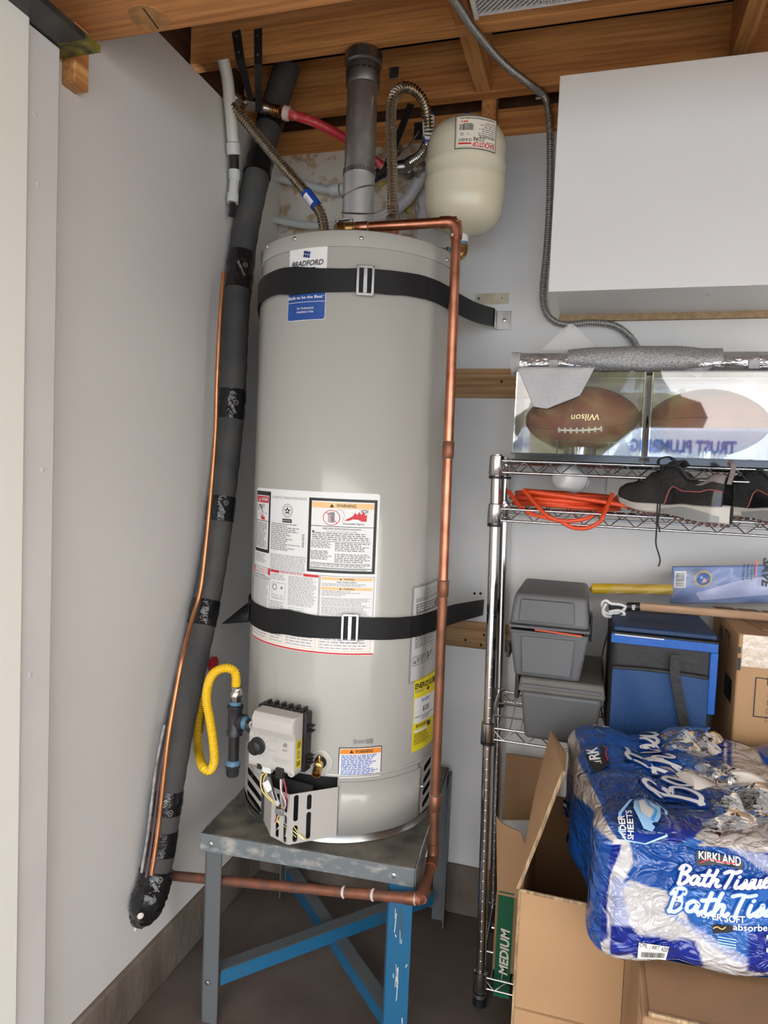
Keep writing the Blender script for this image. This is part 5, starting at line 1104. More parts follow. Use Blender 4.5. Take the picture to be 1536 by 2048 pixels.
# ================================================================== ON THE TOP SHELF: display cases, footballs, foam roll
acry = clear('acrylic', refl=1.35, base=0.05, milky=0.012)
acrye = clear('acrylic_edge', refl=3.0, base=0.16, milky=0.10, milk=(0.75, 0.8, 0.82))
ZS = 1.3545
def case(name, label, x0, x1, y0, y1, z1):
    t = thing(name, label, 'display case', ((x0+x1)/2, (y0+y1)/2, ZS), group='clear ball display cases')
    MB().box(x0-0.004, x1+0.004, y0-0.004, y1+0.004, ZS, ZS+0.003).box(x0+0.004, x1-0.004, y0+0.003, y1-0.003, ZS+0.003, ZS+0.013).box(x0-0.006, x1+0.006, y0-0.006, y1+0.006, ZS+0.013, ZS+0.016).build('black_base', mat('gloss_black', (0.012, 0.012, 0.013), 0.12), t)
    zb_ = ZS+0.0165
    for nm_, b in (('front_panel', (x0, x1, y0, y0+0.0025)), ('back_panel', (x0, x1, y1-0.0025, y1))): MB().box(b[0], b[1], b[2], b[3], zb_, z1).build(nm_, acry, t)
    for nm_, xa_ in (('side_panel', x0), ('side_panel', x1-0.0025)): MB().box(xa_, xa_+0.0025, y0+0.003, y1-0.003, zb_, z1).build(nm_, acry, t)
    MB().box(x0, x1, y0, y1, z1+0.0002, z1+0.0027).build('top_panel', acry, t)
    for (xa_, ya_) in ((x0, y0), (x1, y0), (x0, y1), (x1, y1)): MB().box(xa_-0.0012, xa_+0.0012, ya_-0.0012, ya_+0.0012, zb_, z1).build('corner_edge', acrye, t)
    MB().box(x0, x1, y0-0.0012, y0+0.0012, z1-0.0145, z1-0.0135).build('lid_line', acrye, t)
    return t
case('display_case', 'clear acrylic ball case on the rack with upside down lettering on its football', -0.184, 0.098, 1.668, 1.862, 1.558)
case('display_case', 'clear acrylic ball case at the right edge reflecting the driveway', 0.114, 0.396, 1.668, 1.862, 1.558)
leather = mat('football_leather', (0.26, 0.062, 0.032), 0.45, noise=(14, 0.3), bump=(420, 0.5, 0.0015))
def football(label, c, tilt, roll, lettering):
    t = thing('football', label, 'football', tuple(c)); Lh, Rh = 0.132, 0.0765
    ax = V((math.cos(tilt), 0, math.sin(tilt))); fwd = V((0, -1, 0)); up_ = ax.cross(fwd)*1.0
    if up_.z < 0: up_ = -up_
    def rad(x): q = min(1, abs(x)/Lh); return Rh*math.sqrt(max(0, 1-q**2))*(1-0.16*q**2)+0.0008
    def S(x, th, h=0): r_ = rad(x)+h; return V(c)+ax*x+(fwd*math.cos(th)+up_*math.sin(th))*r_
    n = 44; m_ = MB()
    m_.grid(lambda u, v: S(-Lh*math.cos(pi*u), 2*pi*v), n, 40).build('ball', leather, t)
    for th in (roll, roll+pi/2, roll+pi, roll-pi/2): MB().tube([S(-Lh*math.cos(pi*(0.03+0.94*i/40)), th, 0.0002) for i in range(41)], 0.0009, 6).build('seam', mat('seam_dark', (0.10, 0.025, 0.015), 0.6), t)
    lw2 = mat('lace_white', (0.78, 0.76, 0.70), 0.6)
    MB().tube([S(lerp(-0.052, 0.046, i/14), roll, 0.0018) for i in range(15)], 0.0026, 8).build('lace_spine', lw2, t)
    for k in range(8):
        x = -0.050+0.0135*k; MB().tube([S(x, roll+a_, 0.0016) for a_ in (-0.085, -0.04, 0, 0.04, 0.085)], 0.0024, 8).build('lace', lw2, t)
    P_ = Print(lambda u, v, h: S(-u, roll+0.42-v/Rh, h+0.0003), lift=0.0003)
    for (txt, u, v, hh, colr, ww) in lettering: P_.text(txt, u, v, hh, colr, 0, w=ww, bold=0.0, shear=0.15)
    P_.build('lettering', t)
    return t
gold_i = 'cream'
c1 = aY(1.765, 1163, 838)
football('brown football in the left clear case with white laces and upside down gold script', c1, 0.06, -0.42, [('Wilson', -0.040, -0.004, 0.015, mat('gold_foil', (0.85, 0.75, 0.35), 0.35, 0.6), 0.062)])
c2 = aY(1.765, 1414, 846)
football('plain dark brown football in the right clear case with small black print on top', c2, 0.0, -1.5, [('NATIONAL FOOTBALL LEAGUE', -0.045, -0.070-0.115, 0.005, 'black', 0.09)] and [])
P_ = Print(lambda u, v, h: c2+V((u, 0, 0))+(V((0, -1, 0))*math.cos(0.95+v/0.07)+V((0, 0, 1))*math.sin(0.95+v/0.07))*(0.0765*math.sqrt(1-(u/0.132)**2)*(1-0.16*(u/0.132)**2)+0.0015+h))
P_.para(-0.045, -0.010, 0.045, 0.006, 3, 'black', 0, fill=0.6, ragged=0.2, word=0.006); P_.build('lettering', bpy.data.objects['football.001'])
for k, c_ in enumerate((c1, c2)):
    s_ = thing('ball_cradle', 'clear plastic ring cradle under the football in the %s case' % ('left', 'right')[k], 'stand', (c_.x, c_.y, ZS+0.017))
    MB().lathe([(0.036, 0.0), (0.040, 0.0), (0.040, 0.020), (0.036, 0.018), (0.036, 0.0)], (c_.x, c_.y, ZS+0.0165), n=28).build('ring', acrye, s_)
bl = aY(1.700, 1246, 908)
bell = thing('bell', 'small bronze bell standing inside the left display case at its right end', 'bell', (bl.x, 1.70, ZS+0.0165))
MB().lathe([(0.0205, 0.0), (0.0195, 0.003), (0.0172, 0.006), (0.0135, 0.016), (0.0105, 0.025), (0.0075, 0.029), (0.0, 0.031)], (bl.x, 1.70, ZS+0.0167), n=28).build('bell_body', mat('bronze', (0.28, 0.19, 0.09), 0.18, 1.0, noise=(30, 0.5)), bell)
MB().lathe([(0.003, 0), (0.0045, 0.003), (0.003, 0.007), (0, 0.008)], (bl.x, 1.70, ZS+0.047), n=12).build('bell_crown', MATS['bronze'], bell)
st = thing('black_bar_stand', 'thin black bar stand in front of the football in the left case', 'stand', (0, 1.69, ZS+0.0165))
a, b = aY(1.685, 1110, 882), aY(1.685, 1272, 884)
MB().box(a.x, b.x, 1.683, 1.689, a.z-0.0012, a.z+0.0012).build('bar', MATS['gloss_black'], st)
for x in (a.x+0.004, b.x-0.06): MB().box(x, x+0.003, 1.6835, 1.6885, ZS+0.0166, a.z-0.0012).build('leg', MATS['gloss_black'], st)
# rolled foil and foam sheet on top of the cases
foil = mat('foil_film', (0.60, 0.60, 0.60), 0.22, 0.75, bump=(70, 1.0, 0.006), stretch=(0.6, 1, 1))
foamg = mat('foam_sheet', (0.47, 0.47, 0.47), 0.42, 0.35, noise=(260, 0.45), bump=(240, 0.9, 0.003))
foams = mat('foam_white', (0.55, 0.545, 0.56), 0.6, noise=(200, 0.1), bump=(180, 0.5, 0.002), trans=0.15)
roll = thing('foam_roll', 'silvery grey roll of packing foam lying across both display cases', 'foam roll', (0.1, 1.755, 1.561))
zc = 1.5615
def rpart(nm_, x0, x1, r0, m_, amp, sd, y=1.752, dz=0):
    rg = random.Random(sd); N = 36; ph = [rg.uniform(0, 6) for _ in range(4)]
    def S(u, v):
        x = lerp(x0, x1, u); a = 2*pi*v; r_ = r0(u)*(1+amp*(math.sin(3*a+ph[0]+5*u)+0.6*math.sin(5*a+ph[1]-9*u)+0.4*math.sin(23*u+ph[2]+2*a)))
        p = V((x, y+r_*math.cos(a)*1.08, zc+r0(0.5)*0.98+dz+r_*math.sin(a)*0.98)); p.z = max(p.z, zc+0.0008); return p
    g = MB(); g.grid(S, N*2, 32); 
    for e in (0, 1):
        c_ = V((lerp(x0, x1, e), y, zc+r0(0.5)*0.95+dz)); o = len(g.v); g.v.append(c_); g.v += [S(e, k/32) for k in range(32)]
        for k in range(32): g.f.append((o, o+1+k, o+1+(k+1) % 32)[::1 if e else -1]); g.m.append(0); g.s.append(True)
    return g.build(nm_, m_, roll)
rpart('foil_layer', -0.200, 0.42, lambda u: 0.0275, foil, 0.02, 1)
rpart('foam_wrap', -0.075, 0.262, lambda u: 0.0285+0.0062*math.sin(pi*min(1, u*1.15))**0.6, foamg, 0.03, 2)
rpart('foam_wrap', -0.206, -0.186, lambda u: 0.029, foams, 0.02, 3)
for px in (1107, 1508):
    c_ = aY(1.722, px, 725); MB().obox(c_+V((0, -0.003, -0.004)), (0.011, 0, 0), (0, 0.0015, 0.0005), (0, -0.002, 0.010)).build('hand_notch', foams, roll, bevel=0.003)
rg = random.Random(9)
TL, TR, BR, BL = aY(1.7215, 1040, 742), aY(1.7215, 1185, 742), aY(1.660, 1160, 792), aY(1.654, 1066, 830)
ML, MR = aY(1.660, 1033, 750), aY(1.660, 1190, 742)
def drape(u, v):
    top = TL.lerp(TR, u); mid = ML.lerp(MR, u); bot = BL.lerp(BR, u); t = v
    top.z = mid.z = 1.5665
    if u < 0.3: bot = bot+V((0, 0, 0.018*(0.3-u)/0.3))
    p = top.lerp(mid, t/0.35) if t < 0.35 else mid.lerp(bot, (t-0.35)/0.65)
    return p+V((0, -0.0020*math.sin(9*u+4*v)*(1 if t > 0.4 else 0)-0.002, 0.001))
MB().grid(drape, 30, 24).build('hanging_foam', foams, roll, solid=0.0015)
A, B, C2_, D = aY(1.79, 1083, 700), aY(1.80, 1133, 651), aY(1.80, 1152, 652), aY(1.79, 1200, 700)
MB().grid(lambda u, v: (A.lerp(D, u)).lerp(B.lerp(C2_, u), v**0.9)+V((0, 0.004*math.sin(6*u+3*v), 0.004*math.sin(pi*u)*v)), 16, 12).build('upright_foam', clear('foam_film', milky=0.6, refl=0.6, milk=(0.75, 0.75, 0.73)), roll)
A, B, C2_ = aY(1.715, 1365, 738), aY(1.715, 1425, 733), aY(1.715, 1397, 757)
MB().add([A, B, C2_], [(0, 2, 1)]).build('hanging_foam', foams, roll, solid=0.001)
# outlet plate on the wall behind the rack
a, b = aY(2.026, 1214, 945), aY(2.026, 1275, 988)
op = thing('outlet_plate', 'white outlet plate on the back wall behind the second rack shelf', 'outlet', ((a.x+b.x)/2, 2.026, b.z-0.02))
MB().box(a.x, b.x, 2.0225, 2.0295, b.z-0.03, a.z).build('plate', mat('plate_white', (0.70, 0.69, 0.67), 0.35), op, bevel=0.003)
c_ = (a+b)/2; MB().lathe([(0.004, 0), (0.0035, 0.002), (0, 0.0025)], (c_.x, 2.0224, b.z+0.002), (0, -1, 0), 10).build('screw', screw, op)

# ================================================================== SECOND SHELF: bottle, cord, shoes
SZ2 = 1.2385
bo = thing('white_bottle', 'white plastic bottle lying on the orange cord on the second rack shelf', 'bottle', tuple(aY(1.86, 1140, 970)))
c_ = aY(1.80, 1128, 962); d_ = V((0.62, 0.62, 0.02)).normalized(); d_ = V((0.45, 0.45, -0.10)).normalized()
MB().lathe([(0.0, 0.002), (0.020, 0.0), (0.027, 0.003), (0.0315, 0.010), (0.0325, 0.02), (0.0325, 0.060), (0.028, 0.070), (0.015, 0.076), (0.015, 0.088), (0.0, 0.088)], c_+V((-0.012, -0.03, 0.012)), d_, 32).build('bottle_body', mat('milky_plastic', (0.80, 0.80, 0.80), 0.3), bo)
orange = mat('orange_cord', (0.72, 0.075, 0.02), 0.4)
ec = thing('extension_cord', 'coiled orange extension cord on the second rack shelf left of shoes', 'cord', (-0.08, 1.8, SZ2))
rg = random.Random(4); loops = []
x0_, x1_ = -0.205, 0.072
for k in range(7):
    zz = SZ2+0.008+0.0046*k; ya, yb = 1.715+rg.uniform(0, 0.03), 1.90-rg.uniform(0, 0.06); xa_, xb_ = x0_+rg.uniform(0.0, 0.03), x1_-rg.uniform(0, 0.05)
    loops += [V((xa_, (ya+yb)/2, zz)), V((lerp(xa_, xb_, 0.3), ya, zz+0.003)), V((lerp(xa_, xb_, 0.75), ya+0.012*math.sin(k), zz)), V((xb_, lerp(ya, yb, 0.4), zz)), V((lerp(xa_, xb_, 0.7), yb, zz+0.002)), V((lerp(xa_, xb_, 0.25), yb-0.01, zz+0.004))]
loops += [V((-0.15, 1.72, SZ2+0.042)), V((0.02, 1.705, SZ2+0.026)), V((0.115, 1.70, SZ2+0.012)), V((0.14, 1.72, SZ2+0.010))]
MB().tube(catmull(loops, 8), 0.0054, 8).build('cord', orange, ec)
sag = [aY(1.672, 1090, 1028), aY(1.672, 1120, 1042), aY(1.672, 1145, 1055), aY(1.672, 1175, 1056), aY(1.672, 1200, 1043), aY(1.675, 1207, 1030), V((0.045, 1.72, SZ2+0.045))]
MB().tube(catmull([V((-0.16, 1.72, SZ2+0.045))]+sag, 8), 0.0050, 8).build('sagging_loop', orange, ec)
sag = [V((-0.20, 1.75, SZ2+0.040)), aY(1.69, 1050, 1021), aY(1.672, 1095, 1036), aY(1.672, 1140, 1042), aY(1.69, 1190, 1030), V((0.06, 1.75, SZ2+0.040))]
MB().tube(catmull(sag, 8), 0.0050, 8).build('sagging_loop', orange, ec)
knit = mat('shoe_knit', (0.030, 0.030, 0.030), 0.7, bump=(300, 1.0, 0.003), noise=(150, 0.5))
shoel = mat('shoe_leather', (0.010, 0.010, 0.011), 0.25)
soleW = mat('shoe_midsole', (0.60, 0.57, 0.52), 0.55, noise=(20, 0.12)); soleG = mat('shoe_midsole_grey', (0.27, 0.275, 0.265), 0.4); cleat = mat('shoe_cleats', (0.13, 0.055, 0.05), 0.6)
pip = mat('shoe_piping', (0.36, 0.10, 0.09), 0.5); heelg = mat('shoe_heel_tab', (0.24, 0.20, 0.20), 0.8); lace = mat('shoe_lace', (0.012, 0.012, 0.013), 0.7)
def build_shoe(label, heel, toe, hang):
    L_ = 0.276; d = (V(toe)-V(heel)); dz = d.z/L_; d.z = 0; d.normalize(); sd = V((-d.y, d.x, 0)); 
    t = thing('golf_shoe', label, 'shoe', tuple(heel), group='black golf shoes on the rack')
    def W(x, y, z): return V(heel)+d*x+sd*y+V((0, 0, z+dz*x))
    # outline tables along the length (0 heel .. 1 toe)
    def tab(T, x):
        for (a, va), (b, vb) in zip(T, T[1:]):
            if x <= b: q = (x-a)/(b-a); q = q*q*(3-2*q); return va+(vb-va)*q
        return T[-1][1]
    wS = [(0, 0.006), (0.015, 0.020), (0.06, 0.034), (0.2, 0.038), (0.45, 0.036), (0.7, 0.047), (0.88, 0.040), (0.97, 0.022), (1.0, 0.006)]
    zb0 = [(0, 0.004), (0.15, 0.0), (0.45, 0.004), (0.65, 0.0), (0.8, 0.004), (1.0, 0.020)]
    zm = [(0, 0.042), (0.25, 0.038), (0.5, 0.028), (0.75, 0.023), (0.92, 0.028), (1.0, 0.036)]
    top = [(0, 0.103), (0.08, 0.107), (0.18, 0.092), (0.30, 0.088), (0.42, 0.112), (0.5, 0.110), (0.62, 0.090), (0.75, 0.070), (0.88, 0.060), (0.96, 0.050), (1.0, 0.038)]
    N = 40
    def sole_ring(x, z, k): w_ = tab(wS, x)*k; return w_
    ms = MB()
    def prof_section(u, v):    # midsole: cross-section loop
        x = u; w_ = tab(wS, x); z0, z1 = tab(zb0, x), tab(zm, x); a = 2*pi*v
        ca, sa = math.cos(a), math.sin(a); y = w_*(abs(ca)**0.5)*(1 if ca > 0 else -1); z = (z0+z1)/2+(z1-z0)/2*(abs(sa)**0.5)*(1 if sa > 0 else -1)
        return W(x*L_+(-0.006 if x == 0 else 0), y*(1.04 if z < (z0+z1)/2 else 1.0), z)
    ms.grid(prof_section, N, 24).build('midsole', soleW, t)
    up = MB()
    def usec(u, v):
        x = lerp(0.012, 0.985, u); w_ = tab(wS, x)*0.97; z1 = tab(zm, x)-0.003; h = tab(top, x)-z1; a = pi*v
        ca, sa = math.cos(a), math.sin(a); y = w_*(abs(ca)**0.75)*(1 if ca > 0 else -1); z = z1+h*(sa**0.62)
        y *= 1-0.20*min(1, max(0, (z-z1)/max(h, 1e-4)))*(1 if 0.05 < x < 0.6 else 0.4)
        if 0.07 < x < 0.44:
            q = math.sin(pi*(x-0.07)/0.37)**0.5; z -= 0.055*q*max(0, 1-(y/0.021)**2)
        return W(x*L_, y, z)
    up.grid(usec, 46, 36).build('upper', knit, t)
    side = -1 if True else 1
    # which lateral side faces the viewer
    vs_ = 1 if (sd.dot(CAM-V(heel)) > 0) else -1
    def skin(x, f, lift):      # point on the visible side, f = height fraction of the upper
        w_ = tab(wS, x)*0.97; z1 = tab(zm, x)-0.003; h = tab(top, x)-z1; sa = min(1, f**(1/0.62)); ca = math.sqrt(1-sa*sa); y = w_*(ca**0.75); z = z1+h*f
        y *= 1-0.20*min(1, f)*(1 if 0.05 < x < 0.6 else 0.4); return W(x*L_, vs_*(y+lift), z)
    hc_ = MB(); hc_.grid(lambda u, v: skin(lerp(0.015, 0.46, u), lerp(0.0, min(0.46, 0.46*math.sqrt(max(0.0, 1-max(0, (u-0.8)/0.2)**2))+0.02), v), 0.0022), 24, 8).build('heel_panel', shoel, t)
    P = [skin(lerp(0.012, 0.455, i/16), min(0.48, 0.47*math.sqrt(max(0.0, 1-max(0, (i/16-0.8)/0.2)**2))+0.03), 0.0028) for i in range(17)]+[skin(0.463, 0.02, 0.003)]
    MB().tube(P, 0.0014, 6).build('piping', pip, t)
    hg = MB(); hg.grid(lambda u, v: skin(lerp(0.014, 0.22-0.12*v, u), lerp(0.98, 0.72, 1-v) if False else lerp(0.72, 0.985, v), 0.0016), 12, 6).build('heel_tab', heelg, t)
    MB().ribbon([W(0.004, 0, 0.085), W(-0.002, 0, 0.108), W(-0.004, 0, 0.128), W(0.006, 0, 0.134), W(0.010, 0, 0.12)], 0.014, 0.002, up=[tuple(sd)]*5).build('pull_tab', heelg, t)
    rim = []
    for i in range(25):
        q = i/24; x = lerp(0.07, 0.44, q); rim.append(skin(x, 0.965, 0.0005))
    MB().tube(rim, 0.0022, 8).build('collar', mat('shoe_collar', (0.06, 0.06, 0.06), 0.7), t)
    gp = MB(); gp.grid(lambda u, v: (lambda x, q: W(x*L_, vs_*(tab(wS, x)*1.02+0.0015), lerp(tab(zb0, x)+0.003, tab(zb0, x)+0.002+(tab(zm, x)-tab(zb0, x)-0.012)*max(0.02, math.sin(pi*min(1, 0.12+u*0.6)))**0.7, q)))(lerp(0.02, 0.50, u), v), 24, 4).build('sole_insert', soleG, t)
    for k in range(16):
        x = 0.05+0.055*k
        if 0.42 < x < 0.5: continue
        for yy in (-0.7, 0.0, 0.75):
            MB().lathe([(0.0042, 0.001), (0.0028, -0.007)], W(min(x, 0.96)*L_, tab(wS, min(x, 0.96))*yy, tab(zb0, min(x, 0.96))), n=5, smooth=False).build('cleat', cleat, t)
    for k in range(6):
        x = 0.50+0.055*k; z = tab(top, x)+0.002
        MB().tube(catmull([W(x*L_, -0.018, z-0.010), W((x+0.008)*L_, -0.008, z), W((x+0.012)*L_, 0.004, z+0.002), W((x+0.02)*L_, 0.018, z-0.010)], 5), 0.0018, 6).build('lace', lace, t)
    MB().tube(catmull([W(0.45*L_, 0.0, 0.116), W(0.50*L_, vs_*0.012, 0.128), W(0.56*L_, vs_*0.022, 0.122), W(0.54*L_, vs_*0.030, 0.108), W(0.47*L_, vs_*0.016, 0.114)], 8), 0.0018, 6).build('lace_bow', lace, t)
    tg = MB(); tg.grid(lambda u, v: W(lerp(0.40, 0.50, u)*L_, lerp(-0.020, 0.020, v), 0.106+0.012*math.sin(pi*v)+0.006*(1-u)), 6, 8).build('tongue', knit, t, solid=0.003)
    if hang:
        P = [W(0.55*L_, vs_*0.024, 0.108)]+[aY(1.605, *q) for q in hang[0]]; MB().tube(catmull(P, 8), 0.0016, 6).build('loose_lace', lace, t)
        P = [W(0.53*L_, vs_*0.026, 0.106)]+[aY(1.605, *q) for q in hang[1]]; MB().tube(catmull(P, 8), 0.0016, 6).build('loose_lace', lace, t)
    return t
h1 = V((0.268, 1.565, SZ2-0.008)); t1_ = V((0.072, 1.745, SZ2+0.0165))
build_shoe('black and grey golf shoe on the rack with a long lace hanging down', h1, t1_, ([(1320, 975), (1315, 1010), (1313, 1060), (1312, 1088), (1318, 1110), (1320, 1122), (1317, 1133)], [(1322, 985), (1319, 1020), (1316, 1045), (1320, 1064)]))
build_shoe('second black and grey golf shoe cut by the right edge of the photo', h1+V((0.172, 0.045, 0)), t1_+V((0.172, 0.045, 0)), None)

# ================================================================== THIRD SHELF: tool boxes, cooler, carton, pole, bagged tool
SZ3 = 0.7055
tg_ = mat('toolbox_grey', (0.115, 0.118, 0.124), 0.5, noise=(4, 0.15), bump=(140, 0.15)); tgd = mat('toolbox_dusty', (0.135, 0.125, 0.11), 0.6, noise=(9, 0.25))
def taper(x0, x1, y0, y1, z0, z1, ix, iy, top=True):
    """box whose bottom (top=False) or top (True) is drawn in by ix, iy"""
    a = (x0, x1, y0, y1); b = (x0+ix, x1-ix, y0+iy, y1-iy)
    lo, hi = (a, b) if top else (b, a)
    return [(lo[0], lo[2], z0), (lo[1], lo[2], z0), (lo[1], lo[3], z0), (lo[0], lo[3], z0), (hi[0], hi[2], z1), (hi[1], hi[2], z1), (hi[1], hi[3], z1), (hi[0], hi[3], z1)]
def q_(x, y, Y=1.622): return aY(Y, x, y)
# lower box
lt = thing('toolbox', 'larger dark grey plastic tool box at the bottom of the two box stack', 'toolbox', (-0.045, 1.8, SZ3), group='grey tool boxes on the rack')
L0, L1, Zt, Zr = q_(1036, 1360).x, q_(1213, 1370).x, q_(1120, 1352).z, q_(1120, 1392).z
Zt -= 0.012
MB().hexa(taper(L0+0.006, L1-0.006, 1.626, 1.905, SZ3, Zr, 0.014, 0.012, False)).build('body', tg_, lt, bevel=0.010, seg=3)
MB().hexa(taper(L0, L1, 1.618, 1.91, Zr+0.0005, Zt, 0.005, 0.006)).build('lid', tgd, lt, bevel=0.005, seg=2)
MB().box(L0+0.01, L1-0.01, 1.6145, 1.6175, Zr+0.012, Zr+0.020).build('lid_ridge', tg_, lt, bevel=0.001)
MB().box(L0-0.010, L0-0.0005, 1.66, 1.72, Zr-0.03, Zt-0.004).build('latch', black, lt, bevel=0.002)
ut = thing('toolbox', 'smaller grey plastic tool box on top of stack with orange tray showing', 'toolbox', (-0.08, 1.8, Zt), group='grey tool boxes on the rack')
U0, U1 = q_(1019, 1262).x, q_(1179, 1262).x; Zg = q_(1100, 1264).z; Zb = Zt+0.0015; Zl = q_(1100, 1256).z; Zu = 1.034
Zu = q_(1100, 1190).z
MB().hexa(taper(U0, U1, 1.612, 1.88, Zb, Zg, 0.016, 0.010, False)).build('body', tg_, ut, bevel=0.008, seg=3)
MB().box(U0+0.002, U1-0.002, 1.608, 1.885, Zg-0.006, Zg).build('body_rim', tg_, ut, bevel=0.002)
MB().box(U0-0.002, U1+0.001, 1.605, 1.887, Zg+0.006, Zg+0.0125).build('lid_rim', tg_, ut, bevel=0.002)
MB().hexa(taper(U0, U1-0.001, 1.610, 1.883, Zg+0.0125, Zu, 0.008, 0.007)).build('lid', mat('toolbox_lid', (0.145, 0.145, 0.15), 0.55, noise=(5, 0.2)), ut, bevel=0.010, seg=3)
MB().hexa(taper(U0+0.02, U1-0.032, 1.6075, 1.616, Zg+0.022, Zu-0.012, 0.004, 0.0)).build('lid_panel', tg_, ut, bevel=0.002)
MB().hexa(taper(U0+0.028, U1-0.030, 1.6105, 1.618, Zb+0.012, Zg-0.012, 0.005, 0.0, False)).build('body_panel', tg_, ut, bevel=0.002)
MB().obox(V((lerp(U0, U1, 0.62), 1.614, Zg+0.0025)), (0.052, 0, -0.0022), (0, 0.006, 0), (0, 0, 0.0018)).build('orange_tray', mat('tray_orange', (0.55, 0.07, 0.02), 0.5), ut)
MB().box(U1-0.012, U1-0.002, 1.61, 1.64, Zg+0.001, Zg+0.005).build('dark_gap', dark, ut)
MB().box(U1+0.0005, U1+0.006, 1.70, 1.76, Zg-0.03, Zg+0.03).build('latch', black, ut, bevel=0.002)
for zz in (Zb+0.05,): MB().box(U0-0.008, U0-0.0005, 1.66, 1.71, zz-0.02, zz+0.01).build('latch', black, ut, bevel=0.002)
# cooler bag
cn = mat('cooler_blue', (0.004, 0.07, 0.28), 0.55, bump=(60, 0.4, 0.003)); cnt = mat('cooler_top', (0.008, 0.035, 0.11), 0.6, noise=(6, 0.25), bump=(50, 0.4)); cnb = mat('cooler_black', (0.018, 0.018, 0.02), 0.6, bump=(70, 0.6, 0.003))
cnm = mat('cooler_mesh', (0.010, 0.085, 0.25), 0.6, bump=(40, 0.3))
t_ = cnm.node_tree; ck_ = t_.nodes.new('ShaderNodeTexChecker'); ck_.inputs['Scale'].default_value = 430; ck_.inputs['Color1'].default_value = (0.008, 0.075, 0.26, 1); ck_.inputs['Color2'].default_value = (0.003, 0.02, 0.06, 1)
tcc = t_.nodes.new('ShaderNodeTexCoord'); mpp = t_.nodes.new('ShaderNodeMapping'); mpp.inputs['Rotation'].default_value = (0, R(45), 0); t_.links.new(tcc.outputs['Object'], mpp.inputs[0]); t_.links.new(mpp.outputs[0], ck_.inputs[0]); t_.links.new(ck_.outputs[0], t_.nodes['Principled BSDF'].inputs['Base Color'])
cool = thing('cooler_bag', 'blue and black soft cooler bag on the rack beside the grey tool boxes', 'cooler bag', (0.17, 1.8, SZ3))
K0, K1 = q_(1222, 1300, 1.616).x, q_(1436, 1300, 1.616).x; kz1 = q_(1330, 1262, 1.616).z; kY = 1.62
MB().hexa(taper(K0, K1, kY, 1.895, SZ3, kz1-0.012, -0.002, 0.002)).build('body', cnb, cool, bevel=0.018, seg=3)
lp = MB(); lp.hexa([(K0+0.002, kY, kz1-0.011), (K1, kY, kz1-0.011), (K1-0.01, 1.895, kz1-0.006), (K0-0.004, 1.895, kz1-0.006), (K0+0.004, kY+0.003, kz1+0.001), (K1-0.002, kY+0.003, kz1+0.001), (K1-0.014, 1.895, kz1+0.006), (K0, 1.895, kz1+0.006)]); lp.build('lid', cnt, cool, bevel=0.004, seg=3)
z1_, z2_ = q_(1330, 1278, 1.616).z, q_(1330, 1296, 1.616).z
MB().box(K0-0.001, K1+0.001, kY-0.003, kY+0.002, z2_, z1_+0.002).build('blue_band', mat('cooler_bright', (0.005, 0.095, 0.42), 0.5, bump=(50, 0.5, 0.003)), cool, bevel=0.001)
MB().tube([(K0-0.001, kY-0.002, z1_+0.003), (K1+0.001, kY-0.002, z1_+0.0015)], 0.0026, 8).build('zip', black, cool)
MB().tube([(K0+0.006, kY-0.0035, z1_-0.0005), (lerp(K0, K1, 0.5), kY-0.0035, z1_-0.0015)], 0.0014, 6).build('white_piping', inkm('white'), cool)
MB().box(K1-0.014, K1+0.002, kY-0.004, kY+0.01, q_(1420, 1430, 1.616).z, z2_).build('blue_edge', MATS['cooler_bright'], cool, bevel=0.002)
z3_ = q_(1330, 1345, 1.616).z
MB().grid(lambda u, v: V((lerp(K0+0.006, K1-0.014, u), kY-0.004-0.004*math.sin(pi*v)-0.002*math.sin(14*u+5*v), lerp(SZ3+0.004, z3_, v)+0.004*math.sin(3.4*u)*v)), 30, 16).build('mesh_pocket', cnm, cool)
MB().grid(lambda u, v: V((lerp(K0+0.004, K1-0.014, u), kY-0.0095+0.004*v, lerp(z3_-0.003, z3_+0.004, v)+0.003*math.sin(3.4*u))), 20, 2).build('pocket_hem', cnb, cool, solid=0.003)
P = [aY(kY-0.0175, *p) for p in ((1352, 1310), (1350, 1345), (1357, 1390), (1367, 1440), (1372, 1480))]
MB().ribbon(catmull(P, 5), 0.020, 0.002, up=[(1, 0, 0)]*21).build('carry_strap', cnb, cool)
P = [V((K0-0.004, 1.72, kz1-0.03)), V((K0-0.016, 1.74, 0.88)), V((K0-0.012, 1.76, 0.78)), V((K0-0.003, 1.78, 0.73))]
MB().ribbon(catmull(P, 5), 0.022, 0.002, up=[(0, 1, 0)]*16).build('side_strap', cnb, cool)
# large carton with shiny tape
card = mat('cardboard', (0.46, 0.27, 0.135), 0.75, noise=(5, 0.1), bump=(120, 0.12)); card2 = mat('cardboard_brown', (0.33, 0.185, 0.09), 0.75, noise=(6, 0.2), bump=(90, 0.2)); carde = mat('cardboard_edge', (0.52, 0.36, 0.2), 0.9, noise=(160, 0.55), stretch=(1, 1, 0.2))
cb_ = thing('taped_carton', 'brown carton with shiny clear tape at the right edge on the rack', 'carton', (0.5, 1.8, SZ3))
X0 = q_(1476, 1300, 1.605).x; zt2 = q_(1490, 1268, 1.605).z
MB().box(X0, 0.69, 1.605, 1.92, SZ3, zt2).build('box', card, cb_, bevel=0.004)
PB = Print(plane_fn((X0, 1.6045, SZ3), (1, 0, 0), (0, 0, 1)))
def bx(px, py): p = aY(1.6045, px, py); return (p.x-X0, p.z-SZ3)
a, b = bx(1511, 1354), bx(1560, 1440); PB.border(a[0], b[1], a[0]+0.20, a[1], 0.0022, 'black', 0)
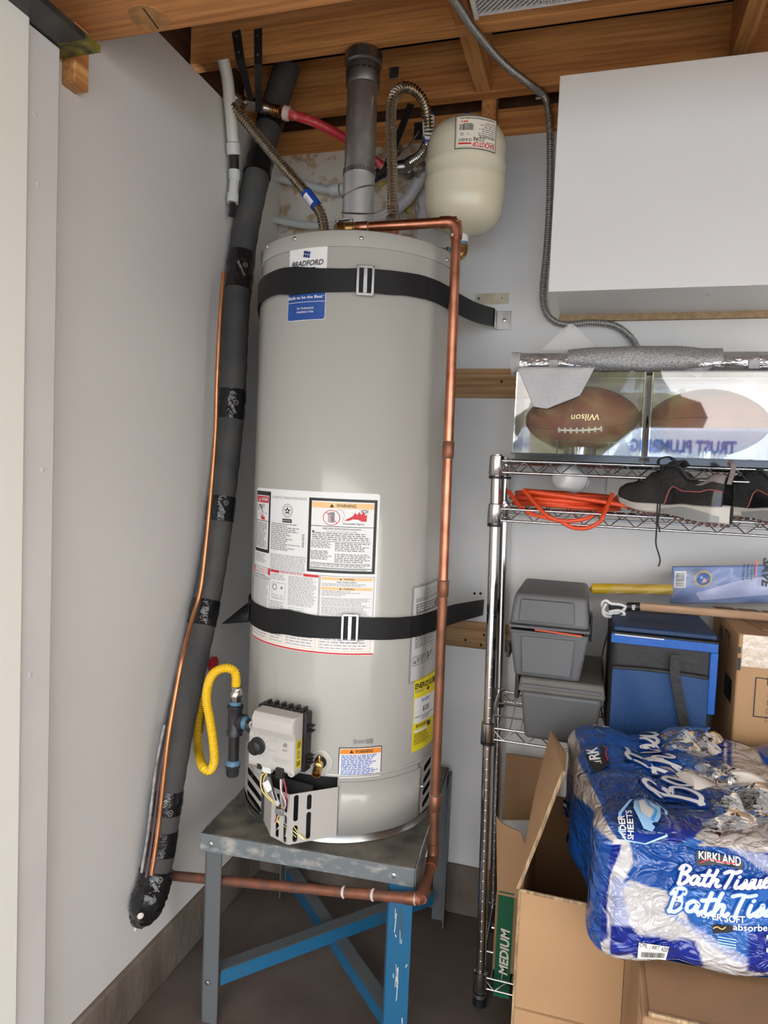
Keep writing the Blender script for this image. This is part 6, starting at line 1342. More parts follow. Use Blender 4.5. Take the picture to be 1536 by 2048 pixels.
for k in range(4): 
    c_ = bx(1536-3.0*k*0.6, 1385+16*k); PB.border(c_[0], c_[1]-0.010, c_[0]+0.011, c_[1], 0.0008, 'black', 0); PB.rect(c_[0]+0.02, c_[1]-0.009, c_[0]+0.12, c_[1]-0.003, 'black', 0)
PB.rect(*bx(1534, 1370), bx(1580, 1360)[0], bx(1580, 1360)[1], 'black', 0)
for y0, y1 in ((1294, 1306), (1316, 1340)): a, b = bx(1474, y1), bx(1482, y0); PB.rect(0.0, a[1], b[0], b[1], 'black', 0)
PB.build('carton_print', cb_)
PB = Print(plane_fn((X0-0.0005, 1.90, SZ3), (0, -1, 0), (0, 0, 1)))
for i, ch in enumerate('NITY'): PB.text(ch, 0.079+0.034*i, zt2-SZ3-0.052, 0.034, 'black', 0, bold=0.01)
PB.build('carton_lettering', cb_)
PB.mb = MB(); PB.rect(0.18, 0.14, 0.26, 0.19, 'black', 0); PB.build('carton_mark', cb_)
shin = mat('clear_packing_tape', (0.62, 0.50, 0.38), 0.10, 0.0, bump=(55, 1.0, 0.006), coat=1.0, spec=0.9)
a, b = aY(1.604, 1482, 1332), aY(1.604, 1530, 1268)
MB().grid(lambda u, v: V((lerp(a.x, a.x+0.16, u), 1.6035, lerp(a.z, zt2-0.001, v))), 12, 8).build('packing_tape', shin, cb_)
for k in range(5): MB().obox((X0+0.05+0.055*k, 1.80, zt2+0.0012), (0.022, 0.001, 0), (-0.03, 0.13, 0), (0, 0, 0.0009)).build('lid_slat', card2, cb_)
# wooden pole with white wire frame
pz = kz1+0.006
pole = thing('wooden_pole', 'wooden pole with white wire frame end lying on the blue cooler', 'pole', tuple(aY(1.73, 1300, 1213)))
pA, pB_ = aY(1.75, 1278, 1213), aY(1.75, 1536, 1213); pB_ = pA+(pB_-pA)*2.0; pB_.z = pA.z+0.004
MB().tube([pA, pB_], 0.0098, 16).build('shaft', wood('pole_wood', 0, (0.62, 0.42, 0.28), (0.54, 0.34, 0.21)), pole)
q0 = aY(1.75, 1254, 1213); MB().tube([q0, pA+V((0.002, 0, 0))], 0.0104, 16).build('end_sleeve', black, pole)
c_ = q0.lerp(pA, 0.55); PL = Print(lambda u, v, h: V((c_.x+u, 1.75-(0.0106+h)*math.cos(v/0.0106), c_.z+(0.0106+h)*math.sin(v/0.0106)))); PL.text('MS', 0.003, -0.007, 0.0075, 'white', 0, rot=90, bold=0.02); PL.build('sleeve_print', pole)
whp = mat('white_coated_wire', (0.76, 0.75, 0.72), 0.35)
P = [(1254, 1214), (1240, 1209), (1222, 1207), (1212, 1201), (1204, 1206), (1206, 1218), (1212, 1226), (1230, 1227), (1244, 1222), (1252, 1214)]
MB().tube(catmull([aY(1.748, *p) for p in P], 6), 0.0036, 10).build('wire_frame', whp, pole)
P = [(1212, 1207), (1206, 1219), (1208, 1230), (1222, 1234), (1244, 1232), (1248, 1226), (1236, 1221), (1218, 1224)]
MB().tube(catmull([aY(1.742, *p) for p in P], 6), 0.0036, 10).build('wire_frame', whp, pole)
# bagged long tool with printed card
bg = thing('bagged_tool', 'yellow handled tool in clear plastic bag with blue card above the pole', 'tool', tuple(aY(1.90, 1350, 1200)))
def gy(x, y): return aY(1.90, x, y)
a, b = gy(1186, 1180), gy(1340, 1178)
MB().tube([gy(1181, 1174), gy(1184, 1177), gy(1345, 1179)], [0.006, 0.0135, 0.0135], 16).build('yellow_handle', mat('yellow_plastic', (0.72, 0.46, 0.02), 0.4), bg)
o = gy(1341, 1208); e1 = gy(1536, 1208); tp1 = gy(1341, 1133)
ux = (e1-o).normalized(); hB = tp1.z-o.z
MB().obox(o+ux*0.22+V((0, 0.012, hB/2)), ux*0.22, (0, 0.010, 0), (0, 0, hB/2-0.001)).build('card_sleeve', mat('card_blue', (0.035, 0.11, 0.33), 0.35, noise=(3, 0.5), col2=(0.25, 0.33, 0.62)), bg, bevel=0.002)
PG = Print(plane_fn((o.x, 1.9000, o.z), ux, (0, 0, 1)), lift=0.0008)
def gp_(x, y): p = gy(x, y); return ((p.x-o.x), p.z-o.z)
a, b = gp_(1347, 1176), gp_(1373, 1144); PG.rect(a[0], a[1], b[0], b[1], 'white', 1); PG.bars(a[0]+0.004, a[1]+0.004, b[0]-0.004, b[1]-0.004, 10, 'black', 2, vert=False)
c_ = gp_(1406, 1163)
pts = []
for k in range(48):
    rr = 0.0225 if k % 2 else 0.0195; pts.append((c_[0]+rr*math.cos(2*pi*k/48), c_[1]+rr*math.sin(2*pi*k/48)))
PG.poly(pts, 'gold', 1); PG.disc(c_[0], c_[1], 0.0178, 'navy', 2); PG.ring(c_[0], c_[1], 0.0168, 0.001, 'lightblue', 3); PG.disc(c_[0], c_[1], 0.0125, 'kblue', 3); PG.poly([(c_[0]-0.002, c_[1]-0.010), (c_[0]+0.009, c_[1]-0.006), (c_[0]+0.004, c_[1]+0.003), (c_[0], c_[1]+0.001)], 'skin', 4); PG.disc(c_[0]-0.004, c_[1]+0.004, 0.003, 'lightblue', 4)
PG.poly([gp_(1390, 1190), gp_(1480, 1172), gp_(1536, 1168), gp_(1536, 1206), gp_(1400, 1206)], 'lavender', 1)
a, b = gp_(1508, 1170), gp_(1514, 1134); PG.rect(a[0], a[1], b[0], b[1], 'red', 2); PG.text('LAST LONGER', a[0]+0.0012, b[1]-0.001, 0.0036, 'white', 3, rot=-90, w=b[1]-a[1]-0.003)
for k in range(3): q = gp_(1484+8*k, 1172); PG.bars(q[0], q[1], q[0]+0.0038, q[1]+0.040, 9, 'navy', 2, vert=False)
q = gp_(1527, 1131); PG.text('SAVE', q[0], q[1], 0.018, 'black', 2, rot=-90, bold=0.04, shear=0.3, w=0.075)
PG.build('card_print', bg)
film = clear('clear_film', milky=0.05, refl=0.9, base=0.03, milk=(0.8, 0.8, 0.8), bump=(40, 0.8))
def filmg(u, v):
    tl, tr, br_, bl_ = gy(1230, 1163), gy(1560, 1128), gy(1560, 1211), gy(1196, 1196)
    p = bl_.lerp(br_, u).lerp(tl.lerp(tr, u**0.6 if u < 0.4 else u), v); p.y = 1.874-0.010*math.sin(pi*v)+0.003*math.sin(17*u+5*v)+0.002*math.sin(31*u-9*v)
    t = max(0, min(1, u/0.35)); p.z = lerp(bl_.lerp(br_, u).z, lerp(gy(1230, 1165).z, gy(1340, 1131).z, t) if t < 1 else gy(1340, 1131).z+0.02*(u-0.35), v)
    return p
MB().grid(filmg, 60, 16).build('plastic_bag', film, bg)

# ================================================================== CARTONS ON THE FLOOR
import numpy as np
CT = 0.0045
# green banded carton behind, standing on the lowest rack shelf
md_ = thing('medium_carton', 'open brown carton with green MEDIUM band behind the front carton', 'carton', (0.0, 1.85, 0.078))
MY = 1.712
def mq(x, y): return aY(MY, x, y)
m0 = mq(972, 1985).x+0.012; mz0, mz1 = 0.0785, mq(1000, 1790).z
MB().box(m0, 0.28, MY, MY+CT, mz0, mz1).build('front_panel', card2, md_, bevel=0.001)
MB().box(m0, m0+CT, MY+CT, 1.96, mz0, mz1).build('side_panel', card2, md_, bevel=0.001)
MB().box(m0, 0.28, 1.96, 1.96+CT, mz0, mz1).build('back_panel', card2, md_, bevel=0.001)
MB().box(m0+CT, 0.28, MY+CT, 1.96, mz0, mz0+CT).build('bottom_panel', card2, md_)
fl_ = [mq(985, 1788), mq(990, 1640), mq(1003, 1655), mq(1040, 1672), mq(1060, 1790)]
fp = [(p.x-m0, p.z-mz1) for p in fl_]; fp[0] = (0.003, 0.001); fp[-1] = (0.12, 0.001)
MB().prism(fp[::-1], (m0, MY+0.002, mz1), (1, 0, 0), (0.0, 0.12, 1), CT*0.8).build('flap', card, md_)
bp_ = [aY(1.965, 1004, 1640), aY(1.965, 1012, 1507), aY(1.965, 1110, 1522), aY(1.965, 1110, 1640)]
MB().prism([(p.x, p.z) for p in bp_], (0, 1.969, 0), (1, 0, 0), (0, 0, 1), CT).build('flap', card2, md_)
PM = Print(plane_fn((m0, MY-0.0004, mz0), (1, 0, 0), (0, 0, 1)))
g0, g1 = mq(984, 1778), mq(1020, 1800); gz0 = mq(985, 1990).z-mz0
gx0, gx1 = max(0.006, g0.x-m0+0.004), g1.x-m0+0.010
PM.rect(gx0, gz0, gx1, g0.z-mz0, mat('green_band', (0.006, 0.105, 0.045), 0.5), 0)
PM.rect(gx0, gz0, gx1, gz0+0.014, 'green', 1)
PM.text('MEDIUM', gx0+0.032, gz0+0.060, 0.021, 'cream', 1, rot=90, w=0.118, bold=0.03, shear=0.15)
PM.build('green_band', md_)
# front carton, open, its left flap standing
AY, AX, AZ_ = 1.20, -0.082, 0.600
ca = thing('open_carton', 'tall open brown carton with raised side flap in front of the rack', 'carton', (0.15, 1.4, 0))
MB().box(AX, 0.095, AY, AY+CT, 0.0, AZ_).build('front_panel', card, ca, bevel=0.001)
MB().box(AX, AX+CT, AY+CT, 1.60, 0, AZ_).build('side_panel', card, ca, bevel=0.001)
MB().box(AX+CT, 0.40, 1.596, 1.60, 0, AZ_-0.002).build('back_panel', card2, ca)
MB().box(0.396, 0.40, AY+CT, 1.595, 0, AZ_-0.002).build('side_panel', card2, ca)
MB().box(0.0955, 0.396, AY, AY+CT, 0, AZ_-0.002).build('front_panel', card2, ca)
MB().box(AX+CT, 0.396, AY+CT, 1.595, 0.30, 0.304).build('inner_shelf', card2, ca)
MB().box(AX, 0.095, AY-0.0006, AY, aY(AY, 1100, 2030).z-0.004, aY(AY, 1100, 2030).z).build('crease', card2, ca)
F0 = V((AX-0.001, AY+0.002, AZ_)); F1 = V((-0.018, AY+0.01, aY(AY, 1132, 1548).z)); B0 = V((AX-0.001, 1.60, AZ_)); B1 = aY(1.585, 1105, 1462)
nf = (F1-F0).cross(B0-F0).normalized()*CT
fm = MB(); fm.add([F0, F1, F1.lerp(B1, 0.35)+V((0.012, 0, 0.004)), B1, B0, F0+nf, F1+nf, F1.lerp(B1, 0.35)+V((0.012, 0, 0.004))+nf, B1+nf, B0+nf], [(0, 1, 2, 3, 4), (9, 8, 7, 6, 5), (0, 5, 6, 1), (1, 6, 7, 2), (2, 7, 8, 3), (3, 8, 9, 4)])
flp = fm.build('side_flap', card, ca)
MB().tube([F0+nf/2, F0.lerp(F1, 0.5)+nf/2+V((0.001, 0, 0)), F1+nf/2], 0.0034, 6).build('torn_edge', carde, ca)
MB().tube([V((AX, AY-0.001, AZ_)), V((0.0, AY-0.0015, AZ_-0.001)), V((0.095, AY-0.001, AZ_))], 0.0030, 6).build('torn_edge', carde, ca)
MB().tube([V((AX, AY-0.001, AZ_)), V((AX-0.0005, AY-0.001, 0.3)), V((AX, AY-0.001, 0.01))], 0.0024, 6).build('torn_edge', carde, ca)
# lower right carton that carries the paper pack
cc = thing('low_carton', 'brown taped carton at lower right under the blue paper pack', 'carton', (0.4, 1.05, 0))
BX, BY0, BY1, BZ = 0.103, 0.965, 1.194, 0.600
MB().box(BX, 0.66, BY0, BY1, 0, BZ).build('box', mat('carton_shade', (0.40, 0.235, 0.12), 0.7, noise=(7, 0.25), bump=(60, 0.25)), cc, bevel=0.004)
MB().box(BX+0.01, 0.655, BY0+0.004, BY1-0.004, BZ+0.0003, BZ+0.004).build('top_flap', card2, cc, bevel=0.001)
MB().tube([V((BX+0.008, BY0+0.005, BZ+0.003)), V((0.3, BY0+0.006, BZ+0.004)), V((0.65, BY0+0.005, BZ+0.003))], 0.0035, 6).build('corrugated_edge', carde, cc)
MB().grid(lambda u, v: V((BX-0.0012+0.0008*math.sin(9*v+6*u), lerp(BY0, BY0+0.055, u), lerp(0.40, BZ, v))), 6, 14).build('packing_tape', clear('tape_clear', milky=0.08, refl=1.2, bump=(60, 0.8)), cc)
PC = Print(plane_fn((BX, BY0-0.0004, 0), (1, 0, 0), (0, 0, 1))); PC.rect(0.02, 0.50, 0.30, 0.512, 'cream', 0); PC.build('carton_print', cc)
# white sheet on the floor, lower edge
p0 = aZ(0.002, 468, 2040); sh = tag(MB().obox((p0.x+0.12, p0.y-0.12, 0.0025), (0.125, 0.018, 0), (-0.015, 0.115, 0), (0, 0, 0.0012)).build('paper_sheet', mat('sheet_grey', (0.45, 0.43, 0.41), 0.7)), 'pale sheet lying on the floor in front of the stand', 'sheet')

# ================================================================== BATH TISSUE PACK
def vcol_mat(name, rough, bmp):
    m = bpy.data.materials.new(name); m.use_nodes = True; t = m.node_tree; b = t.nodes['Principled BSDF']
    at_ = t.nodes.new('ShaderNodeAttribute'); at_.attribute_name = 'Col'; t.links.new(at_.outputs['Color'], b.inputs['Base Color'])
    b.inputs['Roughness'].default_value = rough; b.inputs['Coat Weight'].default_value = 0.6; b.inputs['Coat Roughness'].default_value = 0.06
    tc = t.nodes.new('ShaderNodeTexCoord'); mp = t.nodes.new('ShaderNodeMapping'); mp.inputs['Scale'].default_value = (1.0, 0.8, 1.6); mp.inputs['Rotation'].default_value = (0.3, 0.5, 0.6)
    t.links.new(tc.outputs['Object'], mp.inputs[0])
    v = t.nodes.new('ShaderNodeTexVoronoi'); v.feature = 'DISTANCE_TO_EDGE'; v.inputs['Scale'].default_value = 11
    n = t.nodes.new('ShaderNodeTexNoise'); n.inputs['Scale'].default_value = 17; n.inputs['Detail'].default_value = 3; n.inputs['Distortion'].default_value = 1.2
    t.links.new(mp.outputs[0], n.inputs['Vector']); 
    mx = t.nodes.new('ShaderNodeVectorMath'); mx.operation = 'MULTIPLY_ADD'; mx.inputs[1].default_value = (0.12, 0.12, 0.12); t.links.new(n.outputs[1], mx.inputs[0]); t.links.new(mp.outputs[0], mx.inputs[2]); t.links.new(mx.outputs[0], v.inputs['Vector'])
    ad = t.nodes.new('ShaderNodeMath'); ad.operation = 'MULTIPLY_ADD'; ad.inputs[1].default_value = 0.9; t.links.new(n.outputs[0], ad.inputs[0])
    mr = t.nodes.new('ShaderNodeMapRange'); mr.inputs[1].default_value = 0.0; mr.inputs[2].default_value = 0.25; t.links.new(v.outputs['Distance'], mr.inputs[0]); t.links.new(mr.outputs[0], ad.inputs[2])
    bp = t.nodes.new('ShaderNodeBump'); bp.inputs['Strength'].default_value = bmp; bp.inputs['Distance'].default_value = 0.012; t.links.new(ad.outputs[0], bp.inputs['Height'])
    t.links.new(bp.outputs[0], b.inputs['Normal']); t.links.new(bp.outputs[0], b.inputs['Coat Normal']); return m
YAW = R(8.3); PW, PD, PH = 0.60, 0.46, 0.198; PO = V((0.043, 1.045, 0.6055))
pxv, pyv = V((math.cos(YAW), math.sin(YAW), 0)), V((-math.sin(YAW), math.cos(YAW), 0))
def pw(x, y, z): return PO+pxv*x+pyv*y+V((0, 0, z))
def psurf(x, y, z):
    """rounded, lumpy skin of the pack from a point of the raw block"""
    r = 0.038; c = [min(max(x, r), PW-r), min(max(y, r), PD-r), min(max(z, r), PH-r)]
    d = [x-c[0], y-c[1], z-c[2]]; l = math.sqrt(d[0]**2+d[1]**2+d[2]**2) or 1e-9
    n = [q/l for q in d]; p = [c[i]+n[i]*r for i in range(3)]
    X, Y, Z = p
    up = max(0, n[2]); fr = max(0, -n[1]); lf = max(0, -n[0])
    b = 0.010*up*(abs(math.sin(pi*X/0.118))**0.7+abs(math.sin(pi*Y/0.118))**0.7-1.2)
    b += 0.007*fr*(abs(math.sin(pi*X/0.118))**0.8-0.6)+0.008*lf*math.sin(2*pi*Y/0.21)
    b += 0.004*(math.sin(31*X+17*Z+3*math.sin(11*Y))+0.6*math.sin(47*Y-23*X+29*Z)+0.5*math.sin(83*Z+41*X))*0.6
    b += 0.006*fr*math.sin(26*Z+9*X)
    sag = 0.012*lf*max(0, (0.10-Z)/0.10)
    return (p[0]+n[0]*(b)-sag*0, p[1]+n[1]*b, max(p[2]+n[2]*b, 0.0005)), n
pack = thing('bath_tissue_pack', 'big torn blue and white plastic pack of bath tissue rolls on cartons', 'tissue pack', tuple(PO+pxv*0.3+pyv*0.23))
def onp(face, x, y):           # photograph point -> face coordinates, for laying out the printed design
    d = ray(x, y); 
    if face == 'top': o, n = pw(0, 0, PH), V((0, 0, 1))
    elif face == 'front': o, n = pw(0, 0, 0), pyv
    else: o, n = pw(0, 0, 0), pxv
    t = (o-CAM).dot(n)/d.dot(n); q = CAM+d*t-PO; X, Y, Z = q.dot(pxv), q.dot(pyv), q.z
    return {'top': (X, Y), 'front': (X, Z), 'left': (Y, Z)}[face]
c4 = lambda x, y: (x/3.444+1090, y/3.444+1400)
c6 = lambda x, y: (x/4.315+1180, y/4.315+1700)
INK['pale'] = (0.55, 0.66, 0.80)
WHITE_, CREAM_, BLUE_, DBLUE_, MID_, BRT_, ROY_, LAV_, GREY_ = (0.53, 0.515, 0.52), (0.46, 0.41, 0.375), (0.003, 0.062, 0.29), (0.002, 0.032, 0.16), (0.022, 0.125, 0.43), (0.004, 0.11, 0.45), (0.003, 0.02, 0.235), (0.34, 0.37, 0.55), (0.32, 0.31, 0.33)
def P4(*a): return [onp('top', *c4(*p)) for p in a]
def P6(*a): return [onp('front', *c6(*p)) for p in a]
TOPD = [(BLUE_, None),
 (DBLUE_, P4((360, 560), (1260, 600), (1270, 780), (960, 860), (900, 1040), (520, 1010))),
 (BRT_, P4((440, 330), (700, 350), (700, 420), (450, 400))), (BRT_, P4((850, 415), (1090, 440), (1060, 490), (880, 455))),
 (ROY_, P4((800, 850), (1255, 770), (960, 990), (840, 960))),
 (CREAM_, P4((1280, 240), (1430, 270), (1560, 520), (1700, 1000), (1300, 1060), (1000, 960), (1270, 770), (1250, 690), (1340, 620), (1280, 500))),
 (CREAM_, P4((740, 470), (860, 478), (1060, 496), (1210, 520), (1265, 610), (1180, 640), (1070, 600), (1030, 560), (900, 530))),
 (GREY_, P4((790, 240), (1000, 195), (1090, 240), (1180, 370), (1000, 365), (900, 300))),
 (ROY_, P4((1190, 290), (1285, 310), (1285, 500), (1200, 480))), (WHITE_, P4((1235, 310), (1250, 312), (1250, 490), (1233, 488))),
 (CREAM_, P4((130, 90), (225, 110), (180, 215), (195, 330), (245, 480), (335, 680), (425, 860), (515, 1000), (500, 1060), (420, 980), (325, 820), (205, 610), (140, 480), (100, 330), (120, 230))),
 (MID_, P4((1000, 930), (1100, 960), (960, 1060), (840, 1030), (860, 990)))]
FRD = [(WHITE_, None),
 (LAV_, P6((160, 250), (300, 260), (900, 780), (560, 720), (350, 620), (190, 640))),
 (WHITE_, P6((280, 330), (420, 300), (700, 560), (880, 770), (600, 720), (330, 610))),
 (ROY_, P6((-60, -60), (260, -60), (240, 60), (130, 250), (150, 560), (160, 760), (60, 830), (-20, 840), (-60, 400))),
 (BLUE_, P6((360, -100), (1700, -100), (1700, 420), (860, 500), (780, 420), (600, 340), (500, 320), (350, 262), (280, 300), (380, 120))),
 (MID_, P6((790, 400), (1000, 350), (1700, 360), (1700, 690), (1380, 720), (1350, 960), (1240, 915), (1000, 765), (860, 640))),
 (LAV_, P6((620, 530), (700, 560), (1360, 920), (1360, 975), (1240, 935), (1000, 790), (800, 660))),
 (ROY_, P6((180, 640), (260, 618), (350, 620), (400, 690), (560, 720), (700, 770), (910, 790), (985, 1000), (970, 1058), (700, 1012), (560, 940), (400, 925), (350, 858), (260, 892), (170, 908))),
 (ROY_, P6((1370, 715), (1700, 680), (1700, 1060), (1500, 1085), (1345, 1020))),
 (LAV_, P6((1200, -40), (1600, -60), (1600, 260)))]
L4 = lambda *a: [onp('left', *c4(*p)) for p in a]
LFD = [(BLUE_, None), (CREAM_, L4((130, 90), (225, 110), (180, 215), (195, 330), (245, 480), (335, 680), (425, 860), (515, 1000), (500, 1060), (420, 980), (325, 820), (205, 610), (140, 480), (100, 330), (120, 230))), (DBLUE_, L4((60, 480), (160, 540), (130, 700), (120, 900), (60, 1000), (30, 800)))]
def inpoly(P, x, y):
    c = False; j = len(P)-1
    for i in range(len(P)):
        xi, yi = P[i]; xj, yj = P[j]
        if (yi > y) != (yj > y) and x < (xj-xi)*(y-yi)/(yj-yi)+xi: c = not c
        j = i
    return c
def boxes(D): return [(c, P, (min(p[0] for p in P), max(p[0] for p in P), min(p[1] for p in P), max(p[1] for p in P)) if P else None) for c, P in D]
TB, FB_, LB_ = boxes(TOPD), boxes(FRD), boxes(LFD)
def shade_(D, a, b):
    col = D[0][0]
    for c, P, bb in D[1:]:
        if bb[0] <= a <= bb[1] and bb[2] <= b <= bb[3] and inpoly(P, a, b): col = c
    return col
def pskin():
    vs, fs, cols = [], [], []
    def face(fn, nu, nv, D, co):
        o = len(vs)
        for j in range(nv+1):
            for i in range(nu+1):
                raw = fn(i/nu, j/nv); p, n = psurf(*raw); vs.append(pw(*p)); a, b = co(raw)
                if a > 8: cols.append(D[0][0]); continue
                a1, b1 = co(fn((i+0.35)/nu, (j+0.35)/nv)); da, db = a1-a, b1-b; S_ = [shade_(D, a+da*p, b+db*q) for p, q in ((1, 0.3), (-0.3, 1), (-1, -0.3), (0.3, -1))]
                cols.append(tuple(sum(c[k] for c in S_)/4 for k in range(3)))
        for j in range(nv):
            for i in range(nu):
                a = o+j*(nu+1)+i; fs.append((a, a+1, a+nu+2, a+nu+1))
    face(lambda u, v: (PW*u, 0, PH*v), 200, 70, FB_, lambda r: (r[0], r[2]))
    face(lambda u, v: (PW*u, PD*v, PH), 200, 160, TB, lambda r: (r[0], r[1]))
    face(lambda u, v: (0, PD*(1-u), PH*v), 90, 40, LB_, lambda r: (r[1], r[2]))
    face(lambda u, v: (PW, PD*u, PH*v), 12, 6, LB_, lambda r: (9, 9))
    face(lambda u, v: (PW*(1-u), PD, PH*v), 20, 6, LB_, lambda r: (9, 9))
    face(lambda u, v: (PW*u, PD*(1-v), 0), 12, 12, LB_, lambda r: (9, 9))
    mb = MB(); mb.add(vs, fs, 0, True); ob = mb.build('printed_wrap', vcol_mat('printed_plastic', 0.25, 0.55), pack)
    ca_ = ob.data.color_attributes.new('Col', 'FLOAT_COLOR', 'POINT'); ca_.data.foreach_set('color', np.array([(*c, 1.0) for c in cols], dtype=np.float32).ravel())
    return ob
wrap = pskin()
def skinfn(face):
    def f(u, v, h):
        raw = {'top': (u, v, PH), 'front': (u, 0, v), 'left': (0, v if False else u, v)}[face]
        p, n = psurf(*raw); q = pw(*p); return q+(pxv*n[0]+pyv*n[1]+V((0, 0, n[2])))*(h+0.0012)
    return f
# brush lettering
GL = {'B': [[(0.02, 0.95), (0.12, 1.0), (0.06, 0.5), (-0.02, 0.0)], [(-0.06, 0.82), (0.2, 1.05), (0.46, 0.92), (0.36, 0.66), (0.14, 0.55), (0.42, 0.46), (0.44, 0.18), (0.2, -0.02), (-0.05, 0.06)]],
 'a': [[(0.40, 0.42), (0.24, 0.52), (0.04, 0.30), (0.10, 0.03), (0.28, 0.10), (0.42, 0.46), (0.38, 0.10), (0.50, 0.02), (0.60, 0.12)]],
 't': [[(0.26, 0.98), (0.14, 0.40), (0.12, 0.06), (0.26, 0.02), (0.38, 0.14)], [(-0.04, 0.60), (0.20, 0.64), (0.42, 0.70)]],
 'h': [[(0.26, 1.02), (0.14, 0.50), (0.06, 0.0)], [(0.10, 0.20), (0.26, 0.46), (0.40, 0.44), (0.36, 0.14), (0.46, 0.02), (0.58, 0.12)]],
 'T': [[(-0.10, 0.90), (0.16, 1.0), (0.44, 0.93), (0.72, 1.0)], [(0.32, 0.98), (0.22, 0.5), (0.10, -0.02)]],
 'i': [[(0.12, 0.50), (0.06, 0.14), (0.14, 0.01), (0.28, 0.12)], [(0.17, 0.70), (0.19, 0.73)]],
 's': [[(0.02, 0.10), (0.22, 0.34), (0.26, 0.52), (0.32, 0.30), (0.24, 0.04), (0.08, 0.02), (0.04, 0.10)], [(0.24, 0.05), (0.40, 0.14)]],
 'u': [[(0.06, 0.50), (0.03, 0.14), (0.14, 0.01), (0.30, 0.18), (0.36, 0.50), (0.34, 0.12), (0.44, 0.02), (0.54, 0.12)]],
 'e': [[(0.05, 0.22), (0.28, 0.34), (0.22, 0.52), (0.05, 0.34), (0.08, 0.06), (0.26, 0.02), (0.42, 0.14)]]}
ADV = dict(B=0.56, a=0.56, t=0.36, h=0.58, T=0.52, i=0.28, s=0.36, u=0.52, e=0.42); ADV[' '] = 0.16
def brush(P_, s_, o, ex, ey, th, c, L):
    """lettering from origin o; ex = advance direction and size vector, ey = up vector (face coordinates)"""
    x = 0
    for ch in s_:
        for st__ in GL.get(ch, []):
            pts = [(o[0]+ex[0]*(x+a)+ey[0]*b, o[1]+ex[1]*(x+a)+ey[1]*b) for a, b in st__]
            P_.stroke(pts, th, c, L, 6)
        x += ADV[ch]
    return x
def sub(a, b): return (a[0]-b[0], a[1]-b[1])
FP = Print(skinfn('front'), du=0.012, dv=0.012, lift=0.0005)
def brush_fit(P_, face, s_, A, B_, Hh, th, c, L, und=None):
    """A, B_ photograph points at the ends of the baseline, Hh photograph point above A for the cap height"""
    a, b, h = onp(face, *A), onp(face, *B_), onp(face, *Hh); W_ = sum(ADV[ch] for ch in s_); d = sub(b, a); ex = (d[0]/W_, d[1]/W_); ey = sub(h, a)
    if und: brush(P_, s_, a, ex, ey, th*1.75, und, L)
    brush(P_, s_, a, ex, ey, th, c, L+1)
brush_fit(FP, 'front', 'Bath Tissue', c6(775, 310), c6(1560, 335), c6(800, 155), 0.0046, 'white', 1, 'royal')
brush_fit(FP, 'front', 'Bath Tissue', c6(690, 535), c6(1830, 615), c6(725, 350), 0.0058, 'pale', 1, 'kblue')
FP.build('lettering', pack); FP = Print(skinfn('front'), lift=0.0005)
FP.poly(P6((925, 15), (1000, 2), (1150, 50), (1310, 108), (1300, 162), (1180, 125), (1080, 118), (920, 136)), 'black', 3)
a = onp('front', *c6(938, 72)); b = onp('front', *c6(1290, 130)); an = math.degrees(math.atan2(b[1]-a[1], b[0]-a[0]))
FP.text('KIRKLAND', a[0], a[1], 0.0115, 'white', 4, w=math.hypot(b[0]-a[0], b[1]-a[1]), rot=an, bold=0.02)
FP.stroke([onp('front', *c6(*p)) for p in ((950, 108), (1020, 78), (1100, 92), (1170, 105), (1240, 110))], 0.0016, 'red', 4)
FP.build('brand_patch', pack, 'black patch with white lettering'); FP = Print(skinfn('front'), lift=0.0005)
a = onp('front', *c6(1225, 672)); FP.text('absorbent', a[0], a[1], 0.0085, 'white', 3, w=0.062, bold=0.01)
a = onp('front', *c6(920, 575)); FP.text('SUPER SOFT', a[0], a[1], 0.0090, 'white', 3, w=0.065, bold=0.02)
FP.poly(P6((1050, 645), (1080, 635), (1225, 640), (1225, 690), (1060, 712)), 'black', 3); FP.stroke([onp('front', *c6(*p)) for p in ((1060, 665), (1090, 650), (1130, 668), (1160, 650))], 0.0016, 'gold', 4)
FP.build('lettering', pack); FP = Print(skinfn('front'), lift=0.0005)
FP.poly(P6((405, 745), (675, 810), (650, 940), (560, 905), (400, 890)), 'white', 3)
a = onp('front', *c6(425, 895)); b = onp('front', *c6(640, 800)); FP.bars(a[0], a[1]+0.004, onp('front', *c6(635, 925))[0], onp('front', *c6(540, 830))[1]-0.002, 26, 'black', 4)
a = onp('front', *c6(408, 780)); FP.text('CML. / ART. 6209014', a[0], a[1], 0.0065, 'black', 4, w=0.052, rot=-9)
FP.build('barcode_label', pack, 'white barcode label'); FP = Print(skinfn('front'), lift=0.0005)
for k in range(4): a = onp('front', *c6(1095, 740+22*k)); FP.rect(a[0], a[1], a[0]+0.024, a[1]+0.0015, 'lightblue', 3)
a = onp('front', *c6(1515, 870)); FP.text('30', a[0], a[1], 0.022, 'white', 3, bold=0.03)
FP.build('lettering', pack)
TP = Print(skinfn('top'), lift=0.0005)
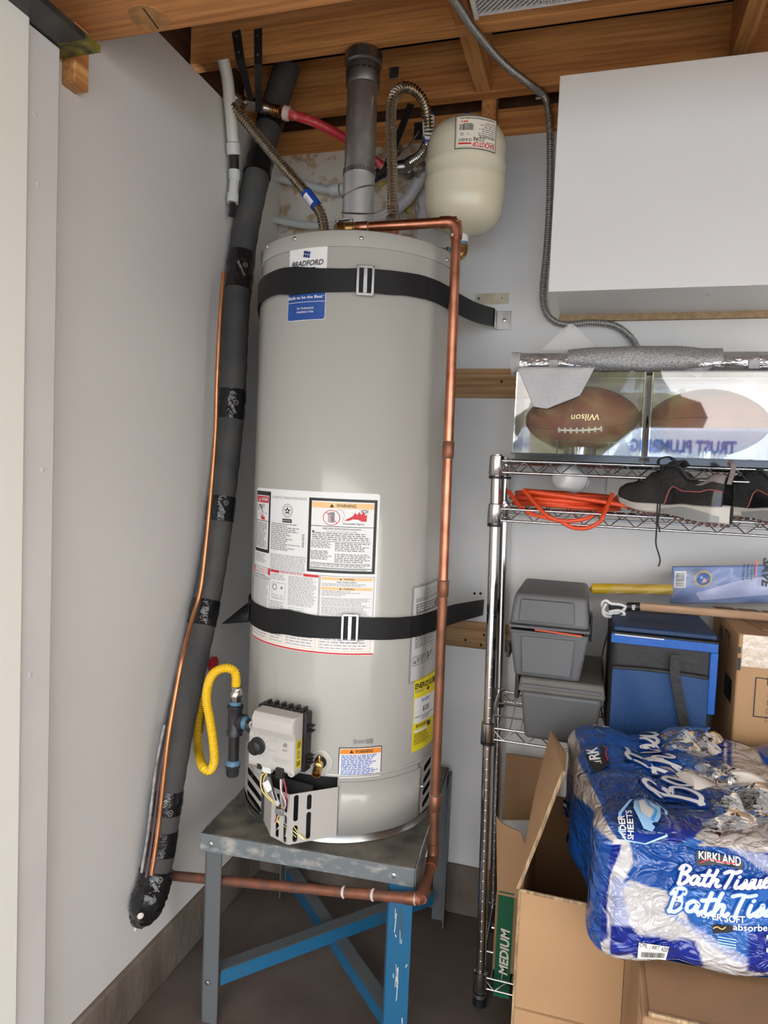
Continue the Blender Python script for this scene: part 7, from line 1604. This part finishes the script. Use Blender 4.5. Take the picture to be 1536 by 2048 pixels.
# KIRKLAND patch, badge, script on the top
TP.poly(P4((268, 375), (400, 340), (447, 452), (345, 502)), 'black', 1)
a = onp('top', *c4(372, 478)); b = onp('top', *c4(330, 372)); an = math.degrees(math.atan2(b[1]-a[1], b[0]-a[0]))
a2 = onp('top', *c4(400, 470)); b2 = onp('top', *c4(355, 350)); TP.text('KIRK', a2[0], a2[1], 0.019, 'white', 2, w=math.hypot(b2[0]-a2[0], b2[1]-a2[1]), rot=math.degrees(math.atan2(b2[1]-a2[1], b2[0]-a2[0])), bold=0.02)
TP.stroke([onp('top', *c4(*p)) for p in ((430, 430), (415, 390), (425, 360), (405, 345))], 0.002, 'red', 2)
TP.build('brand_patch', pack, 'black patch with white lettering'); TP = Print(skinfn('top'), lift=0.0005)
a2 = onp('top', *c4(412, 222)); b2 = onp('top', *c4(405, 160)); TP.text('30', a2[0], a2[1], 0.022, 'white', 2, rot=math.degrees(math.atan2(b2[1]-a2[1], b2[0]-a2[0])), bold=0.02, w=0.032); a2 = onp('top', *c4(446, 222)); TP.text('ROLLS', a2[0], a2[1], 0.008, 'white', 2, rot=95, w=0.032)
brush_fit(TP, 'top', 'Bath', c4(1085, 720), c4(880, 420), c4(720, 640), 0.0080, 'white', 2, 'royal')
brush_fit(TP, 'top', 'Tissue', c4(800, 455), c4(760, 190), c4(560, 420), 0.0078, 'white', 2, 'royal')
a2 = onp('top', *c4(1045, 620)); TP.text('SOFT', a2[0], a2[1], 0.014, 'white', 3, rot=105, w=0.06, bold=0.02)
TP.build('lettering', pack); TP = Print(skinfn('top'), lift=0.0005)
OCT = P4((590, 730), (690, 695), (760, 735), (830, 800), (842, 925), (720, 968), (570, 935), (505, 880), (520, 815))
TP.poly(OCT, 'royal', 1); TP.stroke(OCT+[OCT[0]], 0.0040, 'lightblue', 2, 0)
TP.poly(P4((610, 750), (690, 705), (740, 760), (790, 785), (795, 850), (740, 905), (680, 890), (640, 850), (605, 800)), 'lightblue', 3); TP.poly(P4((640, 760), (690, 720), (730, 780), (760, 830), (720, 860), (660, 830)), 'white', 4); TP.stroke(P4((690, 720), (715, 790), (760, 820), (740, 870)), 0.004, 'sky', 5)
for k, (s_, A_, B2) in enumerate((('WIDER', (568, 925), (545, 835)), ('SHEETS', (625, 935), (590, 815)))):
    a2, b2 = onp('top', *c4(*A_)), onp('top', *c4(*B2)); TP.text(s_, a2[0], a2[1], 0.0085, 'white', 5, rot=math.degrees(math.atan2(b2[1]-a2[1], b2[0]-a2[0])), w=math.hypot(b2[0]-a2[0], b2[1]-a2[1]), bold=0.02)
TP.build('sheet_badge', pack, 'hexagonal light blue badge'); TP = Print(skinfn('top'), lift=0.0005)
TP.bars(*onp('top', *c4(1262, 268)), *onp('top', *c4(1420, 300)), 14, 'grey', 2)
TP.build('barcode_label', pack)
LP = Print(skinfn('left'), lift=0.0006)
LP.fn = lambda u, v, h: (lambda pn: pw(*pn[0])+(pxv*pn[1][0]+pyv*pn[1][1]+V((0, 0, pn[1][2])))*(h+0.0012))(psurf(0, u, v))
brush_fit(LP, 'left', 'Tissue', c4(62, 690), c4(170, 985), c4(112, 650), 0.0055, 'white', 2, 'navy')
LP.poly(L4((120, 560), (175, 600), (160, 720), (105, 650)), 'black', 2)
LP.build('side_print', pack)
a = onp('front', *c6(-60, 20)); 
# visible rolls through the torn plastic, clear torn film
rollm = mat('tissue_paper', (0.70, 0.64, 0.58), 0.9, bump=(120, 0.3)); corem = mat('roll_core', (0.20, 0.11, 0.06), 0.9)
for (x, y, d__) in ((1386, 1567, (-0.75, -0.25, 0.35)), (1490, 1560, (-0.2, -0.9, 0.4))):
    X, Y = onp('top', x, y); o = pw(X, Y, PH-0.022)
    dd = V(d__).normalized(); MB().lathe([(0.0, -0.03), (0.048, -0.03), (0.052, -0.02), (0.052, 0.025), (0.048, 0.030), (0.020, 0.031), (0.018, 0.028), (0.018, 0.0)], o-V((0, 0, 0.018)), dd, 32).build('tissue_roll', rollm, pack); MB().lathe([(0.0175, 0.0), (0.0175, 0.029)], o-V((0, 0, 0.018)), dd, 20).build('roll_core', corem, pack)
filmc = clear('torn_film', milky=0.22, refl=1.2, base=0.05, milk=(0.8, 0.8, 0.82), bump=(45, 0.6))
rg = random.Random(21)
def crumple(name, quad, amp, hgt, nu=26, nv=18, face='top', seed=0, m_=None):
    rg2 = random.Random(seed); ph = [rg2.uniform(0, 6) for _ in range(6)]
    Q = [onp(face, *p) for p in quad]
    def f(u, v):
        a = lerp(lerp(Q[0][0], Q[1][0], u), lerp(Q[3][0], Q[2][0], u), v); b = lerp(lerp(Q[0][1], Q[1][1], u), lerp(Q[3][1], Q[2][1], u), v)
        a += 0.006*math.sin(13*v+ph[0])*(u > 0.8 or u < 0.2); b += 0.006*math.sin(15*u+ph[1])*(v > 0.8 or v < 0.2)
        raw = (a, b, PH) if face == 'top' else (a, 0, b); p, n = psurf(*raw); q = pw(*p); N_ = pxv*n[0]+pyv*n[1]+V((0, 0, n[2]))
        e_ = hgt*math.sin(pi*u)**0.5*math.sin(pi*v)**0.5+amp*(abs(math.sin(6*u+3*v+ph[2]))+0.7*abs(math.sin(5*v-4*u+ph[3]))+0.3*abs(math.sin(13*u+9*v+ph[4])))
        return q+N_*(0.002+max(0, e_))
    MB().grid(f, nu, nv).build(name, m_ or filmc, pack)
crumple('torn_film', [(1322, 1472), (1440, 1470), (1440, 1510), (1330, 1512)], 0.004, 0.016, seed=1)
crumple('torn_film', [(1395, 1535), (1480, 1548), (1470, 1585), (1395, 1560)], 0.004, 0.014, seed=2)
crumple('torn_film', [(1440, 1600), (1536, 1570), (1560, 1650), (1400, 1680)], 0.0015, 0.003, seed=3)
